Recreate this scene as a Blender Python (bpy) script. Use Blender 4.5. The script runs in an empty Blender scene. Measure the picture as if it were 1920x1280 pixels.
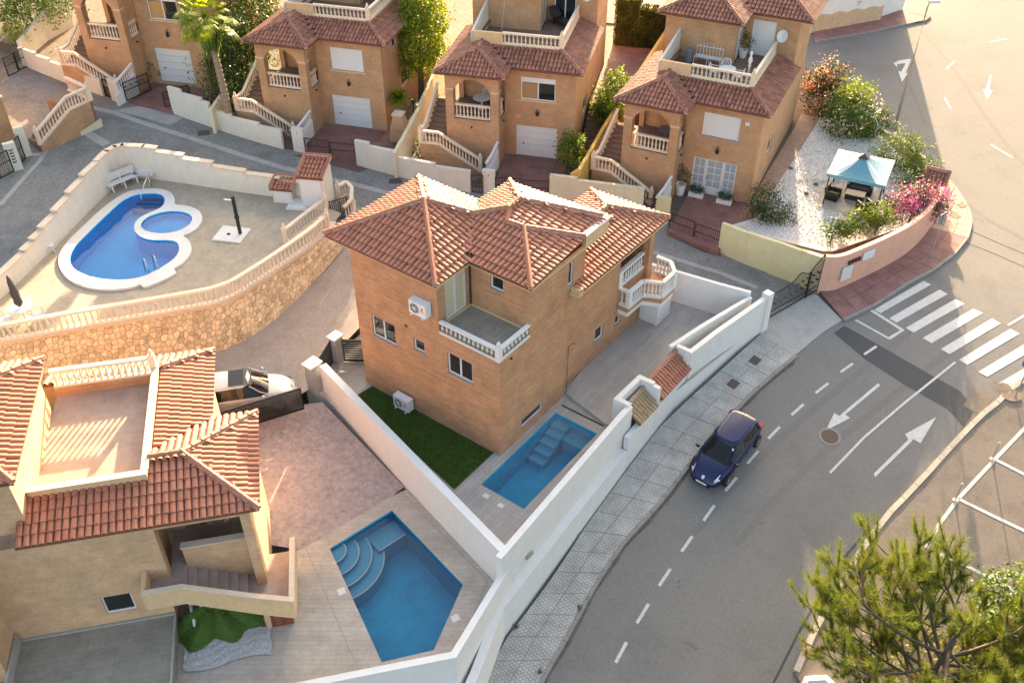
import bpy, bmesh, math, random
from mathutils import Vector, Matrix
from mathutils.geometry import tessellate_polygon
C = bpy.context.scene.collection
PI = math.pi
R = math.radians
rng = random.Random(7)

# ------------------------------------------------------------------ camera, sky, sun, exposure
cam = bpy.data.objects.new('camera', bpy.data.cameras.new('camera'))
C.objects.link(cam)
cam.location = (0, 0, 30)
cam.rotation_euler = (R(51), 0, 0)
cam.data.lens = 33.66
cam.data.sensor_width = 36
cam.data.shift_x = -0.0021
cam.data.clip_end = 600
bpy.context.scene.camera = cam
SUN_EL, SUN_AZ = R(15), R(79)
w = bpy.data.worlds.new('World'); bpy.context.scene.world = w; w.use_nodes = True
nt = w.node_tree; bg = nt.nodes['Background']
sky = nt.nodes.new('ShaderNodeTexSky'); sky.sky_type = 'NISHITA'; sky.sun_disc = False
sky.sun_elevation = SUN_EL; sky.sun_rotation = R(90) - SUN_AZ
sky.air_density = 1.0; sky.dust_density = 4.0; sky.ozone_density = 0.2
nt.links.new(sky.outputs[0], bg.inputs[0]); bg.inputs[1].default_value = 0.115
sun = bpy.data.objects.new('sun', bpy.data.lights.new('sun', 'SUN')); C.objects.link(sun)
sun.data.energy = 4.2; sun.data.angle = R(0.6); sun.data.color = (1.0, 0.80, 0.55)
sd = Vector((-math.cos(SUN_AZ)*math.cos(SUN_EL), -math.sin(SUN_AZ)*math.cos(SUN_EL), -math.sin(SUN_EL)))
sun.rotation_euler = sd.to_track_quat('-Z', 'Y').to_euler()
vs = bpy.context.scene.view_settings
vs.view_transform = 'Standard'; vs.look = 'None'; vs.gamma = 1.0; vs.use_curve_mapping = False
vs.exposure = 2.62
vs.use_white_balance = True; vs.white_balance_temperature = 7300; vs.white_balance_tint = 10

# ------------------------------------------------------------------ materials
def _nodes(name):
    m = bpy.data.materials.new(name); m.use_nodes = True
    t = m.node_tree; b = t.nodes['Principled BSDF']
    return m, t, b
def _mix(t, fac, a, b_, blend='MIX'):
    n = t.nodes.new('ShaderNodeMix'); n.data_type = 'RGBA'; n.blend_type = blend
    for i, v in ((0, fac), (6, a), (7, b_)):
        if hasattr(v, 'links') or hasattr(v, 'is_linked'): t.links.new(v, n.inputs[i])
        elif isinstance(v, (int, float)): n.inputs[i].default_value = v
        else: n.inputs[i].default_value = (*v, 1)
    return n.outputs[2]
def _noise(t, co, scale, detail=4, rough=.6):
    n = t.nodes.new('ShaderNodeTexNoise'); n.inputs['Scale'].default_value = scale
    n.inputs['Detail'].default_value = detail; n.inputs['Roughness'].default_value = rough
    t.links.new(co, n.inputs['Vector']); return n.outputs['Fac']
def _ramp(t, f, lo, hi):
    n = t.nodes.new('ShaderNodeMapRange'); n.inputs[1].default_value = lo; n.inputs[2].default_value = hi
    t.links.new(f, n.inputs[0]); return n.outputs[0]
def _co(t, kind='world'):
    if kind == 'world':
        return t.nodes.new('ShaderNodeNewGeometry').outputs['Position']
    return t.nodes.new('ShaderNodeTexCoord').outputs['UV' if kind == 'uv' else 'Object']
def _bump(t, b, f, strength=.3, dist=.02):
    n = t.nodes.new('ShaderNodeBump'); n.inputs['Strength'].default_value = strength; n.inputs['Distance'].default_value = dist
    t.links.new(f, n.inputs['Height']); t.links.new(n.outputs[0], b.inputs['Normal'])
def sc(c, k): return tuple(min(1, x*k) for x in c)
def mat(name, col, rough=.85, var=.15, scale=4., stain=0., stain_scale=.6, stain_col=None, bump=.0, bscale=30., metal=0., island=0., objrand=0., spec=.5, grain=0., streakv=0., blot=0.):
    m, t, b = _nodes(name); co = _co(t)
    f = _noise(t, co, scale, 6, .65)
    c = _mix(t, _ramp(t, f, .3, .7), sc(col, 1-var), sc(col, 1+var))
    if stain:
        s = _noise(t, co, stain_scale, 5, .7)
        mm = t.nodes.new('ShaderNodeMath'); mm.operation = 'MULTIPLY'; t.links.new(_ramp(t, s, .48, .72), mm.inputs[0]); mm.inputs[1].default_value = stain
        c = _mix(t, mm.outputs[0], c, stain_col or sc(col, .5))
    if grain:
        # aggregate: fine speckle plus faint long wear marks
        g_ = _noise(t, co, 11., 8, .85); c = _mix(t, 1.0, c, _mix(t, _ramp(t, g_, .3, .7), (1-grain,)*3, (1+grain,)*3), 'MULTIPLY')
    if blot:
        # oil drips and repaired spots with their own outline
        s = _noise(t, co, .9, 6, .75); s2 = _noise(t, co, 2.6, 3, .6)
        for q_, lo, hi, k_ in ((s, .63, .70, blot), (s2, .70, .74, blot*1.3)):
            mm = t.nodes.new('ShaderNodeMath'); mm.operation = 'MULTIPLY'; t.links.new(_ramp(t, q_, lo, hi), mm.inputs[0]); mm.inputs[1].default_value = min(1, k_)
            c = _mix(t, mm.outputs[0], c, sc(col, .48))
    if streakv:
        # rain runs down the render and splash dirt
        m2 = t.nodes.new('ShaderNodeMapping'); m2.inputs['Scale'].default_value = (5., .35, 1.); t.links.new(_co(t, 'uv'), m2.inputs[0])
        s = _noise(t, m2.outputs[0], 1.0, 5, .7); s3 = _noise(t, co, 1.4, 4, .7); mm = t.nodes.new('ShaderNodeMath'); mm.operation = 'MULTIPLY'; t.links.new(_ramp(t, s, .5, .72), mm.inputs[0])
        m3 = t.nodes.new('ShaderNodeMath'); m3.operation = 'MULTIPLY'; t.links.new(_ramp(t, s3, .40, .62), m3.inputs[0]); m3.inputs[1].default_value = streakv; t.links.new(m3.outputs[0], mm.inputs[1])
        c = _mix(t, mm.outputs[0], c, tuple(v*k_ for v, k_ in zip(col, (.62, .56, .48))))
    if island or objrand:
        src = t.nodes.new('ShaderNodeNewGeometry').outputs['Random Per Island'] if island else t.nodes.new('ShaderNodeObjectInfo').outputs['Random']
        k = island or objrand
        r = _ramp(t, src, 0, 1)
        n = t.nodes.new('ShaderNodeMapRange'); n.inputs[3].default_value = 1-k; n.inputs[4].default_value = 1+k; t.links.new(r, n.inputs[0])
        h = t.nodes.new('ShaderNodeHueSaturation'); t.links.new(n.outputs[0], h.inputs['Value']); t.links.new(c, h.inputs['Color'])
        c = h.outputs[0]
    t.links.new(c, b.inputs['Base Color'])
    b.inputs['Roughness'].default_value = rough; b.inputs['Metallic'].default_value = metal
    b.inputs['Specular IOR Level'].default_value = spec
    if bump: _bump(t, b, _noise(t, co, bscale, 3), bump, .03)
    return m
def brickmat(name, c1, c2, mortar, bw=.25, bh=.065, ms=.008, offset=.5, rough=.85, bump=.4, stain=.25, mix=.5, rot=0., var=.12, streak=0.):
    m, t, b = _nodes(name); uv = _co(t, 'uv'); wco = _co(t)
    mp = t.nodes.new('ShaderNodeMapping'); mp.inputs['Rotation'].default_value = (0, 0, rot); t.links.new(uv, mp.inputs[0])
    n = t.nodes.new('ShaderNodeTexBrick'); t.links.new(mp.outputs[0], n.inputs['Vector'])
    n.inputs['Color1'].default_value = (*c1, 1); n.inputs['Color2'].default_value = (*c2, 1); n.inputs['Mortar'].default_value = (*mortar, 1)
    n.inputs['Scale'].default_value = 1; n.inputs['Brick Width'].default_value = bw; n.inputs['Row Height'].default_value = bh
    n.inputs['Mortar Size'].default_value = ms; n.inputs['Bias'].default_value = 0; n.offset = offset
    f = _noise(t, wco, 1.1, 5, .7)
    c = _mix(t, 1.0, n.outputs[0], _mix(t, _ramp(t, f, .3, .7), (1-stain,)*3, (1+stain*.4,)*3), 'MULTIPLY')
    f2 = _noise(t, wco, 9., 5, .7)
    c = _mix(t, 1.0, c, _mix(t, _ramp(t, f2, .3, .7), (1-var,)*3, (1+var*.5,)*3), 'MULTIPLY')
    if streak:
        # darker burnt bricks, in short runs along the courses
        m2 = t.nodes.new('ShaderNodeMapping'); m2.inputs['Scale'].default_value = (1.6, 14., 1.); t.links.new(uv, m2.inputs[0])
        s_ = _noise(t, m2.outputs[0], 1.0, 3, .6); mm = t.nodes.new('ShaderNodeMath'); mm.operation = 'MULTIPLY'; t.links.new(_ramp(t, s_, .55, .68), mm.inputs[0]); mm.inputs[1].default_value = streak
        c = _mix(t, mm.outputs[0], c, sc(c1, .45))
        m4 = t.nodes.new('ShaderNodeMapping'); m4.inputs['Scale'].default_value = (.22, 6.5, 1.); t.links.new(uv, m4.inputs[0])
        c = _mix(t, 1.0, c, _mix(t, _ramp(t, _noise(t, m4.outputs[0], 1.0, 4, .7), .3, .7), (1-.3*streak,)*3, (1+.24*streak,)*3), 'MULTIPLY')
    t.links.new(c, b.inputs['Base Color']); b.inputs['Roughness'].default_value = rough
    if bump:
        inv = t.nodes.new('ShaderNodeMath'); inv.operation = 'SUBTRACT'; inv.inputs[0].default_value = 1; t.links.new(n.outputs['Fac'], inv.inputs[1])
        _bump(t, b, inv.outputs[0], bump, .006)
    return m
def leafmat(name, c1, c2, trans=.25):
    m, t, b = _nodes(name)
    r = t.nodes.new('ShaderNodeNewGeometry').outputs['Random Per Island']
    f = _noise(t, _co(t), 1.2, 3)
    c = _mix(t, r, c1, c2)
    c = _mix(t, 1.0, c, _mix(t, _ramp(t, f, .3, .7), (.65,)*3, (1.25,)*3), 'MULTIPLY')
    t.links.new(c, b.inputs['Base Color']); b.inputs['Roughness'].default_value = .55; b.inputs['Specular IOR Level'].default_value = .25
    tr = t.nodes.new('ShaderNodeBsdfTranslucent'); t.links.new(_mix(t, 1.0, c, (1.5, 1.4, .5), 'MULTIPLY'), tr.inputs[0])
    mx = t.nodes.new('ShaderNodeMixShader'); mx.inputs[0].default_value = trans
    t.links.new(b.outputs[0], mx.inputs[1]); t.links.new(tr.outputs[0], mx.inputs[2]); t.links.new(mx.outputs[0], t.nodes['Material Output'].inputs[0])
    return m
def watermat(name, tint):
    m, t, b = _nodes(name)
    tb = t.nodes.new('ShaderNodeBsdfTransparent'); tb.inputs[0].default_value = (*tint, 1)
    gl = t.nodes.new('ShaderNodeBsdfGlossy'); gl.inputs['Roughness'].default_value = .04
    fr = t.nodes.new('ShaderNodeFresnel'); fr.inputs[0].default_value = 1.33
    bp = t.nodes.new('ShaderNodeBump'); bp.inputs['Strength'].default_value = .12; bp.inputs['Distance'].default_value = .05
    t.links.new(_noise(t, _co(t), 2.2, 3), bp.inputs['Height'])
    t.links.new(bp.outputs[0], gl.inputs['Normal']); t.links.new(bp.outputs[0], fr.inputs['Normal'])
    mx = t.nodes.new('ShaderNodeMixShader'); t.links.new(fr.outputs[0], mx.inputs[0]); t.links.new(tb.outputs[0], mx.inputs[1]); t.links.new(gl.outputs[0], mx.inputs[2])
    t.links.new(mx.outputs[0], t.nodes['Material Output'].inputs[0]); return m
def plain(name, col, rough=.4, metal=0., coat=0., spec=.5):
    m, t, b = _nodes(name); b.inputs['Base Color'].default_value = (*col, 1); b.inputs['Roughness'].default_value = rough
    b.inputs['Metallic'].default_value = metal; b.inputs['Coat Weight'].default_value = coat; b.inputs['Specular IOR Level'].default_value = spec
    return m

TC = (.345, .125, .074)
M = dict(
 brick=brickmat('tan brick', (.57, .285, .15), (.50, .245, .125), (.43, .255, .15), ms=.009, bump=.6, streak=.5),
 brick_far=brickmat('tan brick far', (.52, .29, .155), (.46, .25, .13), (.43, .275, .165), ms=.008, bump=.4, streak=.2),
 brick_pale=brickmat('pale brick', (.67, .415, .245), (.61, .365, .21), (.54, .36, .225), bump=.4, streak=.15),
 tile=mat('terracotta tile', TC, .62, .16, 7., stain=.3, stain_scale=1.2, stain_col=(.29, .11, .07), objrand=.14),
 tile_s=mat('terracotta tiles joined', TC, .62, .16, 7., stain=.3, stain_scale=1.2, stain_col=(.29, .11, .07), island=.14),
 tile_d=mat('aged terracotta', (.265, .10, .066), .75, .2, 6., stain=.4, stain_scale=1., stain_col=(.16, .075, .055), island=.28),
 tile_old=mat('lichened tile', (.33, .22, .13), .85, .3, 9., island=.3),
 deck_roof=mat('shade toned roof underlay', (.17, .072, .05), .9, .2, 5.),  # dark colour stands in for shade in the grooves between barrel tiles
 mortar=mat('mortar bed', (.52, .34, .26), .9, .15, 8.),
 fascia=mat('cream moulding', (.62, .42, .24), .85, .1, 5., stain=.2),
 white=mat('white render', (.66, .645, .635), .85, .04, 2., stain=.12, stain_scale=.9, stain_col=(.50, .48, .46), streakv=.22),
 offwhite=mat('off white render', (.60, .565, .50), .85, .06, 2., stain=.22, stain_scale=.8, stain_col=(.52, .47, .40), streakv=.5),
 cream=mat('cream render', (.60, .52, .38), .85, .07, 2., stain=.2, stain_scale=.8, stain_col=(.5, .40, .28), streakv=.45),
 yellow=mat('ochre render', (.62, .38, .10), .85, .08, 2., stain=.2, stain_scale=.8),
 pale_yellow=mat('pale yellow render', (.60, .52, .31), .85, .06, 2., stain=.2, stain_scale=.7, streakv=.45),
 pink=mat('salmon render', (.66, .36, .27), .85, .05, 2., stain=.15, stain_scale=.7, streakv=.3),
 stonecap=mat('stone coping', (.60, .47, .36), .85, .12, 6., stain=.25, stain_scale=1.5),
 bal=mat('cast stone baluster', (.70, .56, .43), .8, .08, 6.),
 bal_w=mat('white painted baluster', (.64, .63, .62), .7, .03, 6.),
 pvc=plain('white pvc', (.62, .62, .63), .35),
 door_w=mat('white door panel', (.60, .60, .60), .5, .03, 3.),
 glass=plain('dark window glass', (.012, .014, .015), .04, spec=.9), car_glass=plain('tinted car glass', (.012, .014, .016), .06, spec=.3), glass_refl_tan=plain('glass painted with tan reflection', (.34, .21, .10), .15),  # tan pane: the reflection is painted in as its base colour
 glass_refl_pale=plain('glass painted with pale reflection', (.55, .50, .36), .06, spec=.8),  # pale yellow reflection painted into the pane colour
 curtain=mat('net curtain behind glass', (.30, .33, .36), .3, .25, 14.),
 sill=mat('grey sill stone', (.30, .27, .25), .8, .1, 6.),
 iron=plain('black iron', (.018, .017, .018), .5, .3),
 iron_red=plain('dark red iron', (.065, .022, .025), .55, .2),
 asphalt=mat('asphalt', (.185, .175, .165), .9, .20, 28., stain=.5, stain_scale=.30, stain_col=(.128, .12, .114), bump=.35, bscale=60., spec=.15, grain=.22, blot=.45),
 asphalt_new=mat('fresh asphalt', (.058, .058, .063), .9, .15, 60., bump=.2, bscale=90.),
 asphalt_brown=mat('worn parking asphalt', (.20, .165, .138), .95, .2, 30., stain=.6, stain_scale=.6, stain_col=(.11, .092, .08), bump=.4, bscale=60., spec=.15, grain=.25, blot=.6),
 concrete=mat('old concrete street', (.215, .205, .195), .9, .22, 6., stain=.75, stain_scale=.55, stain_col=(.115, .108, .104), bump=.4, bscale=25., spec=.2, grain=.2, blot=.5),
 concrete_l=mat('pale concrete', (.34, .325, .305), .9, .12, 12., stain=.45, stain_scale=1.1, grain=.1),
 apron=mat('gravel drive concrete', (.34, .28, .24), .95, .24, 14., stain=.6, stain_scale=.9, stain_col=(.22, .175, .15), bump=.4, bscale=30., grain=.2),
 stamped=mat('stamped mauve concrete', (.36, .29, .268), .9, .26, 5., stain=.6, stain_scale=1.6, stain_col=(.24, .18, .168), bump=.4, bscale=10., grain=.15),
 deck=brickmat('grey wood look planks', (.41, .375, .345), (.36, .33, .305), (.25, .23, .215), bw=1.2, bh=.2, ms=.006, offset=.35, bump=.15, stain=.15, rough=.6),
 deck_b=brickmat('beige wood look planks', (.46, .395, .335), (.415, .355, .30), (.29, .25, .21), bw=1.2, bh=.2, ms=.006, offset=.35, bump=.15, stain=.2, rough=.65),
 grey_tile=brickmat('grey terrace tiles', (.295, .262, .215), (.265, .235, .192), (.20, .18, .15), bw=1.0, bh=.25, ms=.006, offset=.4, bump=.15, stain=.25),
 terr=brickmat('terrace floor tiles', (.40, .31, .26), (.37, .285, .24), (.33, .26, .22), bw=.33, bh=.33, ms=.006, offset=0., bump=.1, stain=.25),
 terr_brown=brickmat('brown terrace tiles', (.22, .135, .095), (.19, .115, .08), (.15, .10, .08), bw=.3, bh=.3, ms=.008, offset=0., bump=.1, stain=.2),
 pav_red=brickmat('red paving', (.27, .125, .105), (.24, .11, .095), (.17, .085, .075), bw=.8, bh=.8, ms=.012, offset=.5, bump=.2, stain=.35),
 pav_path=brickmat('tan path pavers', (.37, .235, .18), (.33, .205, .155), (.24, .15, .115), bw=.4, bh=.2, ms=.012, offset=.5, bump=.2, stain=.3),
 asphalt_wear=mat('tyre worn asphalt', (.166, .156, .147), .9, .2, 28., bump=.3, bscale=60., spec=.15, grain=.2),
 gutter=mat('gutter dirt', (.115, .092, .072), .95, .35, 5., stain=.6, stain_scale=1.8, stain_col=(.17, .155, .14)),
 red_base=mat('red joint bed', (.13, .075, .066), .9, .15, 12.),
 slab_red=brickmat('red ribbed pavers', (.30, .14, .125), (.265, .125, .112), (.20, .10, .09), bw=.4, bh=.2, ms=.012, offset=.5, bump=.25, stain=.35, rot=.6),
 slab_tan=mat('plain tan pavers', (.44, .31, .24), .9, .12, 10., stain=.2, stain_scale=1.4),
 slab=brickmat('patterned pavement slabs', (.46, .44, .41), (.42, .40, .375), (.25, .235, .22), bw=.14, bh=.14, ms=.013, offset=.5, bump=.4, stain=.3, rot=.78),
 slab_plain=mat('plain pavement slabs', (.42, .40, .38), .9, .1, 14., stain=.4, stain_scale=1.6, stain_col=(.28, .26, .245)),
 joint=mat('pavement joints', (.20, .185, .175), .95, .2, 20.),
 kerb=mat('kerb stone', (.42, .36, .29), .9, .15, 10., stain=.3, stain_scale=2.),
 kerb_g=mat('grey kerb', (.24, .22, .205), .9, .2, 10., stain=.5, stain_scale=2.),
 paint=mat('road paint', (.50, .495, .485), .8, .10, 30., stain=.6, stain_scale=7., stain_col=(.27, .26, .25), grain=.12),
 pavers_beige=brickmat('beige block pavers', (.45, .37, .28), (.40, .33, .25), (.30, .25, .185), bw=.2, bh=.1, ms=.010, offset=.5, bump=.3, stain=.25, rot=.785),
 stone=mat('honey wall stone', (.66, .49, .30), .88, .22, 3.5, stain=.4, stain_scale=1.1, stain_col=(.42, .22, .10), objrand=.25, bump=.3, bscale=14.),
 stone_s=mat('honey wall stone joined', (.66, .49, .30), .88, .22, 3.5, stain=.4, stain_scale=1.1, stain_col=(.42, .22, .10), island=.25, bump=.3, bscale=14.),
 stone_bed=mat('stone wall joints', (.42, .28, .16), .95, .2, 9.),
 stone_pale=mat('cobbled wall base', (.50, .36, .23), .9, .3, 8., bump=.6, bscale=7.),
 rock=mat('brown earth', (.20, .15, .11), .95, .3, 3., stain=.4),
 gravel=mat('white gravel', (.62, .59, .56), .95, .30, 22., stain=.25, stain_scale=2.5, stain_col=(.42, .39, .36), bump=.5, bscale=30.),
 soil=mat('garden soil', (.12, .09, .065), .95, .3, 5., stain=.3),
 turf=mat('artificial turf', (.055, .105, .014), .95, .25, 8., stain=.3, stain_scale=1.5),
 coping=mat('white pool coping', (.66, .62, .58), .8, .08, 6., stain=.2, stain_scale=1.5),
 pool_tile=brickmat('deep blue pool mosaic', (.0, .37, .58), (.0, .335, .53), (.01, .40, .6), bw=.06, bh=.06, ms=.004, offset=0., bump=.0, stain=.2),
 pool_bstep=mat('bright pool step', (.0, .17, .42), .5, .1, 6.),
 pool_step=mat('pool step mosaic', (.07, .36, .50), .5, .08, 9.),
 pool_blue=brickmat('bright blue mosaic', (.0, .54, .93), (.0, .5, .88), (.01, .57, .93), bw=.06, bh=.06, ms=.004, offset=0., bump=.0, stain=.1),
 water=watermat('pool water', (.86, .95, .98)),
 ac=mat('white appliance', (.68, .68, .69), .5, .04, 5.),
 ac_dark=plain('fan grille', (.14, .15, .16), .5),
 red_logo=plain('red badge', (.55, .03, .05), .4),
 black=plain('black slats', (.014, .013, .014), .45),
 plastic=plain('white plastic', (.62, .62, .62), .45),
 blue_pl=plain('blue plastic', (.02, .06, .30), .5),
 canvas_grey=mat('dark grey canvas', (.05, .05, .055), .8, .15, 9.),
 canvas_teal=mat('teal canvas', (.10, .27, .33), .75, .12, 4.),
 canvas_white=mat('pale canvas stripe', (.70, .70, .68), .75, .06, 4.),
 wicker=mat('black wicker', (.022, .02, .02), .7, .3, 20.),
 cushion=mat('light cushion', (.45, .40, .34), .85, .1, 8.),
 steel=plain('polished steel', (.6, .6, .62), .2, 1.),
 galv=mat('galvanised pole', (.42, .38, .33), .5, .08, 4., metal=.4),
 bark=mat('bark', (.10, .072, .052), .95, .3, 9., bump=.5, bscale=14.),
 palm_bark=mat('palm trunk', (.24, .18, .13), .95, .4, 12., bump=.7, bscale=9.),
 manhole=mat('rusty iron cover', (.10, .07, .055), .75, .2, 20., metal=.3),
 navy=plain('navy car paint', (.003, .009, .060), .35, .0, coat=.45, spec=.3),
 silver=plain('white silver car paint', (.42, .42, .43), .3, .1, coat=.6),
 tyre=plain('tyre rubber', (.015, .015, .016), .8),
 rim=plain('alloy rim', (.42, .37, .31), .35, .7),
 lamp_glass=plain('headlight lens', (.62, .62, .60), .12, .1, coat=1.),
 red_glass=plain('red tail light', (.45, .02, .02), .2),
 trim=plain('black trim', (.012, .012, .013), .5),
 seat=plain('red seat cloth', (.14, .03, .035), .8),
 paper=plain('white paper', (.7, .7, .68), .6),
 pot=mat('white clay pot', (.68, .66, .63), .7, .06, 5.),
 rust=mat('rusty red lattice', (.24, .07, .045), .8, .2, 9.),
 plastic_sheet=mat('crumpled clear sheet', (.45, .43, .42), .3, .3, 14., bump=1., bscale=18.),
 sign_blue=plain('blue sign', (.02, .14, .45), .4),
 sign_grey=plain('grey sign back', (.26, .28, .32), .45, .4),
 leaf=leafmat('mid green leaves', (.045, .10, .016), (.10, .16, .03)),
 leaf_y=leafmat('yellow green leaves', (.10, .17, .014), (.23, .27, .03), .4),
 leaf_d=leafmat('dark green leaves', (.018, .045, .012), (.05, .085, .02)),
 leaf_h=leafmat('cypress hedge leaves', (.045, .06, .015), (.085, .085, .025)),
 pine=leafmat('pine needles', (.085, .13, .026), (.19, .215, .048), .33),
 dry=leafmat('dry needles', (.20, .15, .07), (.28, .22, .11), .2),
 fl_pink=leafmat('pink blossom', (.55, .16, .20), (.62, .30, .26), .3),
 fl_mag=leafmat('magenta bracts', (.42, .05, .32), (.55, .14, .42), .3),
 fl_white=leafmat('pale blossom', (.70, .56, .52), (.75, .66, .60), .3),
)

# ------------------------------------------------------------------ mesh builder
class MB:
    def __init__(s): s.v = []; s.f = []
    def add(s, vs_, fs):
        n = len(s.v); s.v += [tuple(p) for p in vs_]; s.f += [tuple(i+n for i in f) for f in fs]; return s
    def quad(s, *p): return s.add(p, [tuple(range(len(p)))])
    def box(s, x0, x1, y0, y1, z0, z1):
        return s.add([(x0,y0,z0),(x1,y0,z0),(x1,y1,z0),(x0,y1,z0),(x0,y0,z1),(x1,y0,z1),(x1,y1,z1),(x0,y1,z1)],
                     [(3,2,1,0),(4,5,6,7),(0,1,5,4),(1,2,6,5),(2,3,7,6),(3,0,4,7)])
    def cbox(s, c, sx, sy, sz, rz=0.):
        """box centred at c in plan, standing on c.z"""
        ca, sa = math.cos(rz), math.sin(rz); n = []
        for z in (0, sz):
            for x, y in ((-1,-1),(1,-1),(1,1),(-1,1)):
                X, Y = x*sx/2, y*sy/2; n.append((c[0]+ca*X-sa*Y, c[1]+sa*X+ca*Y, c[2]+z))
        return s.add(n, [(3,2,1,0),(4,5,6,7),(0,1,5,4),(1,2,6,5),(2,3,7,6),(3,0,4,7)])
    def prism(s, poly, z0, z1, cap=True, bot=False):
        n = len(poly); p = ccw(poly)
        a = [(q[0], q[1], z0 if not callable(z0) else z0(*q[:2])) for q in p]; b = [(q[0], q[1], z1 if not callable(z1) else z1(*q[:2])) for q in p]
        f = [(i, (i+1) % n, n+(i+1) % n, n+i) for i in range(n)]
        if cap: f.append(tuple(range(n, 2*n)))
        if bot: f.append(tuple(range(n-1, -1, -1)))
        return s.add(a+b, f)
    def tube(s, path, r, n=6, r1=None, cap=True):
        path = [Vector(p) for p in path]; rings = []; k = len(path)
        for i, p in enumerate(path):
            d = (path[min(i+1, k-1)] - path[max(i-1, 0)]).normalized()
            a = d.cross(Vector((0, 0, 1)));
            if a.length < 1e-3: a = d.cross(Vector((1, 0, 0)))
            a.normalize(); b = d.cross(a).normalized()
            rr = r if r1 is None else r+(r1-r)*i/(k-1)
            rings.append([p+a*(rr*math.cos(2*PI*j/n))+b*(rr*math.sin(2*PI*j/n)) for j in range(n)])
        vs_ = [q for g_ in rings for q in g_]; f = []
        for i in range(k-1):
            for j in range(n): f.append((i*n+j, (i+1)*n+j, (i+1)*n+(j+1) % n, i*n+(j+1) % n))
        if cap: f += [tuple(range(n)), tuple(range(k*n-1, (k-1)*n-1, -1))]
        return s.add(vs_, f)
    def lathe(s, prof, n=8, c=(0, 0, 0), cap=True):
        vs_ = []; f = []; k = len(prof)
        for r, z in prof:
            for j in range(n): vs_.append((c[0]+r*math.cos(2*PI*j/n), c[1]+r*math.sin(2*PI*j/n), c[2]+z))
        for i in range(k-1):
            for j in range(n): f.append((i*n+j, i*n+(j+1) % n, (i+1)*n+(j+1) % n, (i+1)*n+j))
        if cap: f.append(tuple(range((k-1)*n, k*n)))
        return s.add(vs_, f)
    def bar(s, a, b, wd, ht):
        """rectangular bar from a to b (its centre line), width wd across, ht tall"""
        a, b = Vector(a), Vector(b); d = (b-a).normalized(); sd_ = d.cross(Vector((0, 0, 1)))
        if sd_.length < 1e-3: sd_ = Vector((1, 0, 0))
        sd_.normalize(); u = sd_.cross(d).normalized(); n = []
        for p in (a, b):
            for x, y in ((-1,-1),(1,-1),(1,1),(-1,1)): n.append(p+sd_*(x*wd/2)+u*(y*ht/2))
        return s.add(n, [(0,1,2,3),(7,6,5,4),(0,4,5,1),(1,5,6,2),(2,6,7,3),(3,7,4,0)])
    def wall(s, pts, th, z0, z1, side=0.):
        """wall along a plan line; z0, z1 numbers or one per point; side shifts it sideways in halves of th"""
        n = len(pts); Z = lambda z, i: z if isinstance(z, (int, float)) else z[i]
        off = offset_line(pts, th/2*(1+side)), offset_line(pts, -th/2*(1-side)); vs_ = []
        for i in range(n):
            l, r = off[0][i], off[1][i]
            vs_ += [(l[0], l[1], Z(z0, i)), (r[0], r[1], Z(z0, i)), (r[0], r[1], Z(z1, i)), (l[0], l[1], Z(z1, i))]
        f = [(0, 1, 2, 3), (4*n-1, 4*n-2, 4*n-3, 4*n-4)]
        for i in range(n-1):
            for j in range(4): f.append((4*i+j, 4*i+4+j, 4*i+4+(j+1) % 4, 4*i+(j+1) % 4))
        return s.add(vs_, f)
    def build(s, name, m, parent=None, smooth=False, loc=None, rz=0., recalc=True, uv=True):
        me = bpy.data.meshes.new(name); me.from_pydata(s.v, [], s.f); me.update()
        if recalc:
            bm = bmesh.new(); bm.from_mesh(me); bmesh.ops.recalc_face_normals(bm, faces=bm.faces); bm.to_mesh(me); bm.free()
        if uv: uvbox(me)
        if m: me.materials.append(M[m] if isinstance(m, str) else m)
        if smooth: me.polygons.foreach_set('use_smooth', [True]*len(me.polygons))
        return link(name, me, parent, loc, rz)
def link(name, me, parent=None, loc=None, rz=0.):
    o = bpy.data.objects.new(name, me); C.objects.link(o)
    if parent: o.parent = parent
    if loc is not None: o.location = loc
    o.rotation_euler = (0, 0, rz); return o
def uvbox(me):
    l = me.uv_layers.new(name='UVMap'); n = len(me.loops); d = [0.]*(2*n); vs_ = me.vertices
    for p in me.polygons:
        nx, ny, nz = p.normal
        h = math.hypot(nx, ny)
        if abs(nz) > .75 or h < 1e-6:
            for li in p.loop_indices:
                c = vs_[me.loops[li].vertex_index].co; d[2*li] = c.x; d[2*li+1] = c.y
        else:
            tx, ty = -ny/h, nx/h
            for li in p.loop_indices:
                c = vs_[me.loops[li].vertex_index].co; d[2*li] = c.x*tx+c.y*ty; d[2*li+1] = c.z
    l.data.foreach_set('uv', d)
def area2(p): return sum(p[i][0]*p[(i+1) % len(p)][1]-p[(i+1) % len(p)][0]*p[i][1] for i in range(len(p)))
def ccw(p): return list(p) if area2(p) > 0 else list(reversed(p))
def offset_line(pts, d, closed=False):
    n = len(pts); out = []
    for i in range(n):
        a = Vector(pts[(i-1) % n if closed else max(i-1, 0)][:2]); b = Vector(pts[i][:2]); c = Vector(pts[(i+1) % n if closed else min(i+1, n-1)][:2])
        d1 = (b-a) if (b-a).length > 1e-6 else (c-b); d2 = (c-b) if (c-b).length > 1e-6 else (b-a)
        d1.normalize(); d2.normalize(); n1 = Vector((-d1.y, d1.x)); n2 = Vector((-d2.y, d2.x)); m_ = n1+n2
        if m_.length < 1e-3: m_ = n1
        m_.normalize(); k = max(.35, m_.dot(n1)); q = b+m_*(d/k); out.append((q.x, q.y))
    return out
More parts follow.
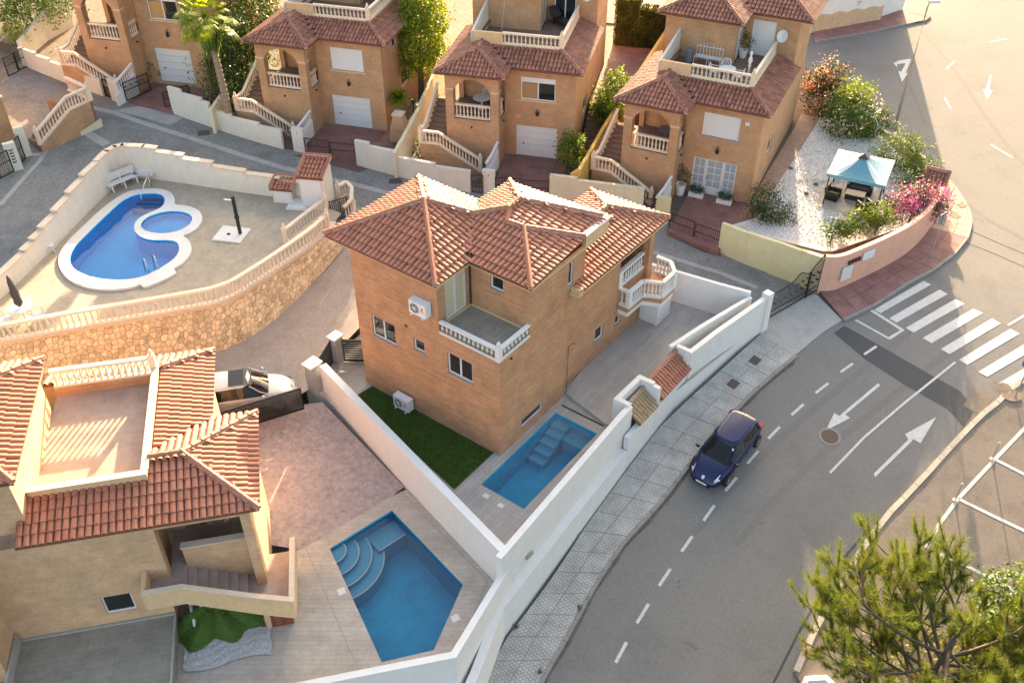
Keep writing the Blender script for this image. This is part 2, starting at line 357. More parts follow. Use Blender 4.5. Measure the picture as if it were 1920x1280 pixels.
def pip(p, poly):
    x, y = p[0], p[1]; c = False; n = len(poly); j = n-1
    for i in range(n):
        xi, yi, xj, yj = poly[i][0], poly[i][1], poly[j][0], poly[j][1]
        if (yi > y) != (yj > y) and x < (xj-xi)*(y-yi)/(yj-yi)+xi: c = not c
        j = i
    return c
def smoothloop(pts, n=2):
    for _ in range(n):
        q = []
        for i in range(len(pts)):
            a, b = pts[i], pts[(i+1) % len(pts)]
            q += [tuple(.75*x+.25*y for x, y in zip(a, b)), tuple(.25*x+.75*y for x, y in zip(a, b))]
        pts = q
    return pts
def smoothline(pts, n=2):
    for _ in range(n):
        q = [pts[0]]
        for i in range(len(pts)-1):
            a, b = pts[i], pts[i+1]
            q += [tuple(.75*x+.25*y for x, y in zip(a, b)), tuple(.25*x+.75*y for x, y in zip(a, b))]
        pts = q+[pts[-1]]
    return pts
def lerp(a, b, t): return tuple(x+(y-x)*t for x, y in zip(a, b))
def resample(pts, step):
    """points every step metres along a line"""
    out = [tuple(pts[0])]; acc = 0.
    for i in range(len(pts)-1):
        a, b = Vector(pts[i]), Vector(pts[i+1]); L = (b-a).length
        if L < 1e-9: continue
        t = step-acc
        while t <= L: out.append(tuple(a+(b-a)*(t/L))); t += step
        acc = L-(t-step)
    return out
def tag(o, label=None, cat=None, group=None, kind=None):
    if label: o['label'] = label
    if cat: o['category'] = cat
    if group: o['group'] = group
    if kind: o['kind'] = kind
    return o
def empty(name, loc, rz=0., label=None, cat=None, group=None):
    o = bpy.data.objects.new(name, None); C.objects.link(o); o.location = loc; o.rotation_euler = (0, 0, rz); o.empty_display_size = .3
    return tag(o, label, cat, group)
def copy_tree(o, parent=None):
    c = o.copy(); C.objects.link(c)
    if parent: c.parent = parent
    for ch in list(o.children): copy_tree(ch, c)
    return c

# ------------------------------------------------------------------ terrain height
def softp(t, k=1.2): return k*math.log1p(math.exp(min(t/k, 50)))
def sstep(t, a, b):
    t = min(1, max(0, (t-a)/(b-a))); return t*t*(3-2*t)
def ground_z(x, y): return -.3+.05*(y-38)-.107*softp(39-y)+.045*softp(12-x)*sstep(y, 38, 46)
def drape(name, poly, off, m, holes=(), skirt=0., parent=None, kind=None, step=1.0, zf=ground_z):
    """flat outline laid over the terrain, cut on a metre grid so that sheets follow it together"""
    loops = [[Vector((p[0], p[1], 0)) for p in poly]]+[[Vector((p[0], p[1], 0)) for p in h] for h in holes]
    flat = [v for l in loops for v in l]; tris = tessellate_polygon(loops)
    bm = bmesh.new(); bv = [bm.verts.new(v) for v in flat]
    for t in tris:
        try: bm.faces.new([bv[i] for i in t])
        except ValueError: pass
    xs = [v.x for v in flat]; ys = [v.y for v in flat]
    for ax, lo, hi in ((0, min(xs), max(xs)), (1, min(ys), max(ys))):
        k = math.floor(lo/step)*step
        while k < hi:
            if k > lo+1e-4:
                co = Vector((k, 0, 0)) if ax == 0 else Vector((0, k, 0)); no = Vector((1, 0, 0)) if ax == 0 else Vector((0, 1, 0))
                bmesh.ops.bisect_plane(bm, geom=bm.verts[:]+bm.edges[:]+bm.faces[:], dist=1e-4, plane_co=co, plane_no=no)
            k += step
    bmesh.ops.remove_doubles(bm, verts=bm.verts, dist=1e-4)
    for v in bm.verts: v.co.z = zf(v.co.x, v.co.y)+off
    if skirt:
        be = [e for e in bm.edges if e.is_boundary]
        r = bmesh.ops.extrude_edge_only(bm, edges=be)
        for v in [q for q in r['geom'] if isinstance(q, bmesh.types.BMVert)]: v.co.z -= skirt
    bmesh.ops.recalc_face_normals(bm, faces=bm.faces)
    me = bpy.data.meshes.new(name); bm.to_mesh(me); bm.free()
    up = sum(p.normal.z*p.area for p in me.polygons)
    if up < 0: me.flip_normals()
    uvbox(me); me.materials.append(M[m])
    o = link(name, me, parent)
    if kind: o['kind'] = kind
    return o
def flatpoly(poly, holes, z, mb=None):
    """flat sheet with holes as triangles"""
    mb = mb or MB()
    loops = [[Vector((p[0], p[1], 0)) for p in poly]]+[[Vector((p[0], p[1], 0)) for p in h] for h in holes]
    flat = [(v.x, v.y, z if not callable(z) else z(v.x, v.y)) for l in loops for v in l]
    return mb.add(flat, [tuple(t) for t in tessellate_polygon(loops)])

# ------------------------------------------------------------------ repeated architectural pieces
def tile_mesh(wd, ln, name='roof_tile', seg=5):
    """one barrel tile: x across, y down the slope, z out of the roof; lower end raised"""
    vs_ = []; f = []; r = wd*.445
    for y, lift, k in ((-ln*.56, .0, .92), (ln*.52, .028, 1.05)):
        for j in range(seg+1):
            a = PI*j/seg; vs_.append((-math.cos(a)*r*k, y, math.sin(a)*r*k*.80+lift))
    n = seg+1
    for j in range(seg): f.append((j, j+1, n+j+1, n+j))
    m0 = len(vs_)
    for j in range(seg+1):
        a = PI*j/seg; vs_.append((-math.cos(a)*r*.86, ln*.52, math.sin(a)*r*.86*.80+.012))
    for j in range(seg): f.append((n+j, n+j+1, m0+j+1, m0+j))
    return vs_, f
def tile_frames(poly, down, wd, ln, inset=.02):
    """places for tiles on a roof face: list of (origin, s, d, n)"""
    P = [Vector(p) for p in poly]; n = Vector((0, 0, 0))
    for i in range(len(P)):
        a, b = P[i], P[(i+1) % len(P)]; n += a.cross(b)
    n.normalize()
    if n.z < 0: n = -n
    d = Vector((down[0], down[1], 0)); d = (d-n*d.dot(n)).normalized(); s = d.cross(n).normalized()
    c = sum(P, Vector())/len(P)
    q = [((p-c).dot(s), (p-c).dot(d)) for p in P]
    s0, s1 = min(x for x, _ in q), max(x for x, _ in q); d0, d1 = min(y for _, y in q), max(y for _, y in q)
    out = []; ns = max(1, round((s1-s0)/wd)); ws = (s1-s0)/ns
    for i in range(ns):
        x = s0+(i+.5)*ws; y = d1-ln*.46
        while y > d0-ln*.3:
            if pip((x, y), q) or pip((x, y+ln*.3), q): out.append((c+s*x+d*y+n*.012, s, d, n))
            y -= ln
    return out
def roof(house, name, faces, wd, ln, limit=0, tmat='tile', smat='tile_s', ridges=(), eave_t=.10, rr=.10, ridge_mat=None, mortar=True):
    """roof part with its tiles; faces = [(polygon, downhill direction)]; limit = tiles built singly (nearest the camera)"""
    mb = MB()
    for poly, _ in faces:
        n = len(poly); mb.add(list(poly)+[(p[0], p[1], p[2]-eave_t) for p in poly], [tuple(range(n)), tuple(range(2*n-1, n-1, -1))]+[(i, (i+1) % n, n+(i+1) % n, n+i) for i in range(n)])
    r = mb.build(name, 'deck_roof', house)
    fr = [t for poly, dn in faces for t in tile_frames(poly, dn, wd, ln)]
    mw = Matrix.LocRotScale(house.location, house.rotation_euler, None); cp = cam.location
    fr.sort(key=lambda t: ((mw @ t[0])-cp).length)
    tv, tf = tile_mesh(wd, ln)
    if limit:
        b = MB().add(tv, tf); me = b.build('roof_tile', tmat, r, smooth=False, recalc=False)
        first = me; mesh = me.data
        for i, (o_, s, d, n) in enumerate(fr[:limit]):
            t = first if i == 0 else link('roof_tile', mesh, r)
            jit = rng.uniform(-.012, .012)
            mt = Matrix(((s.x, d.x, n.x, o_.x+s.x*jit), (s.y, d.y, n.y, o_.y+s.y*jit), (s.z, d.z, n.z, o_.z+rng.uniform(-.004, .006)), (0, 0, 0, 1)))
            t.matrix_basis = mt
    rest = fr[limit:]
    if rest:
        b = MB(); base = tv
        for o_, s, d, n in rest:
            jit = rng.uniform(-.01, .01)
            b.add([tuple(o_+s*(x+jit)+d*y+n*z) for x, y, z in base], tf)
        tag(b.build('roof_tiles', smat, r, recalc=False, uv=False), kind='stuff')
    # ridge and hip caps on a mortar bed
    if ridges:
        cap = MB(); bed = MB()
        for a, b_ in ridges:
            a, b_ = Vector(a), Vector(b_); L = (b_-a).length; k = max(1, round(L/.42)); up = Vector((0, 0, 1))
            dd = (b_-a)/L; sd_ = dd.cross(up).normalized(); uu = sd_.cross(dd)
            bed.bar(a+uu*.05, b_+uu*.05, rr*2.0, .13)
            for i in range(k):
                p0 = a+dd*(L*i/k); p1 = a+dd*(L*(i+1)/k+.04); vs_ = []
                for p, kk, lf in ((p0, .92, .10), (p1, 1.04, .12)):
                    for j in range(5):
                        an = PI*j/4; vs_.append(tuple(p+sd_*(-math.cos(an)*rr*kk)+uu*(math.sin(an)*rr*.85*kk+lf)))
                cap.add(vs_, [(j, j+1, 6+j, 5+j) for j in range(4)]+[(0, 1, 2, 3, 4), (9, 8, 7, 6, 5)])
        if mortar: tag(bed.build('mortar_bed', 'mortar', r), kind='stuff')
        tag(cap.build('ridge_tiles', ridge_mat or smat, r, recalc=False, uv=False), kind='stuff')
    return r
_bal = {}
def baluster_data(h, m):
    k = (round(h, 2), m)
    if k not in _bal:
        r = .062; prof = [(r*.95, 0), (r*.95, h*.10), (r*.5, h*.16), (r*1.05, h*.38), (r*.42, h*.80), (r*.9, h*.9), (r*.9, h)]
        o = MB().lathe(prof, 6).build('baluster', m, smooth=True); _bal[k] = o.data; bpy.data.objects.remove(o)
    return _bal[k]
def balustrade(parent, path, h=.85, m='bal', spacing=.22, posts=(0, -1), name=None, post_h=.12, finial=True, rail_w=.2, base=True):
    """rail on balusters along a 3-D line under parent (a thing, or a part named by name)"""
    if name: p = MB().build(name, m, parent) if False else None
    mbr = MB(); pts = [Vector(q) for q in path]; hb = h-.20
    for i in range(len(pts)-1):
        mbr.bar(pts[i]+Vector((0, 0, h-.05)), pts[i+1]+Vector((0, 0, h-.05)), rail_w, .11)
    root = mbr.build(name or 'handrail', m, parent)
    host = root if name else parent
    if base:
        b = MB()
        for i in range(len(pts)-1): b.bar(pts[i]+Vector((0, 0, .05)), pts[i+1]+Vector((0, 0, .05)), rail_w*1.05, .1)
        b.build('base_rail', m, host)
    me = baluster_data(hb, m)
    for i in range(len(pts)-1):
        L = (pts[i+1]-pts[i]).length; k = max(1, round(L/spacing))
        for j in range(k):
            q = pts[i].lerp(pts[i+1], (j+.5)/k); link('baluster', me, host, (q.x, q.y, q.z+.1))
    idx = [i % len(pts) for i in posts]
    for i in idx:
        b = MB().cbox(pts[i], .22, .22, h+post_h)
        if finial: b.lathe([(.05, 0), (.085, .07), (.09, .13), (.05, .20), (.02, .27)], 8, (pts[i].x, pts[i].y, pts[i].z+h+post_h))
        b.build('rail_post', m, host)
    return root
def frame_axes(o, u, n):
    return Vector(o), Vector(u).normalized(), Vector(n).normalized()
def panel(mb, o, u, n, W, H, holes=(), depth=.14):
    """wall face from o along u, H tall, with openings [(u0,u1,z0,z1)] and their reveals; n points outward"""
    o, u, n = frame_axes(o, u, n); z = Vector((0, 0, 1))
    xs = sorted({0., W, *[h[0] for h in holes], *[h[1] for h in holes]}); zs = sorted({0., H, *[h[2] for h in holes], *[h[3] for h in holes]})
    P = lambda x, y, d=0.: tuple(o+u*x+z*y-n*d)
    for i in range(len(xs)-1):
        for j in range(len(zs)-1):
            cx, cz = (xs[i]+xs[i+1])/2, (zs[j]+zs[j+1])/2
            if any(h[0] < cx < h[1] and h[2] < cz < h[3] for h in holes): continue
            mb.quad(P(xs[i], zs[j]), P(xs[i+1], zs[j]), P(xs[i+1], zs[j+1]), P(xs[i], zs[j+1]))
    for a, b, c, d in holes:
        dp = depth
        mb.quad(P(a, c), P(b, c), P(b, c, dp), P(a, c, dp)); mb.quad(P(a, d, dp), P(b, d, dp), P(b, d), P(a, d))
        mb.quad(P(a, c, dp), P(a, d, dp), P(a, d), P(a, c)); mb.quad(P(b, c), P(b, d), P(b, d, dp), P(b, c, dp))
    return mb
def orient_box(mb, o, u, n, a, b, c, d, f, k):
    """box in wall axes: a..b along u, c..d in height, from k to f outward"""
    z = Vector((0, 0, 1)); P = lambda x, y, w_: tuple(o+u*x+z*y+n*w_)
    mb.add([P(a, c, k), P(b, c, k), P(b, c, f), P(a, c, f), P(a, d, k), P(b, d, k), P(b, d, f), P(a, d, f)],
           [(3,2,1,0),(4,5,6,7),(0,1,5,4),(1,2,6,5),(2,3,7,6),(3,0,4,7)])
def window(house, o, u, n, a, b, c, d, sashes=2, depth=.12, sill=True, glass='glass', name='window', ft=.065, mull_rows=0, shutter=0.):
    """window part filling an opening: frame, panes and sill"""
    o, u, n = frame_axes(o, u, n); mb = MB(); B = lambda *q: orient_box(mb, o, u, n, *q)
    f, k = -depth+.055, -depth-.01
    B(a, b, c, c+ft, f, k); B(a, b, d-ft, d, f, k); B(a, a+ft, c+ft, d-ft, f, k); B(b-ft, b, c+ft, d-ft, f, k)
    w = (b-a-2*ft)/sashes
    for i in range(1, sashes): x = a+ft+i*w; B(x-ft*.6, x+ft*.6, c+ft, d-ft, f+.004, k)
    fr = mb.build(name, 'pvc', house)
    if shutter:
        s = MB(); orient_box(s, o, u, n, a+.02, b-.02, d-shutter, d-.01, f+.03, k); s.build('shutter_box', 'pvc', fr)
    for i in range(sashes):
        g_ = MB(); x0 = a+ft+i*w+(ft*.6 if i else 0); x1 = a+ft+(i+1)*w-(ft*.6 if i < sashes-1 else 0)
        orient_box(g_, o, u, n, x0, x1, c+ft, d-ft-shutter, f-.035, k+.002); g_.build('pane', glass if isinstance(glass, str) else glass[i % len(glass)], fr)
        if mull_rows:
            q = MB()
            for r_ in range(1, mull_rows): zz = c+ft+(d-c-2*ft)*r_/mull_rows; orient_box(q, o, u, n, x0, x1, zz-.018, zz+.018, f-.015, f-.034)
            orient_box(q, o, u, n, (x0+x1)/2-.018, (x0+x1)/2+.018, c+ft, d-ft, f-.014, f-.033); q.build('glazing_bars', 'pvc', fr)
    if sill:
        s = MB(); orient_box(s, o, u, n, a-.06, b+.06, c-.055, c-.002, .05, -depth+.05); s.build('sill', 'sill', fr)
    return fr
def shutter_panel(house, o, u, n, a, b, c, d, name='roller_shutter', depth=.1, slats=0, m='door_w'):
    o, u, n = frame_axes(o, u, n); fr = MB()
    t = .05; B = lambda *q: orient_box(fr, o, u, n, *q); f, k = -depth+.06, -depth-.01
    B(a, b, d-t, d, f, k); B(a, a+t, c, d-t, f, k); B(b-t, b, c, d-t, f, k)
    r = fr.build(name, 'pvc', house); nn = max(1, slats)
    H_ = (d-t-c)/nn; me = None
    for i in range(nn):
        mb = MB(); orient_box(mb, o, u, n, a+t, b-t, c+i*H_+.008, c+(i+1)*H_-.006, f-.02, k); mb.build('panel', m, r)
    return r

# ------------------------------------------------------------------ foliage
def leaves(mb, blobs, n, size, seed, flat=.0, aspect=1.7, shell=.55):
    r_ = random.Random(seed); tot = sum(b[3]*b[4]*b[5] for b in blobs)
    for cx_, cy_, cz_, rx, ry, rz in blobs:
        k = int(n*rx*ry*rz/tot)
        # leaves grow in clumps through the outer part of the crown
        nc = max(4, k//14); cl = []
        for _ in range(nc):
            d = Vector((r_.gauss(0, 1), r_.gauss(0, 1), r_.gauss(0, 1))).normalized(); q = r_.uniform(shell, 1.0)**.6*(1+.18*r_.gauss(0, 1))
            cl.append((Vector((cx_+d.x*rx*q, cy_+d.y*ry*q, cz_+d.z*rz*q)), d))
        sp = .32*(rx*ry*rz)**(1/3)*min(1, 2.2/nc**.33)+size
        for i in range(k):
            c, d = cl[i % nc]; p = c+Vector((r_.gauss(0, sp), r_.gauss(0, sp), r_.gauss(0, sp)))*.6
            nrm = (d*.7+Vector((r_.gauss(0, 1), r_.gauss(0, 1), r_.gauss(0, 1)+.5))).normalized()
            a = nrm.orthogonal().normalized(); an = r_.uniform(0, 2*PI); b = nrm.cross(a); t = a*math.cos(an)+b*math.sin(an); s_ = nrm.cross(t)
            L = size*r_.uniform(.6, 1.3); W = L/aspect
            mb.add([p-t*L*.5, p+s_*W*.5, p+t*L*.5, p-s_*W*.5], [(0, 1, 2, 3)])
    return mb
def bush(name, loc, blobs, n, size, m, label, cat='bush', group=None, seed=1, trunk=None, flowers=None, aspect=1.7, shell=.55):
    """shrub or tree: foliage blobs (offsets from loc), optional trunk lines [(path, r0, r1)], flowers (material, count, size)"""
    e = empty(name, loc, 0., label, cat, group)
    leaves(MB(), blobs, n, size, seed, aspect=aspect, shell=shell).build('crown', m, e, recalc=False, uv=False)
    if trunk is None: trunk = [([(0, 0, -.1), (0, 0, blobs[0][2])], .05, .03), ([(0, 0, .1), (blobs[0][3]*.4, .1, blobs[0][2])], .03, .015)]
    tb = MB()
    for path, r0, r1 in trunk: tb.tube(path, r0, 7, r1)
    tb.build('trunk', 'bark', e, smooth=True)
    if flowers:
        fm, k, fs = flowers; leaves(MB(), [(a, b, c+rz*.12, rx*1.06, ry*1.06, rz*1.0) for a, b, c, rx, ry, rz in blobs], k, fs, seed+50, aspect=1.2, shell=.85).build('blossom', fm, e, recalc=False, uv=False)
    return e

# ================================================================== GROUND, STREETS, PAVEMENTS
TERRACE = [(-24.94,33.82),(-23.57,34.05),(-20.99,34.96),(-18.32,35.77),(-15.76,36.56),(-13.92,37.2),(-12.83,38.66),(-11.69,40.39),(-10.52,42.36),(-9.96,43.66),(-9.52,45.41),(-11.85,47.01),(-13.47,47.3),(-17.29,48.38),(-21.11,49.37),(-22.36,49.5),(-22.87,49.06),(-23.12,48.2),(-24.14,41.96),(-25.09,37.68),(-25.71,35)]
gm = MB(); gx = [-90+2*i for i in range(101)]; gy = [2+2*i for i in range(75)]
for y in gy:
    for x in gx:
        z = ground_z(x, y)-.06
        if pip((x, y), TERRACE) or any(pip((x+dx, y+dy), TERRACE) for dx, dy in ((2,0),(-2,0),(0,2),(0,-2))): z -= 2.6
        if -14 < x < 14 and y < 37: z -= .9
        gm.v.append((x, y, z))
n = len(gx)
for j in range(len(gy)-1):
    for i in range(n-1): gm.f.append((j*n+i, j*n+i+1, (j+1)*n+i+1, (j+1)*n+i))
tag(gm.build('ground', 'rock', recalc=False, smooth=True), kind='structure')

KERB = [(0.42,19.24),(1.15,20.62),(2.07,22.16),(3.24,24.26),(4.48,26.12),(6.26,28.1),(7.94,30.28),(9.7,32.4),(11.24,34.14),(12.73,35.54),(14,36.68)]
WALLFOOT = [(-2.18,19.24),(-1.2,20.28),(-0.23,22.09),(0.78,23.44),(1.91,25.1),(3.13,27.07),(4.67,29.28),(6.7,32.12),(8.62,34.14),(10.58,36.09),(12.49,38.03)]
RKERB = [(16.91,39.16),(18.98,40.39),(21.19,42.12),(22.84,43.23),(24.51,44.69),(25.76,46.21),(26.56,47.69),(26.86,49.06),(26.91,50.78),(26.64,52.57),(26.25,54.77),(25.48,57.31),(24.51,58.84),(23.4,61.41),(22.51,63.73),(21.86,66.6)]
road = drape('road', [(60, 10), (95, 60), (95, 150), (24, 150), (20, 112)]+[(19.99,73.9),(21.26,68.33)]+list(reversed(RKERB))+[(15.72,38.41)]+list(reversed(KERB)), .0, 'asphalt', kind='structure')
# side street of old concrete climbing to the left, round the pool terrace
WALLOUT = [(-9.53,45.52),(-11.88,47.19),(-13.58,47.9),(-17.44,49),(-21.29,50),(-22.56,50.13),(-23.13,49.56),(-23.4,48.32),(-24.44,42.31),(-25.5,38.03),(-26.1,35.32)]
street = drape('side_street', WALLOUT+[(-62, 44), (-62, 70)]+[(-33.96,54.4),(-34.4,59.6),(-34.29,63.91),(-33.95,64.77),(-27.48,60.44),(-25.53,59.72),(-22.16,58.26),(-17.94,56.38),(-14.51,54.66),(-12.99,54.13),(-9.79,53.29),(-8.68,52.75),(-2.53,50.5),(-1.25,50.3),(2.11,50.14),(7.6,48.93),(11.72,45.94),(13.98,42.8),(16.16,41.53),(15.85,39.6),(13.03,38.6)]+[(8, 36), (-4, 36.5), (-8, 38)], .012, 'concrete', kind='structure')
# pale seams between the concrete bays
def seam(pts, wd, m='concrete_l', off=.022, name='concrete_seam'):
    l = offset_line(pts, wd/2); r = offset_line(pts, -wd/2); return drape(name, l+r[::-1], off, m, parent=street)
seam([(-30.73,58.89),(-28.46,58.51),(-25.95,57.65),(-23.33,56.28),(-20.65,55.02),(-17.29,53.35),(-14.42,52.01),(-12.02,51.11),(-9.03,50.15),(-6.41,49.13)], .42)
seam([(-28.28,58.82),(-28.8,56.71),(-28.6,54.05),(-28.51,51.55),(-28.76,49.29),(-28.99,46.78)], .28)
seam([(-28.8,56.71),(-26.99,55.1),(-25.21,53.68)], .6)
seam([(-29.23,52.23),(-28.55,52.28)], .35)
seam([(7.06,44.99),(9.33,43.96),(11.25,42.99),(13.06,41.74)], .3)
def plate(px, sx, sy, rz, off, m, parent, name='drain_cover'):
    c, s_ = math.cos(rz), math.sin(rz); return drape(name, [(px[0]+c*x-s_*y, px[1]+s_*x+c*y) for x, y in ((-sx/2, -sy/2), (sx/2, -sy/2), (sx/2, sy/2), (-sx/2, sy/2))], off, m, parent=parent, skirt=.02)
plate([(-19.71,55.56)][0], .75, .6, .3, .03, 'manhole', street); plate([(-7.16,50.87)][0], .75, .5, .2, .03, 'manhole', street)

def slabs(parent, L_, R_, along, across, top, m, jm, name='paving_slab', gap=.012, kerb=None, kerbw=.16, zf=ground_z, th=.14):
    """pavement laid in separate slabs between two lines of points; kerb stones along R_"""
    def total(p): return sum((Vector(p[i+1])-Vector(p[i])).length for i in range(len(p)-1))
    def at(p, t):
        t *= total(p)
        for i in range(len(p)-1):
            l = (Vector(p[i+1])-Vector(p[i])).length
            if t <= l or i == len(p)-2: return Vector(p[i]).lerp(Vector(p[i+1]), t/l)
            t -= l
    n_ = max(1, round(total(R_)/along)); ms = m if isinstance(m, (list, tuple)) else [m]
    for i in range(n_):
        a0, a1 = i/n_, (i+1)/n_
        c = [at(L_, a0), at(R_, a0), at(R_, a1), at(L_, a1)]
        for j in range(across):
            f0, f1 = j/across, (j+1)/across
            w_ = max(.3, (c[1]-c[0]).length)/across; l_ = max(.3, (c[3]-c[0]).length); g0, g1 = gap/w_, gap/l_
            u = [(f0+(f1-f0)*g0, g1), (f1-(f1-f0)*g0, g1), (f1-(f1-f0)*g0, 1-g1), (f0+(f1-f0)*g0, 1-g1)]
            p = [(c[0].lerp(c[1], a)).lerp(c[3].lerp(c[2], a), b) for a, b in u]
            dz = rng.uniform(-.004, .004); v = [(q_.x, q_.y, zf(q_.x, q_.y)+top+dz) for q_ in p]
            mb = MB().add(v+[(x, y, z-th) for x, y, z in v], [(0,1,2,3),(0,4,5,1),(1,5,6,2),(2,6,7,3),(3,7,4,0)])
            mb.build(name, ms[(i*7+j*3) % len(ms)] if not callable(m) else m, parent)
    if kerb:
        nk = max(1, round(total(R_)/1.0))
        for i in range(nk):
            a, b = at(R_, (i+.012)/nk), at(R_, (i+.988)/nk); d = (b-a).normalized(); s_ = Vector((d.y, -d.x))
            if (at(L_, .5)-at(R_, .5)).dot(s_) > 0: s_ = -s_
            v = [(p.x, p.y) for p in (a, b, b+s_*kerbw, a+s_*kerbw)]
            v = [(x, y, zf(x, y)+top+.006) for x, y in v]
            MB().add(v+[(x, y, z-.3) for x, y, z in v], [(0,1,2,3),(0,4,5,1),(1,5,6,2),(2,6,7,3),(3,7,4,0)]).build('kerb_stone', kerb, parent)
pave = drape('pavement', WALLFOOT+list(reversed(KERB)), .10, 'joint', kind='structure', skirt=.3)
slabs(pave, WALLFOOT, KERB, 1.05, 2, .125, ['slab', 'slab', 'slab_plain', 'slab', 'slab', 'slab_plain', 'slab'], 'joint', kerb='kerb_g')
for q in [(11.93,36.26),(10.62,34.77),(4.77,33.34)]:
    plate(q, .52, .45, .85, .138, 'manhole', pave)
# concrete crossing in front of the gate
APR = [(12.49,38.03),(13.31,39.8),(15.15,40.86),(16.07,41.17),(16.96,39.16),(15.84,38.34),(14,36.68)]
tag(drape('driveway_ramp', APR, .045, 'concrete_l', kind='structure', skirt=.3), kind='structure')
# red corner pavement, tan where it turns up the hill
RW = [(16.21,41.53),(16.87,41.39),(18.21,42.16),(20.32,43.52),(22.26,45.04),(24.06,47.26),(24.72,48.34),(25.14,49.23),(25.27,50.03),(25.19,50.96),(25.06,51.79)]
RK = [(16.96,39.16),(18.98,40.39),(21.19,42.12),(22.84,43.23),(24.51,44.69),(25.76,46.21),(26.56,47.69),(26.86,49.06),(26.91,50.78),(26.76,51.97),(26.58,53)]
rp = drape('corner_pavement', RW+RK[::-1], .10, 'red_base', kind='structure', skirt=.3)
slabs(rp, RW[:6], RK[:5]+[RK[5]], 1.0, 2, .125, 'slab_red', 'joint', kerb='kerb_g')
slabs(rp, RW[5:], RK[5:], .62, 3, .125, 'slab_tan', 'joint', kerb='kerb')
for q in [(26.71,49.46),(25.91,48.34)]: plate(q, .5, .45, .5, .138, 'manhole', rp)
# parking ground beyond the road with its kerb
PK = [(10.81,20.62),(11.72,22.05),(12.95,23.74),(14.36,25.54),(16.14,27.52),(17.11,28.37),(18.5,29.65),(19.68,30.78),(20.93,31.94),(22.15,33.02),(22.98,33.59),(23.79,34.37),(25.56,35.54),(27.68,36.93)]
park = drape('car_park', [(14, 8)]+PK+[(45, 44), (45, 8)], .12, 'asphalt_brown', kind='structure', skirt=.4)
def kerb_row(parent, pts, m, wd=.28, top=.16, L0=1.0):
    n_ = len(resample(pts, L0)); rs = resample(pts, L0)
    for i in range(len(rs)-1):
        a, b = Vector(rs[i]), Vector(rs[i+1]); d = (b-a).normalized(); a, b = a+d*.012, b-d*.012; s_ = Vector((-d.y, d.x))
        v = [(p.x, p.y) for p in (a-s_*.04, b-s_*.04, b-s_*wd, a-s_*wd)]
        v = [(x, y, ground_z(x, y)+top+rng.uniform(-.006, .006)) for x, y in v]
        MB().add(v+[(x, y, z-.3) for x, y, z in v], [(0,1,2,3),(0,4,5,1),(1,5,6,2),(2,6,7,3),(3,7,4,0)]).build('kerb_stone', m, parent)
kerb_row(park, [(x-.1, y+.1) for x, y in PK], 'kerb')
def mark(pts, name='painted_marking', off=.010, m='paint', parent=None): return drape(name, pts, off, m, parent=parent or road)
def line(pts, wd, **k): return mark(offset_line(pts, wd/2)+offset_line(pts, -wd/2)[::-1], **k)
for k in ([(23.81,32.15),(21.68,30.28),(19.49,28.32),(18.29,27.07),(17.38,25.92)], [(19.49,28.32),(20.73,27.46),(22.03,26.6)], [(21.74,30.45),(22.87,29.57)], [(17.81,25.67),(18.9,25.03),(20.42,23.98)]):
    line(k, .16, off=.13, parent=park, name='painted_bay_line')
# zebra crossing
for q in ([(18.84,39.99),(22.18,42.36),(22.47,42.03),(19.09,39.71)], [(19.44,39.32),(22.79,41.62),(23.11,41.24),(19.73,39)], [(20.09,38.61),(23.37,40.83),(23.75,40.46),(20.4,38.28)],
          [(20.75,37.9),(24.06,40.07),(24.45,39.72),(21.09,37.53)], [(21.44,37.14),(24.76,39.32),(25.09,38.94),(21.76,36.79)], [(22.12,36.42),(25.43,38.55),(25.79,38.2),(22.43,36.09)],
          [(22.81,35.64),(26.16,37.73),(26.54,37.38),(23.15,35.32)], [(23.53,34.9),(26.93,36.93),(27.34,36.61),(23.88,34.57)]):
    mark(q, name='zebra_stripe')
mark([(18.59,39.89),(18.74,40.01),(19.99,38.45),(19.07,37.79),(18.97,37.92),(19.77,38.45)], name='painted_box_line')
line([(17.66,39.2),(19.03,37.85)], .13, name='painted_box_line')
for q in ([(17.49,36.77),(18.26,37.33)], [(16.04,35.61),(16.78,36.18)], [(14.53,34.31),(15.28,34.92)], [(13.11,32.99),(13.82,33.64)], [(11.77,31.64),(12.43,32.31)], [(10.57,30.25),(11.19,30.95)],
          [(9.36,28.81),(9.97,29.51)], [(8.19,27.31),(8.77,28.08)], [(7.06,25.82),(7.61,26.55)], [(5.95,24.26),(6.51,25.03)], [(4.9,22.65),(5.45,23.47)], [(3.94,21.04),(4.43,21.87)]):
    line(q, .13, name='lane_dash', off=.014)
line([(14.21,29.76),(16.22,31.7),(18.79,33.82),(21.88,36.26)], .11, name='centre_line', off=.014)
mark([(17.7,34.92),(17.77,34.78),(15.66,33.02),(15.85,32.83),(14.53,32.09),(15.17,33.12),(15.37,32.93),(15.53,33.09)], name='lane_arrow')
mark([(16.16,29.71),(18.24,31.58),(18.18,31.89),(19.91,32.87),(18.75,31.37),(18.48,31.62),(18.33,31.44),(16.19,29.54)], name='lane_arrow')
mark([(34.69,66.43),(34.77,66.35),(33.79,64.21),(34.01,64.13),(33.15,62.79),(33.4,64.29),(33.58,64.25)], name='lane_arrow')
mark([(29.68,69.12),(29.74,69.03),(28.67,66.86),(28.8,66.77),(27.97,65.43),(28.2,67.11),(28.41,67.03),(29.15,68.41),(28.46,68.24),(28.3,67.72),(28.23,68.41),(28.8,68.86)], name='lane_arrow')
for q in ([(36.7,71.97),(38.31,72.64)], [(31.88,67.46),(32.92,68.77)], [(30.26,63.1),(30.13,61.48)], [(31.11,56.69),(31.9,55.03)], [(25.41,38.8),(27.26,40.01)]): line(q, .13, name='lane_dash')
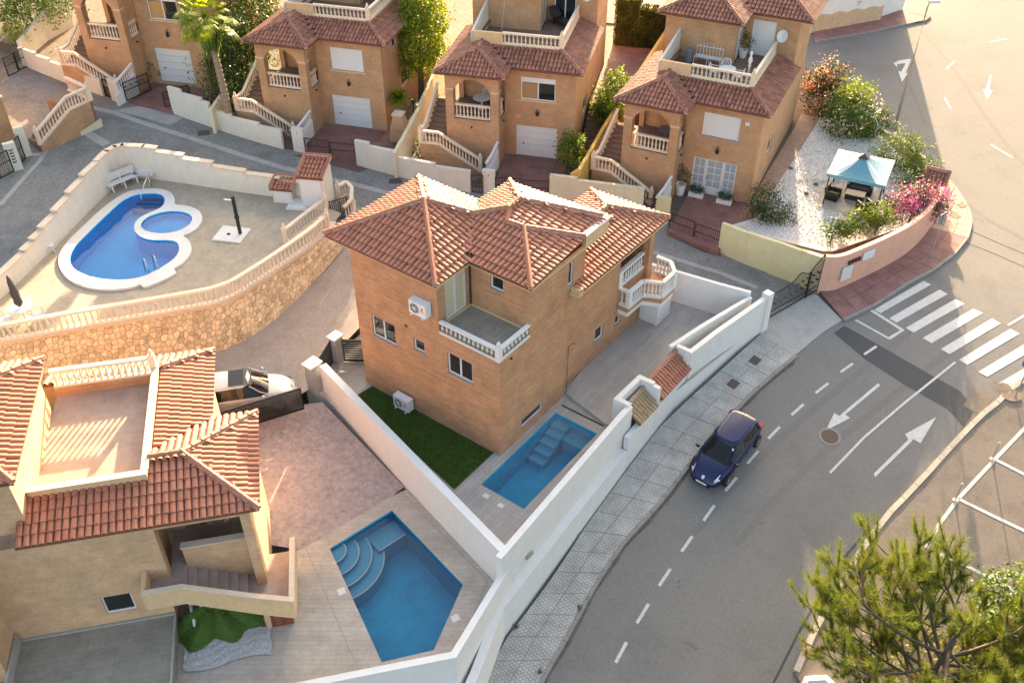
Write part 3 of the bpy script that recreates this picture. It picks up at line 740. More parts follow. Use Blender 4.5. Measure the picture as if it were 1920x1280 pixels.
# dark trench of fresh asphalt across the road, and a patch
mark([(16.31,38.26),(16.98,38.76),(18.44,37.37),(20.32,35.54),(21.54,34.44),(21.89,33.31),(21.07,32.31),(20.58,33.4),(19.05,34.73),(17.42,36.51)], name='asphalt_patch', m='asphalt_new', off=.007)
mark([(22.41,34.8),(23.14,34.14),(22.04,32.99),(21.42,33.56)], name='asphalt_patch', m='asphalt_brown', off=.0075)
drape('asphalt_joint', offset_line([(1.34,20.04),(2.96,19.84),(9.64,19.84),(11.37,22.38),(13.49,25.18),(15.27,26.94)], .05)+offset_line([(1.34,20.04),(2.96,19.84),(9.64,19.84),(11.37,22.38),(13.49,25.18),(15.27,26.94)], -.05)[::-1], .006, 'asphalt_new', parent=road)
for q in ([(26.33,47.05),(27.49,45.85),(28.8,44.59)], [(25.73,45.85),(27.05,44.69),(28.31,43.38)]): line(q, .09, name='asphalt_joint', m='asphalt_new', off=.006)
for q, wd_ in ((smoothline([(22.71,64.53),(24.88,61.41),(25.98,57.79),(26.47,52.88),(27.33,48.79),(29.26,46.11)], 2), .28), (smoothline([(28.8,68.33),(28.36,64.94),(28.01,61.79),(27.67,59.2)], 2), .22), (smoothline([(32.16,73.9),(32.47,67.46),(32.19,61.79),(32.11,56.76),(32.46,52.88)], 2), .30),
               (smoothline([(7.67,26.68),(10.49,29.94),(14.08,33.24),(18.6,36.93),(23.07,40.87)], 2), .35), (smoothline([(9.42,26.17),(12.28,29.23),(15.88,32.31),(20.42,35.88),(24.73,39.2)], 2), .35)):
    drape('tyre_track', offset_line(q, wd_/2)+offset_line(q, -wd_/2)[::-1], .004, 'asphalt_wear', parent=road)
rg_ = random.Random(4)
drape('gutter_dirt', offset_line(KERB, -.02)+[(x+rg_.uniform(-.07, .05), y+rg_.uniform(-.07, .05)) for x, y in resample(offset_line(KERB, -.27), .8)][::-1], .006, 'gutter', parent=road)
q = [(14.65,31.76)][0]; e = empty('manhole', (q[0], q[1], ground_z(*q)+.012), 0, 'round iron manhole cover in the road at the tip of the lane arrow', 'manhole')
MB().lathe([(.38, -.02), (.38, .004), (.36, .008)], 24).build('cover', 'manhole', e); MB().lathe([(.40, -.03), (.40, .006), (.50, .004), (.52, -.03)], 24, cap=False).build('ring', 'kerb_g', e)
sx_ = (ground_z(q[0]+.3, q[1])-ground_z(q[0]-.3, q[1]))/.6; sy_ = (ground_z(q[0], q[1]+.3)-ground_z(q[0], q[1]-.3))/.6; e.rotation_euler = Vector((-sx_, -sy_, 1)).to_track_quat('Z', 'Y').to_euler()
# brown patch with rubble round the blue sign post; corner planter
for k, (q, r_) in enumerate((([(23.85,34.04)][0], .5), ([(23.64,34.53)][0], .35))):
    drape('earth_patch', [(q[0]+r_*math.cos(a*.7), q[1]+r_*.8*math.sin(a*.7)) for a in range(9)], .165+.004*k, 'rock', parent=park)
# far street across the top, behind the houses
bp = drape('far_pavement', [(23.11,71.97),(30.84,75.09),(32.95,75.7),(33.64,76.52),(31.65,77.78),(23.67,74.39)], .12, 'red_base', kind='structure', skirt=.3)
slabs(bp, [(23.62,74.19),(28.09,75.9),(31.65,77.78)], [(23.11,71.97),(28.38,73.9),(33.08,76.11)], 1.3, 2, .13, 'slab_red', 'joint', kerb='kerb_g')
fs = drape('far_street', [(5.77,75.24),(6.17,82.33),(16.75,83),(15.37,73.89)], .03, 'asphalt', kind='structure')
drape('far_footway', [(8.18,78.85),(12.02,77.69),(14.1,76.91),(14.5,79.92),(8.43,82.01)], .06, 'pav_red', kind='structure', skirt=.2)
for i, q in enumerate(([(11.45,78.08),(11.7,78.31),(12.98,77.73),(12.78,77.51)], [(11.17,77.11),(11.41,77.33),(12.87,76.78),(12.65,76.46)], [(10.94,76.16),(11.15,76.48),(12.74,75.75),(12.53,75.43)], [(10.71,75.22),(10.87,75.54),(12.61,74.73),(12.41,74.42)])): drape('zebra_stripe', q, .045, 'paint', parent=fs)

# ================================================================== THE MAIN HOUSE AND ITS LOT
# lot frame: x runs along the pool front (away from the camera), y along the lawn front (to the left)
LO = Vector((-.60, 29.19, 0)); LA = R(53)
def lot(x, y, z=0.): return (LO.x+math.cos(LA)*x-math.sin(LA)*y, LO.y+math.sin(LA)*x+math.cos(LA)*y, z)
def lot_thing(name, label, cat, group=None, x=0, y=0, z=0, rz=0.):
    p = lot(x, y, z); return empty(name, p, LA+rz, label, cat, group)
house = lot_thing('brick_house', 'tan brick house with terracotta roofs and corner balcony beside the small pool', 'house')
X, Y, NX, NY = Vector((1,0,0)), Vector((0,1,0)), Vector((-1,0,0)), Vector((0,-1,0))
wb = MB()
# lawn front (faces -x): windows given as (y from the far left corner)
fw = [(8-7.12, 8-5.75, 3.28, 4.42), (8-4.66, 8-4.05, 3.70, 4.30), (8-2.76, 8-1.42, 3.36, 4.46)]
panel(wb, (0, 8, -.3), NY, NX, 8, 5.8, [(a, b, c+.3, d+.3) for a, b, c, d in fw])
panel(wb, (0, 8, 5.5), NY, NX, 4.85, 2.3)
# pool front (faces -y)
pw = [(1.55, 3.12, .42, .90)]
panel(wb, (0, 0, -.3), X, NY, 4.85, 5.8, [(a, b, c+.3, d+.3) for a, b, c, d in pw])
panel(wb, (2.1, 0, 5.5), X, NY, 3.95, 2.3, [(4.80-2.1, 5.17-2.1, .72, 1.9)])
# patio front, set back (faces -y)
qw = [(7.8-4.85, 8.5-4.85, 1.38, 2.15), (9.6-4.85, 10.1-4.85, 1.25, 1.8), (9.7-4.85, 11.95-4.85, 3.5, 5.2)]
panel(wb, (4.85, .3, -.3), X, NY, 7.35, 6.2, [(a, b, c, d) for a, b, c, d in qw])
wb.quad((4.85, 0, -.3), (4.85, .3, -.3), (4.85, .3, 5.9), (4.85, 0, 5.9))
# balcony recess walls, and the far sides
panel(wb, (2.1, 3.15, 5.5), NY, NX, 3.15, 2.3, [(3.15-2.05, 3.15-1.38, 1.38, 2.03)])
panel(wb, (0, 3.15, 5.5), X, NY, 2.1, 2.3, [(.5, 1.86, .06, 2.1)])
wb.quad((12.2, .3, -.3), (12.2, 3.7, -.3), (12.2, 3.7, 5.9), (12.2, .3, 5.9)); wb.quad((0, 8, -.3), (0, 8, 7.8), (6.05, 8, 7.8), (6.05, 8, -.3))
wb.quad((6.05, 3.7, -.3), (12.2, 3.7, -.3), (12.2, 3.7, 5.9), (6.05, 3.7, 5.9)); wb.quad((6.05, 0, 5.5), (6.05, 0, 7.8), (6.05, 8, 7.8), (6.05, 8, 5.5))
# porch behind the upper opening
wb.box(9.6, 12.1, .46, 2.2, 3.1, 3.18); wb.quad((9.6, 2.2, 3.1), (12.1, 2.2, 3.1), (12.1, 2.2, 5.6), (9.6, 2.2, 5.6)); wb.quad((9.6, .45, 3.1), (9.6, 2.2, 3.1), (9.6, 2.2, 5.6), (9.6, .45, 5.6)); wb.quad((12.1, .45, 3.1), (12.1, 2.2, 3.1), (12.1, 2.2, 5.6), (12.1, .45, 5.6))
wall_o = wb.build('wall', 'brick', house, recalc=False)
bm = MB(); bm.box(.0, 2.1, .0, 3.15, 5.42, 5.5); bm.build('balcony_floor', 'grey_tile', house)
sm = MB(); sm.box(2.07, 2.098, .02, 3.13, 5.5, 5.58); sm.box(.3, 2.1, 3.122, 3.148, 5.5, 5.58); sm.build('skirting', 'fascia', house)
window(house, (0, 8, 0), NY, NX, fw[0][0], fw[0][1], fw[0][2], fw[0][3])
window(house, (0, 8, 0), NY, NX, fw[1][0], fw[1][1], fw[1][2], fw[1][3], sashes=1)
window(house, (0, 8, 0), NY, NX, fw[2][0], fw[2][1], fw[2][2], fw[2][3])
window(house, (0, 0, 0), X, NY, 1.55, 3.12, .42, .90, sashes=1, sill=False)
window(house, (0, 0, 0), X, NY, 4.80, 5.17, 6.22, 7.40, sashes=1)
window(house, (4.85, .3, -.3), X, NY, *qw[0], sashes=1); window(house, (4.85, .3, -.3), X, NY, *qw[1], sashes=1)
window(house, (2.1, 3.15, 5.5), NY, NX, 3.15-2.05, 3.15-1.38, 1.38, 2.03, sashes=1)
window(house, (0, 3.15, 5.5), X, NY, .5, 1.86, .06, 2.1, sashes=2, sill=False, glass='glass_refl_pale', name='balcony_door', ft=.08)
for z_, y_, s_ in ((4.7, 5.03, .14), (7.55, 1.0, .1)):
    v = MB(); x_ = -.012 if z_ < 6 else 2.088; v.box(x_, x_+.02, y_-s_/2, y_+s_/2, z_, z_+s_); v.build('vent', 'black', house)
v = MB(); v.tube([(.75, -.02, 5.02), (.75, -.09, 5.02)], .05, 8); v.build('spout', 'iron_red', house)
v = MB(); v.tube([(4.95, -.06, .1), (4.95, -.06, 2.9), (5.15, -.16, 3.0), (5.35, -.22, 2.85)], .018, 6); v.build('shower_pipe', 'bark', house)
v = MB(); v.tube([(2.05, 3.09, 5.6), (2.05, 3.09, 7.7)], .035, 6); v.build('downpipe', 'iron_red', house)
# balcony rail, in white
r_ = balustrade(house, [(.05, 3.1, 5.30), (.05, .05, 5.30)], .62, 'bal_w', .24, posts=(), name='balcony_railing', rail_w=.17)
r2 = balustrade(house, [(.05, .05, 5.30), (2.05, .05, 5.30)], .62, 'bal_w', .24, posts=(0,), name='balcony_railing', rail_w=.17)
# curved stair balcony over the patio
LP_ = [(9.7, .28), (9.7, -.3), (11.0, -.35), (11.35, -1.2), (12.6, -1.2), (13.3, -.6), (13.3, .28)]
sl = MB(); sl.prism(LP_, 1.98, 2.26, bot=True); sl.build('stair_landing', 'brick', house)
s2 = MB(); s2.prism([(9.72, .28), (9.72, -.26), (11.0, -.31), (11.38, -1.16), (12.55, -1.16), (13.2, -.58), (13.2, .28)], 1.72, 1.98, bot=True); s2.build('landing_soffit', 'white', house)
balustrade(house, [(9.78, .25, 2.26), (9.78, -.24, 2.26)], .95, 'bal_w', .2, posts=(), name='landing_railing')
balustrade(house, [(9.78, -.24, 2.26), (10.98, -.29, 2.26), (11.4, -1.12, 2.26), (12.55, -1.12, 2.26), (13.2, -.55, 2.26), (13.2, .25, 2.26)], .95, 'bal_w', .2, posts=(0, 3), finial=False, name='landing_railing', post_h=.02)
balustrade(house, [(9.75, .36, 3.2), (11.9, .36, 3.2)], .9, 'bal_w', .24, posts=(0,), finial=False, post_h=.02, name='porch_railing')
b = MB(); b.box(12.05, 12.45, .1, .5, -.1, 5.9); b.build('porch_pillar', 'brick', house)
b = MB(); b.box(12.0, 13.3, -.75, .28, -.1, 1.72); b.build('stair_store', 'white', house)
# fascia under the eaves
f = MB()
f.box(-.10, .0, 3.05, 9.3, 7.60, 7.70); f.box(2.0, 2.1, -.06, 3.1, 7.60, 7.70); f.box(2.1, 6.05, -.07, 0, 7.60, 7.70); f.box(-.1, 2.0, 3.06, 3.13, 7.60, 7.70)
f.box(4.95, 12.6, -.42, .28, 5.72, 5.86); f.box(12.2, 12.6, .3, 4, 5.72, 5.86)
f.box(5.0, 5.3, -.46, -.02, 5.70, 6.10)
f.build('eaves_moulding', 'fascia', house)
FL, FR_, AP, BL_ = (-.12, 9.36, 7.75), (-.12, 3.08, 7.75), (3.0, 6.3, 9.03), (6.0, 9.36, 7.75)
VB, V_, V2 = (2.0, 3.08, 7.75), (4.14, 4.55, 8.45), (6.05, 5.72, 7.75)
ER, P5, P4, P3, P2, P1 = (2.0, -.08, 7.75), (4.49, 2.12, 8.50), (4.35, 2.88, 8.55), (5.10, 3.30, 8.76), (5.83, 3.32, 8.80), (8.28, 5.74, 7.75)
P6, P7, P8, PB = (7.45, .12, 8.32), (5.86, -.02, 8.16), (7.55, -.02, 8.14), (8.3, .1, 7.75)
roof(house, 'roof', [([FL, FR_, AP], (-1, 0)), ([FR_, VB, V_, AP], (0, -1)), ([FL, AP, BL_], (0, 1)), ([BL_, AP, V_, V2], (1, 0)),
                     ([VB, ER, P5, P4, P3, V_], (-1, 0)), ([ER, P7, P5], (0, -1)), ([V_, P3, P2, P1, V2], (0, 1)), ([P2, P6, PB, P1], (1, 0)), ([P5, P7, P8, P6, P2, P3, P4], (0, -1)),
                     ([(5.05, -.45, 5.95), (12.65, -.45, 5.95), (10.45, 1.72, 6.8), (6.1, 1.72, 6.8)], (0, -1)), ([(12.65, -.45, 5.95), (12.5, 3.9, 5.95), (10.45, 1.72, 6.8)], (1, 0)),
                     ([(10.45, 1.72, 6.8), (12.5, 3.9, 5.95), (8.3, 3.9, 5.95), (6.3, 1.72, 6.8)], (0, 1))],
     .25, .40, limit=300, ridges=[(FL, AP), (FR_, AP), (AP, BL_), (V_, P3), (AP, V_), (ER, P5), (P5, P4), (P4, P3), (P3, P2), (P2, P1), (P5, P7), (P2, P6), ((12.65, -.45, 5.95), (10.45, 1.72, 6.8)), ((10.45, 1.72, 6.8), (12.5, 3.9, 5.95)), ((10.45, 1.72, 6.8), (8.4, 1.72, 6.8))])
pp = MB(); pp.box(5.88, 7.62, -.10, .10, 7.62, 8.24); pp.build('roof_parapet', 'fascia', house); pp = MB(); pp.box(5.84, 7.66, -.13, .13, 8.24, 8.30); pp.build('parapet_cap', 'white', house)
vb = MB(); vb.bar((VB[0], VB[1], 7.83), (V_[0], V_[1], 8.53), .14, .03); vb.build('valley_gutter', 'iron_red', house)

# ---- air conditioners
def ac_unit(x, y, z, label):
    e = lot_thing('air_conditioner', label, 'air conditioner', 'outdoor air conditioner units', x, y, z)
    b = MB(); b.box(-.36, 0, -.45, .45, 0, .66); b.build('casing', 'ac', e)
    g_ = MB(); g_.v = []; ring = []
    n = 18; g_.add([(-.372, .14+.24*math.cos(2*PI*i/n), .33+.24*math.sin(2*PI*i/n)) for i in range(n)], [tuple(range(n))]); g_.build('fan_grille', 'ac_dark', e)
    h = MB(); h.add([(-.38, .14+.07*math.cos(2*PI*i/10), .33+.07*math.sin(2*PI*i/10)) for i in range(10)], [tuple(range(10))])
    for k in range(6): a = k*PI/3; h.bar((-.378, .14, .33), (-.378, .14+.235*math.cos(a), .33+.235*math.sin(a)), .02, .012)
    h.build('fan_hub', 'ac', e)
    l = MB(); l.add([(-.366, -.27+.06*math.cos(2*PI*i/12), .42+.06*math.sin(2*PI*i/12)) for i in range(12)], [tuple(range(12))]); l.build('badge', 'red_logo', e)
    t = MB()
    for k in range(4): t.box(-.366, -.362, -.38+k*.055, -.345+k*.055, .27, .32)
    t.build('lettering', 'red_logo', e)
    f = MB()
    for s_ in (-.3, .3): f.box(-.44, .02, s_-.03, s_+.03, -.05, 0)
    f.build('bracket', 'ac', e); return e
ac_unit(-.03, 3.93, 6.05, 'white air conditioner on the wall beside the balcony')
ac_unit(-.12, 5.35, .08, 'white air conditioner standing on the green lawn strip')

# ---- deck, pool and lawn
DECK = [(-4.85, -3.98), (4.05, -3.45), (15.0, -4.9), (15.2, -4.2), (14.35, 1.6), (12.2, 8.2), (3, 10.8), (-.3, 10.6), (-2.0, 10.0), (-1.75, 9.1)]
POOL = [(-1.82, -2.62), (-1.82, -.38), (3.66, -.36), (3.66, -2.62)]
LAWN = [(-2.72, .33), (-.06, .33), (-.06, 7.55), (-.95, 7.68), (-1.2, 7.4)]
deck = lot_thing('deck', None, None); deck['kind'] = 'structure'
dk = flatpoly(DECK, [POOL], 0.0); dk.build('deck_floor', 'deck', deck, recalc=False)
MB().prism(DECK, -1.6, -.02, cap=False).build('deck_edge', 'white', deck)
lw = MB().prism(LAWN, 0.0, .03); lw.build('turf_base', 'turf', deck)
tb = MB(); rr = random.Random(5)
for i in range(26000):
    x = rr.uniform(-2.75, -.05); y = rr.uniform(.3, 7.7)
    if not pip((x, y), LAWN): continue
    a = rr.uniform(0, 2*PI); h = rr.uniform(.03, .065); dx, dy = .012*math.cos(a), .012*math.sin(a); lx, ly = rr.gauss(0, .02), rr.gauss(0, .02)
    tb.add([(x-dx, y-dy, .03), (x+dx, y+dy, .03), (x+lx, y+ly, .03+h)], [(0, 1, 2)])
t_ = tb.build('turf', leafmat('turf blades', (.03, .07, .008), (.06, .115, .018), .1), deck, recalc=False, uv=False); t_['kind'] = 'stuff'
st = MB(); st.box(4.2, 4.28, -2.6, -.3, .001, .012); st.build('drain_slot', 'black', deck)
pool = lot_thing('swimming_pool', 'small rectangular blue swimming pool between the brick house and the white street wall', 'swimming pool')
def basin(parent, loop, z0, depth, m, tilt=None):
    b = MB(); n = len(loop); lp = ccw(loop)
    b.add([(x, y, z0) for x, y in lp]+[(x, y, z0-depth) for x, y in lp], [(i, n+i, n+(i+1) % n, (i+1) % n) for i in range(n)])
    flatpoly(lp, [], z0-depth, b); return b.build('basin', m, parent, recalc=False)
basin(pool, POOL, 0.0, 1.45, 'pool_tile')
MB().quad((-1.82, -2.62, -.10), (-1.82, -.38, -.10), (3.66, -.36, -.10), (3.66, -2.62, -.10)).build('water', 'water', pool, uv=False)
for k in range(5):
    b = MB(); b.box(3.18-.42*k, 3.64-.42*k, -1.22, -.40, -1.44, -.32-.20*k); b.build('step', 'pool_step' if k < 5 else 'pool_tile', pool)
b = MB(); b.box(2.95, 3.64, -2.60, -1.24, -1.44, -.62); b.build('seat_ledge', 'pool_step', pool)
for x, y in ((-2.2, -.95), (-2.25, -1.75)):
    b = MB(); b.box(x-.11, x+.11, y-.13, y+.13, .001, .015); b.build('skimmer_lid', 'coping', pool)
# raised platform by the patio and its step
b = MB(); b.prism([(4.95, .02), (6.65, .28), (6.55, -1.7), (4.5, -3.3), (4.32, -2.6)], .004, .10); b.build('platform', 'deck', deck)

# ---- white walls round the lot
wt = 'white'
sw = lot_thing('street_wall', 'tall white rendered wall with a ledge between the small pool and the pavement', 'wall')
MB().wall([(-5.35, -4.06), (3.95, -3.62), (4.6, -3.62)], .26, -4.4, 1.55).build('wall_body', wt, sw)
MB().wall([(-5.6, -4.30), (-.5, -4.08), (3.9, -3.92)], .34, -4.6, [-.95, -.62, -.40]).build('ledge', wt, sw)
MB().wall([(-12.5, -6.3), (-8.2, -5.15), (-5.6, -4.30)], .34, -5.4, [-1.75, -1.3, -.95]).build('ledge', wt, sw)
v = MB(); v.box(-3.75, -3.35, -4.225, -4.15, -.12, .02); v.build('wall_lamp', 'sill', sw)
MB().wall([(4.6, -3.62), (4.6, -2.95), (6.45, -3.0), (6.45, -3.72)], .24, -2.0, 1.62).build('pier_body', wt, sw)
MB().wall([(3.95, -3.95), (9.22, -3.86)], .25, -2.6, [.35, .55]).build('meter_front', wt, sw)
MB().wall([(6.45, -3.3), (6.45, -4.05)], .22, -2.0, 1.5).build('meter_pier', wt, sw); MB().wall([(9.45, -3.2), (9.45, -4.05)], .22, -2.0, 1.6).build('meter_pier', wt, sw)
def canopy(x0, x1, y0, y1, zf, zb, tm, label):
    e = lot_thing('tiled_canopy', label, 'canopy', 'small tiled wall canopies', x0, y0, 0)
    F = [((0, 0, zf), (x1-x0, 0, zf), (x1-x0, y1-y0, zb), (0, y1-y0, zb))]
    r = roof(e, 'canopy_roof', [(list(F[0]), (0, -1))], .21, .34, limit=60, tmat=tm, smat=tm, ridges=[((0, y1-y0, zb), (x1-x0, y1-y0, zb))], rr=.08, ridge_mat=tm)
    return e
canopy(6.62, 9.3, -4.15, -3.25, .72, 1.28, 'tile', 'red tiled canopy set in the white street wall nearest the gate')
canopy(4.7, 6.3, -4.15, -3.3, .62, 1.15, 'tile_old', 'weathered mossy tiled canopy set in the white street wall beside the pool')
w2 = lot_thing('white_wall', 'long white wall curving from the red canopy to the iron gate', 'wall')
MB().wall([(9.2, -3.82), (11.5, -4.2), (15.3, -4.95)], .25, -2.2, [1.45, 1.6, 1.75]).build('wall_body', wt, w2)
b = MB(); b.cbox((15.4, -4.97, -.6), .42, .42, 2.55, -.2); b.build('gate_pillar', wt, w2)
w3 = lot_thing('white_wall', 'inner white wall along the patio, parallel to the curved street wall', 'wall')
MB().wall([(9.15, -3.0), (11.5, -3.45), (15.0, -4.25)], .2, -.2, 1.62).build('wall_body', wt, w3)
w4 = lot_thing('white_wall', 'white wall closing the far end of the grey patio', 'wall')
MB().wall([(14.15, 1.5), (14.75, -2.6), (15.05, -4.2)], .2, -.2, 1.85).build('wall_body', wt, w4)
MB().wall([(14.15, 1.5), (12.6, 8.0)], .2, -.2, 1.2).build('wall_body', wt, w4)
dwl = lot_thing('dividing_wall', 'long white wall dividing the green lawn from the neighbouring mauve patio', 'wall')
MB().wall([(-1.55, 9.05), (-2.35, 6.0), (-4.95, -3.95)], .34, -1.4, [1.6, 1.58, 1.55]).build('wall_body', wt, dwl)
# front gates on the left side of the house
gp = lot_thing('gate_pillar', 'pale pillar with a white cap left of the brick house, between two black slatted gates', 'pillar', x=.35, y=10.2)
b = MB(); b.cbox((0, 0, -.2), .5, .42, 1.65); b.build('shaft', 'concrete_l', gp); b = MB(); b.cbox((0, 0, 1.45), .62, .54, .09); b.build('cap', 'white', gp)
gp = lot_thing('gate_pillar', 'pale pillar with a white cap at the head of the dividing wall', 'pillar', x=-1.75, y=9.55)
b = MB(); b.cbox((0, 0, -.2), .6, .5, 1.72); b.build('shaft', 'concrete_l', gp); b = MB(); b.cbox((0, 0, 1.52), .74, .62, .09); b.build('cap', 'white', gp)
def slat_gate(a, b_, z, h, label, group='black slatted gates', n=9, handle=True):
    a, b_ = Vector((*a, z)), Vector((*b_, z)); L = (b_-a).length; e = empty('slatted_gate', tuple(a), math.atan2(b_.y-a.y, b_.x-a.x), label, 'gate', group)
    f = MB(); f.box(0, .05, -.025, .025, 0, h); f.box(L-.05, L, -.025, .025, 0, h); f.box(.05, L-.05, -.024, .024, 0, .05); f.box(.05, L-.05, -.024, .024, h-.05, h); f.build('gate_frame', 'black', e)
    me = None; p = (h-.1)/n
    for i in range(n):
        if me is None:
            s_ = MB(); s_.box(.05, L-.05, -.012, .012, 0, p*.72); o = s_.build('slat', 'black', e, loc=(0, 0, .06)); me = o.data
        else: link('slat', me, e, (0, 0, .06+p*i))
    if handle:
        q = MB(); q.box(L*.38, L*.60, -.05, -.03, h*.55, h*.55+.07); q.build('handle', 'steel', e)
    return e
slat_gate(lot(.45, 9.9)[:2], lot(1.6, 8.25)[:2], 0.02, 1.35, 'short black slatted gate touching the left wall of the brick house')
slat_gate(lot(-1.3, 9.75)[:2], lot(.2, 10.35)[:2], 0.02, 1.3, 'narrow black solid looking gate between two white capped pillars', n=14, handle=False)
slat_gate((-9.59,32.1,0.05)[:2], (-13.23,30.3,0.05)[:2], 0.05, 1.3, 'wide black slatted sliding gate in front of the white car', n=10)
b = empty('gate_post', (-13.44,31.2,0.1), 0.2, 'small rendered post at the left end of the wide black gate', 'post'); MB().cbox((0, 0, -.2), .45, .4, 1.6).build('shaft', 'cream', b); MB().cbox((0, 0, 1.4), .55, .5, .08).build('cap', 'white', b)

# ================================================================== GRAVEL DRIVE
def drive_z(x, y): return max(-.02, .1+.083*(y-34.5))
DRIVE = [(-9.77,43.67),(-9.65,46.39)]+[(-9.59,47.75),(-7.09,48.22)]+[lot(14.4, 1.4)[:2], lot(12.4, 8.3)[:2], lot(3, 10.9)[:2], lot(.3, 10.5)[:2], lot(-1.6, 9.7)[:2], lot(-2.8, 9.9)[:2]]+[(-13.24,30.69),(-15.89,30.96),(-24.52,29.96)]+[(-25.61,32.37),(-23.7,33.1),(-21.05,34),(-18.39,34.77),(-15.74,35.4),(-13.96,36.3)]+[(-12.65,37.44),(-11.68,39.56)]+[(-10.47,41.91)]
tag(drape('gravel_drive', DRIVE, .0, 'apron', kind='structure', zf=drive_z), kind='structure')

# ================================================================== NEIGHBOUR'S HOUSE, LOWER LEFT
NO = Vector((-12.49, 21.17, 0)); NA = R(12.5)
def nb(u, v, z=0.): return (NO.x+math.cos(NA)*u-math.sin(NA)*v, NO.y+math.sin(NA)*u+math.cos(NA)*v, z)
def nb_thing(name, label, cat, group=None, u=0, v=0, z=0, rz=0.): return empty(name, nb(u, v, z), NA+rz, label, cat, group)
nh = nb_thing('brick_house', 'tan brick house with an open roof terrace, nearest the five sided pool', 'house')
U, V_ax = Vector((1,0,0)), Vector((0,1,0))
wb = MB()
panel(wb, (-5.45, 0, -.2), X, NY, 5.45, 5.0, [(-2.26+5.45, -1.22+5.45, .78, 1.75)])
wb.quad((-5.45, 0, -.2), (-5.45, -1.6, -.2), (-5.45, -1.6, 4.8), (-5.45, 0, 4.8)); wb.quad((-9, -1.6, -.2), (-5.45, -1.6, -.2), (-5.45, -1.6, 4.8), (-9, -1.6, 4.8))
wb.quad((0, 0, -.7), (0, 2.2, -.7), (0, 2.2, 4.8), (0, 0, 4.8))
wb.quad((3.45, .45, -.7), (3.45, 4.5, -.7), (3.45, 4.5, 4.8), (3.45, .45, 4.8)); wb.quad((1.8, 4.5, -.7), (3.45, 4.5, -.7), (3.45, 4.5, 4.8), (1.8, 4.5, 4.8))
wb.quad((1.8, 4.5, -.2), (1.8, 8.6, -.2), (1.8, 8.6, 4.8), (1.8, 4.5, 4.8)); wb.quad((-9, 8.6, -.2), (1.8, 8.6, -.2), (1.8, 8.6, 4.8), (-9, 8.6, 4.8))
wb.box(3.1, 3.45, .0, .45, .8, 4.8); wb.box(-.02, .25, -.02, .4, 2.0, 4.8)
wb.box(0, .7, 2.2, 2.4, 2.0, 4.8); wb.box(2.5, 3.44, 2.2, 2.4, 2.0, 4.8); wb.box(.7, 2.5, 2.2, 2.4, 4.3, 4.8); wb.box(-.3, 3.43, .02, .40, 4.55, 4.8)
wb.box(.8, 3.1, .46, .66, .8, 2.9)
wb.build('wall', 'brick_pale', nh, recalc=False)
up = MB(); panel(up, (-9, .75, 4.7), X, NY, 5.25, 2.65, [(3.0, 4.4, .9, 2.0)]); panel(up, (-3.75, .75, 4.7), V_ax, X, 5.6, 2.65); up.quad((-9, 6.35, 4.7), (-3.75, 6.35, 4.7), (-3.75, 6.35, 7.35), (-9, 6.35, 7.35))
up.build('upper_wall', 'brick_pale', nh, recalc=False)
window(nh, (-5.45, 0, -.2), X, NY, -2.26+5.45, -1.22+5.45, .78, 1.75, sashes=1, sill=False)
window(nh, (-9, .75, 4.7), X, NY, 3.0, 4.4, .9, 2.0)
fl = MB(); fl.box(-3.75, .1, 1.7, 7.5, 4.9, 5.0); fl.build('terrace_floor', 'terr', nh)
pf = MB(); pf.box(-3.72, .18, 1.55, 1.75, 4.9, 5.72); pf.box(.0, .2, 1.76, 7.4, 4.9, 5.72); pf.build('terrace_parapet', 'fascia', nh)
pc = MB(); pc.box(-3.74, .20, 1.52, 1.78, 5.72, 5.77); pc.box(-.03, .23, 1.79, 7.4, 5.721, 5.771); pc.build('parapet_cap', 'stonecap', nh)
bk = MB(); bk.box(-3.74, -.01, 7.3, 7.5, 4.9, 5.42); bk.build('terrace_back_wall', 'brick', nh)
balustrade(nh, [(-3.7, 7.4, 5.42), (0.05, 7.4, 5.42)], .82, 'bal', .235, posts=(-1,), name='terrace_railing')
fs_ = MB(); fs_.box(-4.0, 3.72, -.06, .05, 4.74, 4.86); fs_.box(3.40, 3.72, .05, 4.7, 4.74, 4.86); fs_.box(1.8, 2.08, 4.71, 8.85, 4.74, 4.86); fs_.box(-3.75, -3.42, .42, 6.3, 7.22, 7.34); fs_.build('eaves_moulding', 'fascia', nh)
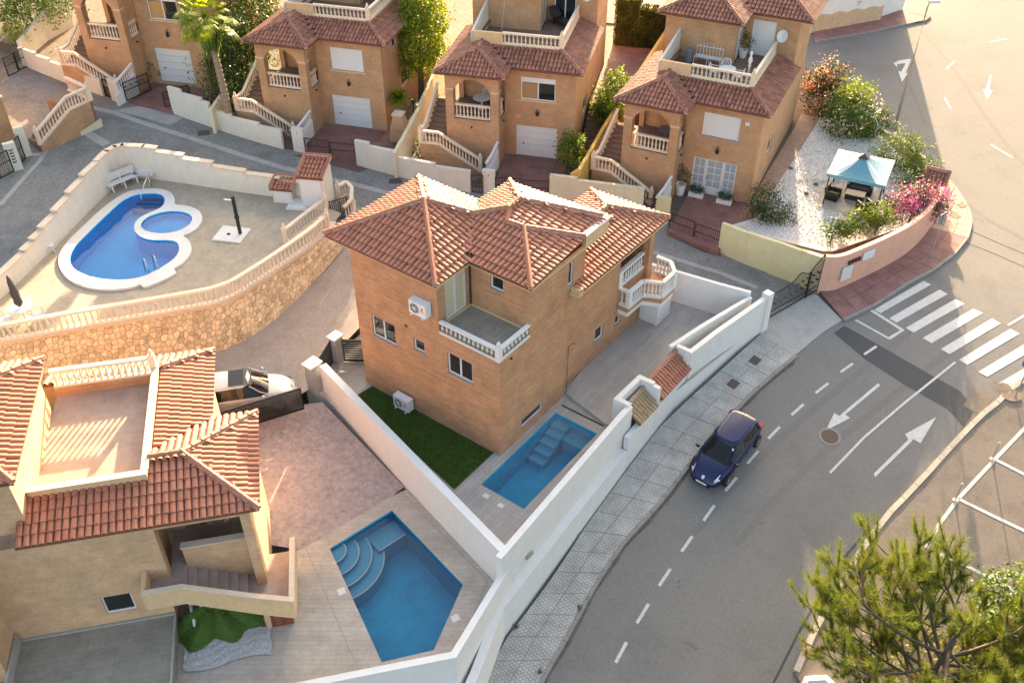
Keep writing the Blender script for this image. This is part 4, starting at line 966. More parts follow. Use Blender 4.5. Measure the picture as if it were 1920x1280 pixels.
roof(nh, 'roof', [([(-4.06, -.12, 4.9), (3.82, -.12, 4.9), (1.32, 2.4, 5.64), (.15, 2.4, 5.64), (.15, 1.55, 5.42), (-4.06, 1.55, 5.42)], (0, -1)),
                  ([(3.82, -.12, 4.9), (3.82, 4.82, 4.9), (1.32, 2.4, 5.64)], (1, 0)),
                  ([(3.82, 4.82, 4.9), (2.15, 4.82, 4.9), (.2, 2.85, 5.5), (.2, 2.4, 5.64), (1.32, 2.4, 5.64)], (0, 1)),
                  ([(2.15, 4.75, 4.9), (2.15, 8.98, 4.9), (.25, 7.6, 5.48), (.2, 2.85, 5.5)], (1, 0)),
                  ([(2.15, 8.98, 4.9), (-4.2, 8.98, 4.9), (-4.2, 7.55, 5.40), (.25, 7.55, 5.5)], (0, 1)),
                  ([(-3.4, .35, 7.40), (-3.4, 6.6, 7.40), (-6.5, 3.5, 8.4)], (1, 0)), ([(-9.6, .35, 7.4), (-3.4, .35, 7.4), (-6.5, 3.5, 8.4)], (0, -1)), ([(-3.4, 6.6, 7.4), (-9.6, 6.6, 7.4), (-6.5, 3.5, 8.4)], (0, 1))],
     .25, .40, limit=300, ridges=[((3.82, -.12, 4.9), (1.32, 2.4, 5.64)), ((1.32, 2.4, 5.64), (.2, 2.4, 5.64)), ((3.82, 4.82, 4.9), (1.32, 2.4, 5.64)), ((2.15, 8.98, 4.9), (.3, 7.55, 5.5)), ((-3.4, 6.6, 7.4), (-6.5, 3.5, 8.4)), ((-3.4, .35, 7.4), (-6.5, 3.5, 8.4))])
# stair and landings
sp = MB(); sp.prism([(-.5, -.95), (.8, -.9), (.8, 2.2), (.25, 2.2), (.25, 0), (-.5, 0)], 1.75, 2.0, bot=True); sp.box(.8, 3.4, .67, 2.2, 1.8, 2.0); sp.build('porch_floor', 'terr', nh)
for k in range(7):
    b = MB(); b.box(.8+.33*k, .8+.33*(k+1), -.9, .45, 1.55-.165*k-.16, 1.84-.165*k); b.build('stair_step', 'terr', nh)
b = MB(); b.prism([(3.11, -1.0), (4.3, -1.4), (4.42, 1.3), (3.46, 1.3), (3.11, .45)], .52, .80, bot=True); b.build('stair_landing', 'terr', nh)
pr = MB()
pr.wall([(-.5, -1.0), (.8, -1.0), (3.1, -1.08), (4.35, -1.5), (4.5, 1.3)], .14, [1.75, 1.75, .52, .5, .5], [2.62, 2.62, 1.5, 1.5, 1.5]); pr.build('stair_parapet', 'fascia', nh)
b = MB(); b.wall([(-.5, -1.0), (-.5, -.02)], .14, 1.75, 2.62); b.build('stair_parapet', 'fascia', nh)
cp = MB(); cp.wall([(-.52, -1.0), (.8, -1.0), (3.1, -1.08), (4.37, -1.5), (4.5, 1.32)], .2, [2.62, 2.62, 1.5, 1.5, 1.5], [2.66, 2.66, 1.54, 1.54, 1.54]); cp.build('parapet_cap', 'stonecap', nh)
cp = MB(); cp.box(.75, 3.05, .42, .70, 2.9, 2.95); cp.build('parapet_cap', 'stonecap', nh)
MB().box(3.2, 3.4, -1.0, -.6, -.7, .52).build('landing_support', 'brick_pale', nh); MB().prism([(3.46, .3), (4.38, .3), (4.44, 1.29), (3.46, 1.29)], -.8, .51).build('landing_support', 'brick_pale', nh)

# ---- the neighbour's ground: grey terrace, mauve stamped patio, pool deck
tp = nb_thing('grey_terrace', None, None); tp['kind'] = 'structure'
MB().prism([(-9, -7), (.03, -7), (.03, 0), (-5.45, 0), (-5.45, -1.6), (-9, -1.6)], -4, 0.).build('terrace_floor', 'grey_tile', tp)
b = MB(); b.box(-5.4, .03, -.10, -.02, .002, .07); b.box(-5.42, -5.34, -3.5, -.11, .002, .5); b.box(-.05, .03, -7, -.11, .001, .04); b.build('terrace_kerb', 'concrete_l', tp)
PZ = -.62
pg0, pg1 = Vector((-11.17,31.31,0)[:2]), Vector((-6.38,26.34,-0.62)[:2])
def patio_z(x, y):
    t = (Vector((x, y))-pg0).dot(pg1-pg0)/(pg1-pg0).length_squared; return PZ*min(1, max(0, t))
P5_ = [(-7.39,24.62),(-5.1,26.62),(-1.98,22.87),(-2.92,20),(-4.76,19.5)]
DIV = [(-9,32.91),(-6.71,30.02),(-4.75,27.5)]
STAMP = [(-13.37,30.96),(-9.63,32.48),(-8.88,32.66)]+[(-4.7,27.94)]+[(-5.2,27.4),(-7.86,25.11),(-8.63,24.57),(-10.62,24.84)]+[(-12.15,25.31),(-15.06,27.92)]
tag(drape('mauve_patio', STAMP, .0, 'stamped', zf=patio_z, kind='structure', step=.8), kind='structure')
pd = empty('pool_terrace', (0, 0, 0)); pd['kind'] = 'structure'
PDK = [(-4.6,27.76),(-0.29,22.96),(-2.2,19.69),(-6.12,18.84),(-12.2,17.66),(-13.37,18.47)]+[nb(.0, -.2)[:2], nb(.1, 1.2)[:2], nb(3.4, 2.0)[:2]]+[(-8.63,24.57),(-7.86,25.11),(-5.2,27.4)]
flatpoly(PDK, [P5_], PZ+.012).build('pool_deck', 'deck_b', pd, recalc=False)
MB().prism(PDK, -3.5, PZ-.01, cap=False).build('deck_edge', 'offwhite', pd)
br = offset_line(ccw(P5_), -.85, True); 
for i in range(5):
    a, b_ = br[i], br[(i+1) % 5]
    b = MB(); b.bar((a[0], a[1], PZ+.014), (b_[0], b_[1], PZ+.014), .025, .012); b.build('deck_joint', 'sill', pd)
np_ = empty('swimming_pool', (0, 0, 0), 0, 'larger five sided blue swimming pool with round corner steps', 'swimming pool')
b = MB(); lp = ccw(P5_); n5 = len(lp)
b.add([(x, y, PZ+.012) for x, y in lp]+[(x, y, PZ-1.5) for x, y in lp], [(i, n5+i, n5+(i+1) % n5, (i+1) % n5) for i in range(n5)]); flatpoly(lp, [], PZ-1.5, b); b.build('basin', 'pool_tile', np_, recalc=False)
flatpoly(lp, [], PZ-.10).build('water', 'water', np_, recalc=False, uv=False)
cw = Vector(P5_[0]); dA = (Vector(P5_[1])-cw).normalized(); dB = (Vector(P5_[4])-cw).normalized()
tB = math.atan2(dB.y, dB.x); tA = math.atan2(dA.y, dA.x)
while tA < tB: tA += 2*PI
for k, r_ in enumerate((.62, 1.12, 1.62, 2.1)):
    ar = [cw+Vector((math.cos(tB+(tA-tB)*i/14), math.sin(tB+(tA-tB)*i/14)))*r_ for i in range(15)]
    b = MB(); b.prism([(cw+dA*.01+dB*.01)[:]]+[p[:] for p in ar], PZ-1.49, PZ-.18-.2*k); b.build('step', 'pool_step', np_)
    b = MB()
    for i in range(14): b.bar((ar[i].x, ar[i].y, PZ-.178-.2*k), (ar[i+1].x, ar[i+1].y, PZ-.178-.2*k), .05, .012)
    b.build('step_edge', 'coping', np_)
q0 = cw+dA*1.65; q1 = Vector(P5_[1])
pe = Vector((-dA.y, dA.x)); pe = pe if pe.dot(dB) > 0 else -pe
b = MB(); b.prism([q0[:], q1[:], (q1+pe*.95)[:], (q0+pe*.95)[:]], PZ-1.49, PZ-.62); b.build('seat_ledge', 'pool_step', np_)
b = MB(); b.bar((*(q0+pe*.95), PZ-.615), (*(q1+pe*.95), PZ-.615), .05, .012); b.build('step_edge', 'coping', np_)
for p in ((-6.63,22.55,-0.6), (-2.2,21.35,-0.6)):
    b = MB(); b.cbox((p[0], p[1], PZ+.013), .3, .3, .012, .5); b.build('skimmer_lid', 'coping', np_)
# low front wall of the neighbour's pool, over the ledge
fw_ = empty('street_wall', (0, 0, 0), 0, 'lower white street wall around the five sided pool', 'wall')
MB().wall([(-0.36,22.75,0.42)[:2], (-2.11,19.15,0.42)[:2], (-5.92,18.28,0.42)[:2], (-9.74,17.41,0.42)[:2]], .26, -6, .42).build('wall_body', 'white', fw_)

# ---- building leftovers
e = nb_thing('turf_heap', 'dark green roll of artificial turf dumped under the stair landing', 'turf roll', u=1.4, v=-.35, z=PZ+.02)
r_ = random.Random(3); tm = MB(); nx_, ny_ = 26, 9
for j in range(ny_+1):
    for i in range(nx_+1):
        f = i/nx_; th_ = R(188+168*f); t = j/ny_; pl = abs(((f*6.5) % 2)-1); Rr = (1.42+.22*math.sin(f*9.)+.12*pl)*(1+.1*math.sin(f*23)); q = .10+t*Rr
        tm.v.append((q*math.cos(th_)*1.05, .35+q*math.sin(th_)*.92, max(.015, .92*(1-t)**.9*(1-.15*math.sin(f*5))+(.30*pl-.05)*t*(1.25-t)+.02*r_.gauss(0, 1)*t*(1-t))))
for j in range(ny_):
    for i in range(nx_): k = j*(nx_+1)+i; tm.f.append((k, k+1, k+nx_+2, k+nx_+1))
o = tm.build('turf_sheet', 'turf', e)
bl = MB(); rr = random.Random(9)
for p in o.data.polygons:
    for _ in range(16):
        c = p.center+Vector((rr.gauss(0, .05), rr.gauss(0, .05), 0)); a = rr.uniform(0, 6.28); q = p.normal*rr.uniform(.02, .05)
        bl.add([c+Vector((.01*math.cos(a), .01*math.sin(a), 0)), c-Vector((.01*math.cos(a), .01*math.sin(a), 0)), c+q+Vector((rr.gauss(0, .015), rr.gauss(0, .015), 0))], [(0, 1, 2)])
tag(bl.build('blades', leafmat('turf heap blades', (.05, .10, .012), (.095, .155, .025), .1), e, recalc=False, uv=False), kind='stuff')
e = nb_thing('plastic_sheet', 'crumpled translucent plastic sheet spread below the turf heap', 'sheet', u=1.8, v=-1.55, z=PZ+.03)
tm = MB()
for j in range(11):
    for i in range(25):
        x = -1.55+3.1*i/24; y = -.62+1.2*j/10; tm.v.append((x+.05*r_.gauss(0, 1)*.4, y+.12*math.sin(x*2), .02+.03*abs(math.sin(x*11+y*3))*abs(math.cos(y*9-x*2))+r_.uniform(0, .012)))
for j in range(10):
    for i in range(24): k = j*25+i; tm.f.append((k, k+1, k+26, k+25))
tm.build('sheet', 'plastic_sheet', e)
e = nb_thing('brick_stack', 'stack of red hollow bricks against the landing corner', 'brick stack', u=3.65, v=-.85, z=PZ+.02)
for j in range(5):
    for i in range(3):
        b = MB(); b.box(-.5+.35*i, -.17+.35*i, -.13, .13, .13*j, .13*j+.115); b.build('hollow_brick', 'rust', e)
for (u_, l) in ((.55, 'white plastic pipe lying beside the turf heap'), (.95, 'second pale pipe half hidden behind the turf heap')):
    e = nb_thing('pipe', l, 'pipe', u=u_, v=.15, z=PZ+.1); MB().tube([(0, 0, .6), (.12, -.75, .25)], .07, 8).build('tube', 'pvc', e, smooth=True)

# ================================================================== COMMUNITY POOL TERRACE
TZ = 2.3
tr = empty('pool_terrace', (0, 0, 0)); tr['kind'] = 'structure'
MAINP = smoothloop([(-21.03,47.37),(-20.04,47.37),(-19.56,46.79),(-19.47,45.99),(-19.74,45.57),(-20.18,45.15),(-20.49,44.58),(-20.46,43.94),(-20.22,43.31),(-19.74,42.84),(-19.07,42.54),(-18.32,42.54),(-17.8,42.46),(-17.45,41.93),(-17.34,41.26),(-17.47,40.68),(-17.79,40.11),(-18.19,39.56),(-18.56,39.21),(-19.05,39),(-19.74,38.94),(-20.55,39),(-21.46,39.35),(-22.19,39.83),(-22.66,40.47),(-22.91,41.26),(-22.91,42.08),(-22.73,43),(-22.48,44.26),(-22.2,45.48),(-21.97,46.41),(-21.57,47.1)], 1)
KIDP = smoothloop([(-19.66,45.16),(-19.06,45.48),(-18.26,45.43),(-17.69,45.07),(-17.45,44.58),(-17.52,43.94),(-17.9,43.47),(-18.5,43.18),(-19.19,43.23),(-19.83,43.54),(-20.12,43.94),(-20.14,44.42),(-19.94,44.91)], 1)
COPE = smoothloop([(-21.13,47.85),(-20.3,47.95),(-19.58,47.63),(-19.07,46.93),(-18.9,46.16),(-18.45,46.11),(-17.77,45.87),(-17.19,45.32),(-16.92,44.58),(-16.97,43.78),(-17.31,43.15),(-17.62,43.03),(-17.11,42.54),(-16.77,41.78),(-16.71,41.05),(-16.89,40.33),(-17.25,39.9),(-17.02,39.69),(-17,39.42),(-17.64,38.73),(-18.2,38.26),(-18.5,38.6),(-18.63,38.4),(-19.33,38.13),(-20.18,38.13),(-21.11,38.33),(-21.98,38.8),(-22.66,39.49),(-23.21,40.33),(-23.5,41.34),(-23.49,42.54),(-23.2,43.86),(-22.87,45.4),(-22.53,46.5),(-22.1,47.37),(-21.6,47.78)], 1)
flatpoly(TERRACE, [COPE], TZ).build('terrace_paving', 'pavers_beige', tr, recalc=False)
cpool = empty('swimming_pool', (0, 0, 0), 0, 'bright blue keyhole shaped community pool with a small round pool in its waist', 'swimming pool')
b = flatpoly(COPE, [MAINP, KIDP], TZ+.12)
lp = ccw(COPE); b.add([(x, y, TZ-.02) for x, y in lp]+[(x, y, TZ+.12) for x, y in lp], [(i, (i+1) % len(lp), len(lp)+(i+1) % len(lp), len(lp)+i) for i in range(len(lp))])
b.build('coping', 'coping', cpool, recalc=False)
def cbasin(loop, depth, nm):
    b = MB(); lp = ccw(loop); n = len(lp); z0 = TZ+.118
    b.add([(x, y, z0) for x, y in lp]+[(x, y, z0-depth) for x, y in lp], [(i, n+i, n+(i+1) % n, (i+1) % n) for i in range(n)]); flatpoly(lp, [], z0-depth, b)
    b.build('basin', 'pool_blue', cpool, recalc=False); flatpoly(lp, [], TZ+.05).build('water', 'water', cpool, recalc=False, uv=False)
cbasin(MAINP, 1.15, 'main'); cbasin(KIDP, .45, 'small')
for k, q in enumerate(([(-21.61,47.59),(-19.91,47.59),(-19.74,47.21),(-21.75,47.27)], [(-21.9,47.58),(-19.88,47.52),(-19.81,47.08),(-22.05,47.19)], [(-22.2,47.5),(-19.94,47.38),(-20,46.95),(-22.3,47.06)], [(-22.45,47.37),(-20.13,47.25),(-20.46,46.81),(-22.6,46.99)])):
    MB().prism(q, TZ+.118-1.14, TZ-.14-.2*k).build('step', 'pool_bstep', cpool); MB().prism([q[3], q[2], lerp(q[2], q[1], .22), lerp(q[3], q[0], .22)], TZ-.14-.2*k, TZ-.13-.2*k).build('step_edge', 'pool_step', cpool)
lad = MB()
for p in ((-18.33,39.51,2.45), (-17.93,39.79,2.45)):
    o = Vector(p); d = Vector((-.45, .55, 0)).normalized(); lad.tube([o, o+Vector((0, 0, .55)), o+d*.18+Vector((0, 0, .72)), o+d*.45+Vector((0, 0, .6)), o+d*.6+Vector((0, 0, -.3))], .022, 6)
lad.build('ladder_rail', 'steel', cpool, smooth=True)
hr = MB(); a, b_ = Vector((-20.71,48.11,2.42)), Vector((-20.73,46.37,2.3)); hr.tube([a, a+Vector((0, 0, .8)), a.lerp(b_, .5)+Vector((0, 0, .75)), b_+Vector((0, 0, .5)), b_], .025, 6); hr.build('hand_rail', 'steel', cpool, smooth=True)

# ---- stone retaining wall, stone by stone
TOP = [(-24.94,33.82,2.3), (-23.57,34.05,2.3), (-20.99,34.96,2.3), (-18.32,35.77,2.3), (-15.76,36.56,2.3), (-13.92,37.2,2.3), (-12.83,38.66,2.3), (-11.69,40.39,2.3), (-10.52,42.36,2.3), (-9.96,43.66,2.3), (-9.81,44.42,2.3)]
FOOT = [(-24.96,32.48,-0.1), (-23.71,33.02,-0.1), (-21.06,33.96,-0.1), (-18.4,34.73,-0.1), (-15.73,35.34,-0.05), (-13.92,36.13,0), (-12.65,37.39,0.2), (-11.59,39.18,0.45), (-10.4,41.57,0.7), (-9.57,43.4,0.9), (-9.31,44.54,0.95)]
sw_ = empty('stone_wall', (0, 0, 0), 0, 'curved retaining wall of honey coloured irregular stones below the community pool', 'wall')
TS, FS = smoothline(TOP, 2), smoothline(FOOT, 2)
cum = [0.]
for i in range(len(TS)-1): cum.append(cum[-1]+(Vector(TS[i+1])-Vector(TS[i])).length)
LW = cum[-1]
def wall_at(s, t):
    s = min(max(s, 0), LW-1e-4); i = max(k for k in range(len(cum)) if cum[k] <= s); i = min(i, len(cum)-2); f = (s-cum[i])/(cum[i+1]-cum[i])
    a = Vector(TS[i]).lerp(Vector(TS[i+1]), f); b = Vector(FS[i]).lerp(Vector(FS[i+1]), f); return b.lerp(a, t)
bed = MB(); nseg = 60
for i in range(nseg+1):
    for t in (0, 1): bed.v.append(tuple(wall_at(LW*i/nseg, t)))
for i in range(nseg): bed.f.append((2*i, 2*i+2, 2*i+3, 2*i+1))
bed.build('joint_bed', 'stone_bed', sw_)
Hm = 2.5; rr = random.Random(11); seeds = []; cell = .255
for i in range(int(LW/cell)+1):
    for j in range(int(Hm/cell)+1): seeds.append(((i+.5+rr.uniform(-.42, .42))*cell, (j+.5+rr.uniform(-.42, .42))*cell))
grid = {}
for k, (x, y) in enumerate(seeds): grid.setdefault((int(x/cell), int(y/cell)), []).append(k)
def clip(poly, a, b, c):
    out = []
    for i in range(len(poly)):
        p, q = poly[i], poly[(i+1) % len(poly)]; dp, dq = a*p[0]+b*p[1]-c, a*q[0]+b*q[1]-c
        if dp <= 0: out.append(p)
        if dp*dq < 0: t = dp/(dp-dq); out.append((p[0]+(q[0]-p[0])*t, p[1]+(q[1]-p[1])*t))
    return out
cells = []
for k, (x, y) in enumerate(seeds):
    poly = [(max(0, x-.6), max(0, y-.6)), (min(LW, x+.6), max(0, y-.6)), (min(LW, x+.6), min(Hm, y+.6)), (max(0, x-.6), min(Hm, y+.6))]
    gi, gj = int(x/cell), int(y/cell)
    for di in range(-3, 4):
        for dj in range(-3, 4):
            for m_ in grid.get((gi+di, gj+dj), ()):
                if m_ == k or len(poly) < 3: continue
                qx, qy = seeds[m_]; a, b = qx-x, qy-y; poly = clip(poly, a, b, (qx*qx+qy*qy-x*x-y*y)/2)
    if len(poly) < 3: continue
    cx_ = sum(p[0] for p in poly)/len(poly); cy_ = sum(p[1] for p in poly)/len(poly)
    cells.append((cx_, cy_, [(cx_+(p[0]-cx_)*.91, cy_+(p[1]-cy_)*.91) for p in poly]))
def stone_geo(mb, poly, cx_, cy_):
    a = wall_at(cx_, cy_/Hm); b = wall_at(cx_+.05, cy_/Hm); c = wall_at(cx_, min(1, cy_/Hm+.05)); n = (b-a).cross(c-a).normalized()
    if n.y > 0: n = -n
    lift = rr.uniform(.03, .065); k = len(poly)
    P0 = [wall_at(p[0], p[1]/Hm)-n*.01 for p in poly]; P1 = [wall_at(p[0], p[1]/Hm)+n*lift*.8 for p in poly]; P2 = [wall_at(cx_+(p[0]-cx_)*.72, (cy_+(p[1]-cy_)*.72)/Hm)+n*lift for p in poly]
    mb.add([tuple(q) for q in P0+P1+P2], [(i, (i+1) % k, k+(i+1) % k, k+i) for i in range(k)]+[(k+i, k+(i+1) % k, 2*k+(i+1) % k, 2*k+i) for i in range(k)]+[tuple(range(2*k, 3*k))])
cells.sort(key=lambda c: (wall_at(c[0], c[1]/Hm)-cam.location).length if c[0] > 3 else 999)
for c in cells[:300]:
    mb = MB(); stone_geo(mb, c[2], c[0], c[1]); mb.build('stone', 'stone', sw_, uv=False)
rest = MB()
for c in cells[300:]: stone_geo(rest, c[2], c[0], c[1])
tag(rest.build('stones', 'stone_s', sw_, uv=False), kind='stuff')
cl = MB(); cl.wall([p[:2] for p in TS], .34, TZ-.02, TZ+.10); cl.build('wall_coping', 'stonecap', sw_)

tb_ = empty('balustrade', (0, 0, 0), 0, 'long cream balustrade along the top of the curved stone wall', 'balustrade')
balustrade(tb_, [(x, y, TZ+.10) for x, y, _ in smoothline(TOP[:-1], 1)], .92, 'bal', .26, posts=(-1,), rail_w=.24)
tb2 = empty('balustrade', (0, 0, 0), 0, 'short inner balustrade beside the steps at the terrace corner', 'balustrade')
balustrade(tb2, [(-11.97,42.31,2.3), (-10.36,45.52,2.3)], .92, 'bal', .26, posts=(0, -1))
tb3 = empty('balustrade', (0, 0, 0), 0, 'small curved balustrade lit by the sun next to the tall pump house', 'balustrade')
balustrade(tb3, [(-9.97,47.45,1.9), (-9.58,48.13,1.85), (-9.2,47.67,1.7), (-9.13,46.72,1.5), (-9.47,46.03,1.4)], .95, 'bal', .26, posts=(0,))
MB().wall([(-9.97,47.45,1.9)[:2], (-9.58,48.13,1.85)[:2], (-9.2,47.67,1.7)[:2], (-9.13,46.72,1.5)[:2], (-9.47,46.03,1.4)[:2]], .25, .5, [1.9, 1.85, 1.7, 1.5, 1.4]).build('plinth', 'stonecap', tb3)
g_ = empty('iron_gate', (-10.22,45.86,1.4), .6, 'small black iron gate at the end of the stone wall', 'gate')
gb = MB(); gb.box(0, .05, -.02, .02, 0, 1.4); gb.box(1.0, 1.05, -.02, .02, 0, 1.4); gb.box(.05, 1.0, -.015, .015, 1.3, 1.35); gb.box(.05, 1.0, -.015, .015, .1, .15)
for k in range(7): gb.box(.15+.12*k, .175+.12*k, -.01, .01, .15, 1.3)
gb.build('bars', 'iron', g_)

# ---- stepped perimeter wall with stone coping
def stepped(label, pts, tops, th=.28, m='offwhite', z0=1.0):
    e = empty('perimeter_wall', (0, 0, 0), 0, label, 'wall')
    b = MB(); c = MB()
    for i in range(len(pts)-1):
        b.wall([pts[i], pts[i+1]], th, z0, tops[i]); a_, b__ = Vector(pts[i]), Vector(pts[i+1]); d = (b__-a_).normalized()*.06
        q = MB(); q.wall([(a_-d)[:], (b__+d)[:]], th+.1, tops[i]+.001, tops[i]+.075); q.build('coping', 'stonecap', e)
    b.build('wall_body', m, e); return e
PW1 = [(-25.69,34.96),(-25.07,37.64),(-24.56,40.05),(-24.39,40.87),(-24.21,41.71),(-23.98,43.03),(-23.76,44.58),(-23.51,46.14),(-23.21,47.66)]
stepped('stepped cream pool wall running down to the left of the blue pool', PW1, [3.2, 3.3, 3.42, 3.55, 3.72, 3.9, 4.08, 4.25])
PW2 = [(-23.21,47.66),(-23.05,48.75),(-22.74,49.31),(-22.36,49.5),(-21.11,49.37),(-20.37,49.18),(-18.77,48.75),(-17.05,48.26),(-15.13,47.72),(-13.09,47.22),(-11.51,46.78)]
stepped('stepped cream pool wall behind the two white benches', PW2, [4.3, 4.3, 4.3, 4.3, 4.3, 4.08, 3.86, 3.64, 3.5, 3.4])
def pumphouse(px, base, sx, sy, h, label, th):
    e = empty('pump_house', base, px, label, 'pump house', 'tiled pump houses by the pool')
    b = MB(); b.box(-sx/2, sx/2, -sy/2, sy/2, 0, h); b.build('wall', 'offwhite', e)
    d = MB(); d.box(-sx/2+.12, sx/2-.12, -sy/2-.03, -sy/2, .05, h-.12); d.build('door', 'pvc', e)
    roof(e, 'roof', [([(-sx/2-.08, -sy/2-.14, h-.02), (sx/2+.08, -sy/2-.14, h-.02), (sx/2+.08, sy/2+.05, h+th), (-sx/2-.08, sy/2+.05, h+th)], (0, -1))], .21, .36, limit=80, tmat='tile_d', smat='tile_d', ridges=[((-sx/2-.08, sy/2, h+th), (sx/2+.08, sy/2, h+th)), ((-sx/2-.05, -sy/2-.1, h), (-sx/2-.05, sy/2, h+th)), ((sx/2+.05, -sy/2-.1, h), (sx/2+.05, sy/2, h+th))], rr=.08, mortar=True, ridge_mat='tile_d')
pumphouse(-.17, (-12.82,46.89,2.3), 1.15, .85, .95, 'low white pump box with a red tiled lid', .25)
pumphouse(-.17, (-10.93,46.54,2.3), 1.35, 1.5, 2.05, 'tall white pump house with a red tiled roof at the terrace corner', .45)
e = empty('hatch', (-11.95,46.26,2.3), -.15, 'pale square hatch cover on the terrace between the two pump houses', 'hatch')
MB().prism([(-.6, -.55), (.6, -.55), (.6, .55), (-.6, .55)], 0, .12).build('base', 'coping', e); MB().cbox((0, 0, .12), 1.0, .9, .12).build('lid', 'ac', e)
# shower
e = empty('pool_shower', (-14.98,43.24,2.3), -.2, 'dark shower post on a white square tray', 'shower')
MB().box(-.85, .75, -.75, .65, 0, .08).build('tray', 'coping', e)
MB().box(.32, .46, .0, .14, .08, 2.35).build('post', 'iron', e); MB().tube([(.39, .07, 2.1), (-.1, .0, 2.15)], .025, 6).build('shower_head', 'steel', e); MB().box(.29, .49, -.03, .17, 1.05, 1.15).build('tap', 'iron', e)
MB().lathe([(0, .085), (.1, .085)], 10, (-.2, -.1, 0)).build('drain', 'ac_dark', e)
# benches
def bench(p, rz, label):
    e = empty('bench', p, rz, label, 'bench', 'white slatted benches')
    for i in range(4): MB().box(-.95, .95, -.22+.115*i, -.12+.115*i, .43, .46).build('seat_slat', 'pvc', e)
    for i in range(4): MB().box(-.95, .95, .26+.02*i, .285+.02*i, .55+.1*i, .63+.1*i).build('back_slat', 'pvc', e)
    for s_ in (-.75, 0, .75):
        q = MB(); q.bar((s_, -.22, 0), (s_, -.12, .43), .07, .07); q.bar((s_, .26, 0), (s_, .18, .43), .07, .07); q.bar((s_, .2, .43), (s_, .34, .95), .06, .04); q.build('leg', 'pvc', e)
    return e
bench((-21.75,49.12,2.3), -.18, 'white slatted bench facing the pool below the back wall'); bench((-22.39,48.32,2.3), .82, 'white slatted bench set at an angle with a blue thing on its end')
q = Vector((-22.72,49.06,2.3)); e = empty('towel', (q.x+.45, q.y+.55, 2.85), .8, 'blue towel on the back of the angled bench', 'towel'); MB().box(-.2, .2, -.06, .06, -.1, .28).build('cloth', 'blue_pl', e)
e = empty('stool', (-24.13,41.71,2.3), .4, 'low white plastic stool by the left pool wall', 'stool'); MB().cbox((0, 0, .32), .42, .42, .05).build('seat', 'plastic', e)
for sx in (-1, 1):
    for sy in (-1, 1): MB().bar((sx*.2, sy*.2, 0), (sx*.15, sy*.15, .32), .06, .06).build('leg', 'plastic', e)
# table, folded parasol, chairs
def garden_chair(p, rz, label, m='plastic', group='white plastic chairs at the terrace table'):
    e = empty('garden_chair', p, rz, label, 'chair', group)
    MB().box(-.24, .24, -.23, .22, .42, .46).build('seat', m, e)
    bk_ = MB()
    for k in range(5): a = -.2+.1*k; bk_.bar((a, .22, .46), (a, .30, .84-.4*a*a), .035, .015)
    bk_.tube([(-.25, .22, .46), (-.25, .30, .76), (-.15, .32, .86), (.15, .32, .86), (.25, .30, .76), (.25, .22, .46)], .022, 6); bk_.build('backrest', m, e)
    for s_ in (-1, 1):
        MB().tube([(s_*.26, .26, .66), (s_*.28, -.2, .64), (s_*.27, -.24, .42)], .022, 6).build('armrest', m, e)
        MB().bar((s_*.27, -.26, 0), (s_*.22, -.2, .43), .045, .045).build('leg', m, e); MB().bar((s_*.25, .28, 0), (s_*.21, .2, .43), .045, .045).build('leg', m, e)
    return e
def round_table(p, r_, h, label, m='plastic', group=None):
    e = empty('table', p, 0, label, 'table', group); MB().lathe([(r_*.98, h-.04), (r_, h-.02), (r_, h)], 20).build('tabletop', m, e); MB().lathe([(r_*.5, 0), (.06, .06), (.05, h-.04)], 10).build('pedestal', m, e); return e
tp_ = (-23.13,35.89,2.3); round_table(tp_, .55, .72, 'white round table under the folded grey parasol')
e = empty('parasol', (tp_[0], tp_[1], tp_[2]), 0, 'tall folded dark grey parasol standing in the round white table', 'parasol')
MB().tube([(0, 0, 0), (-.02, 0, 2.5)], .022, 6).build('pole', 'galv', e)
cn = MB(); k = 12
for z, r_ in ((.80, .09), (.95, .17), (1.2, .14), (1.5, .17), (1.75, .12), (2.15, .10), (2.5, .03)):
    for j in range(k): a = 2*PI*j/k; q = r_*(1.18 if j % 2 else .82); cn.v.append((q*math.cos(a)-.02*z, q*math.sin(a), z))
for i in range(6):
    for j in range(k): cn.f.append((i*k+j, i*k+(j+1) % k, (i+1)*k+(j+1) % k, (i+1)*k+j))
cn.build('canopy', 'canvas_grey', e, smooth=True)
garden_chair((-22.29,35.6,2.3), -1.0, 'white plastic armchair to the right of the parasol table'); garden_chair((-23.75,35.32,2.3), 1.2, 'white plastic armchair to the left of the parasol table'); garden_chair((-23.34,36.56,2.3), .2, 'white plastic armchair behind the parasol table')

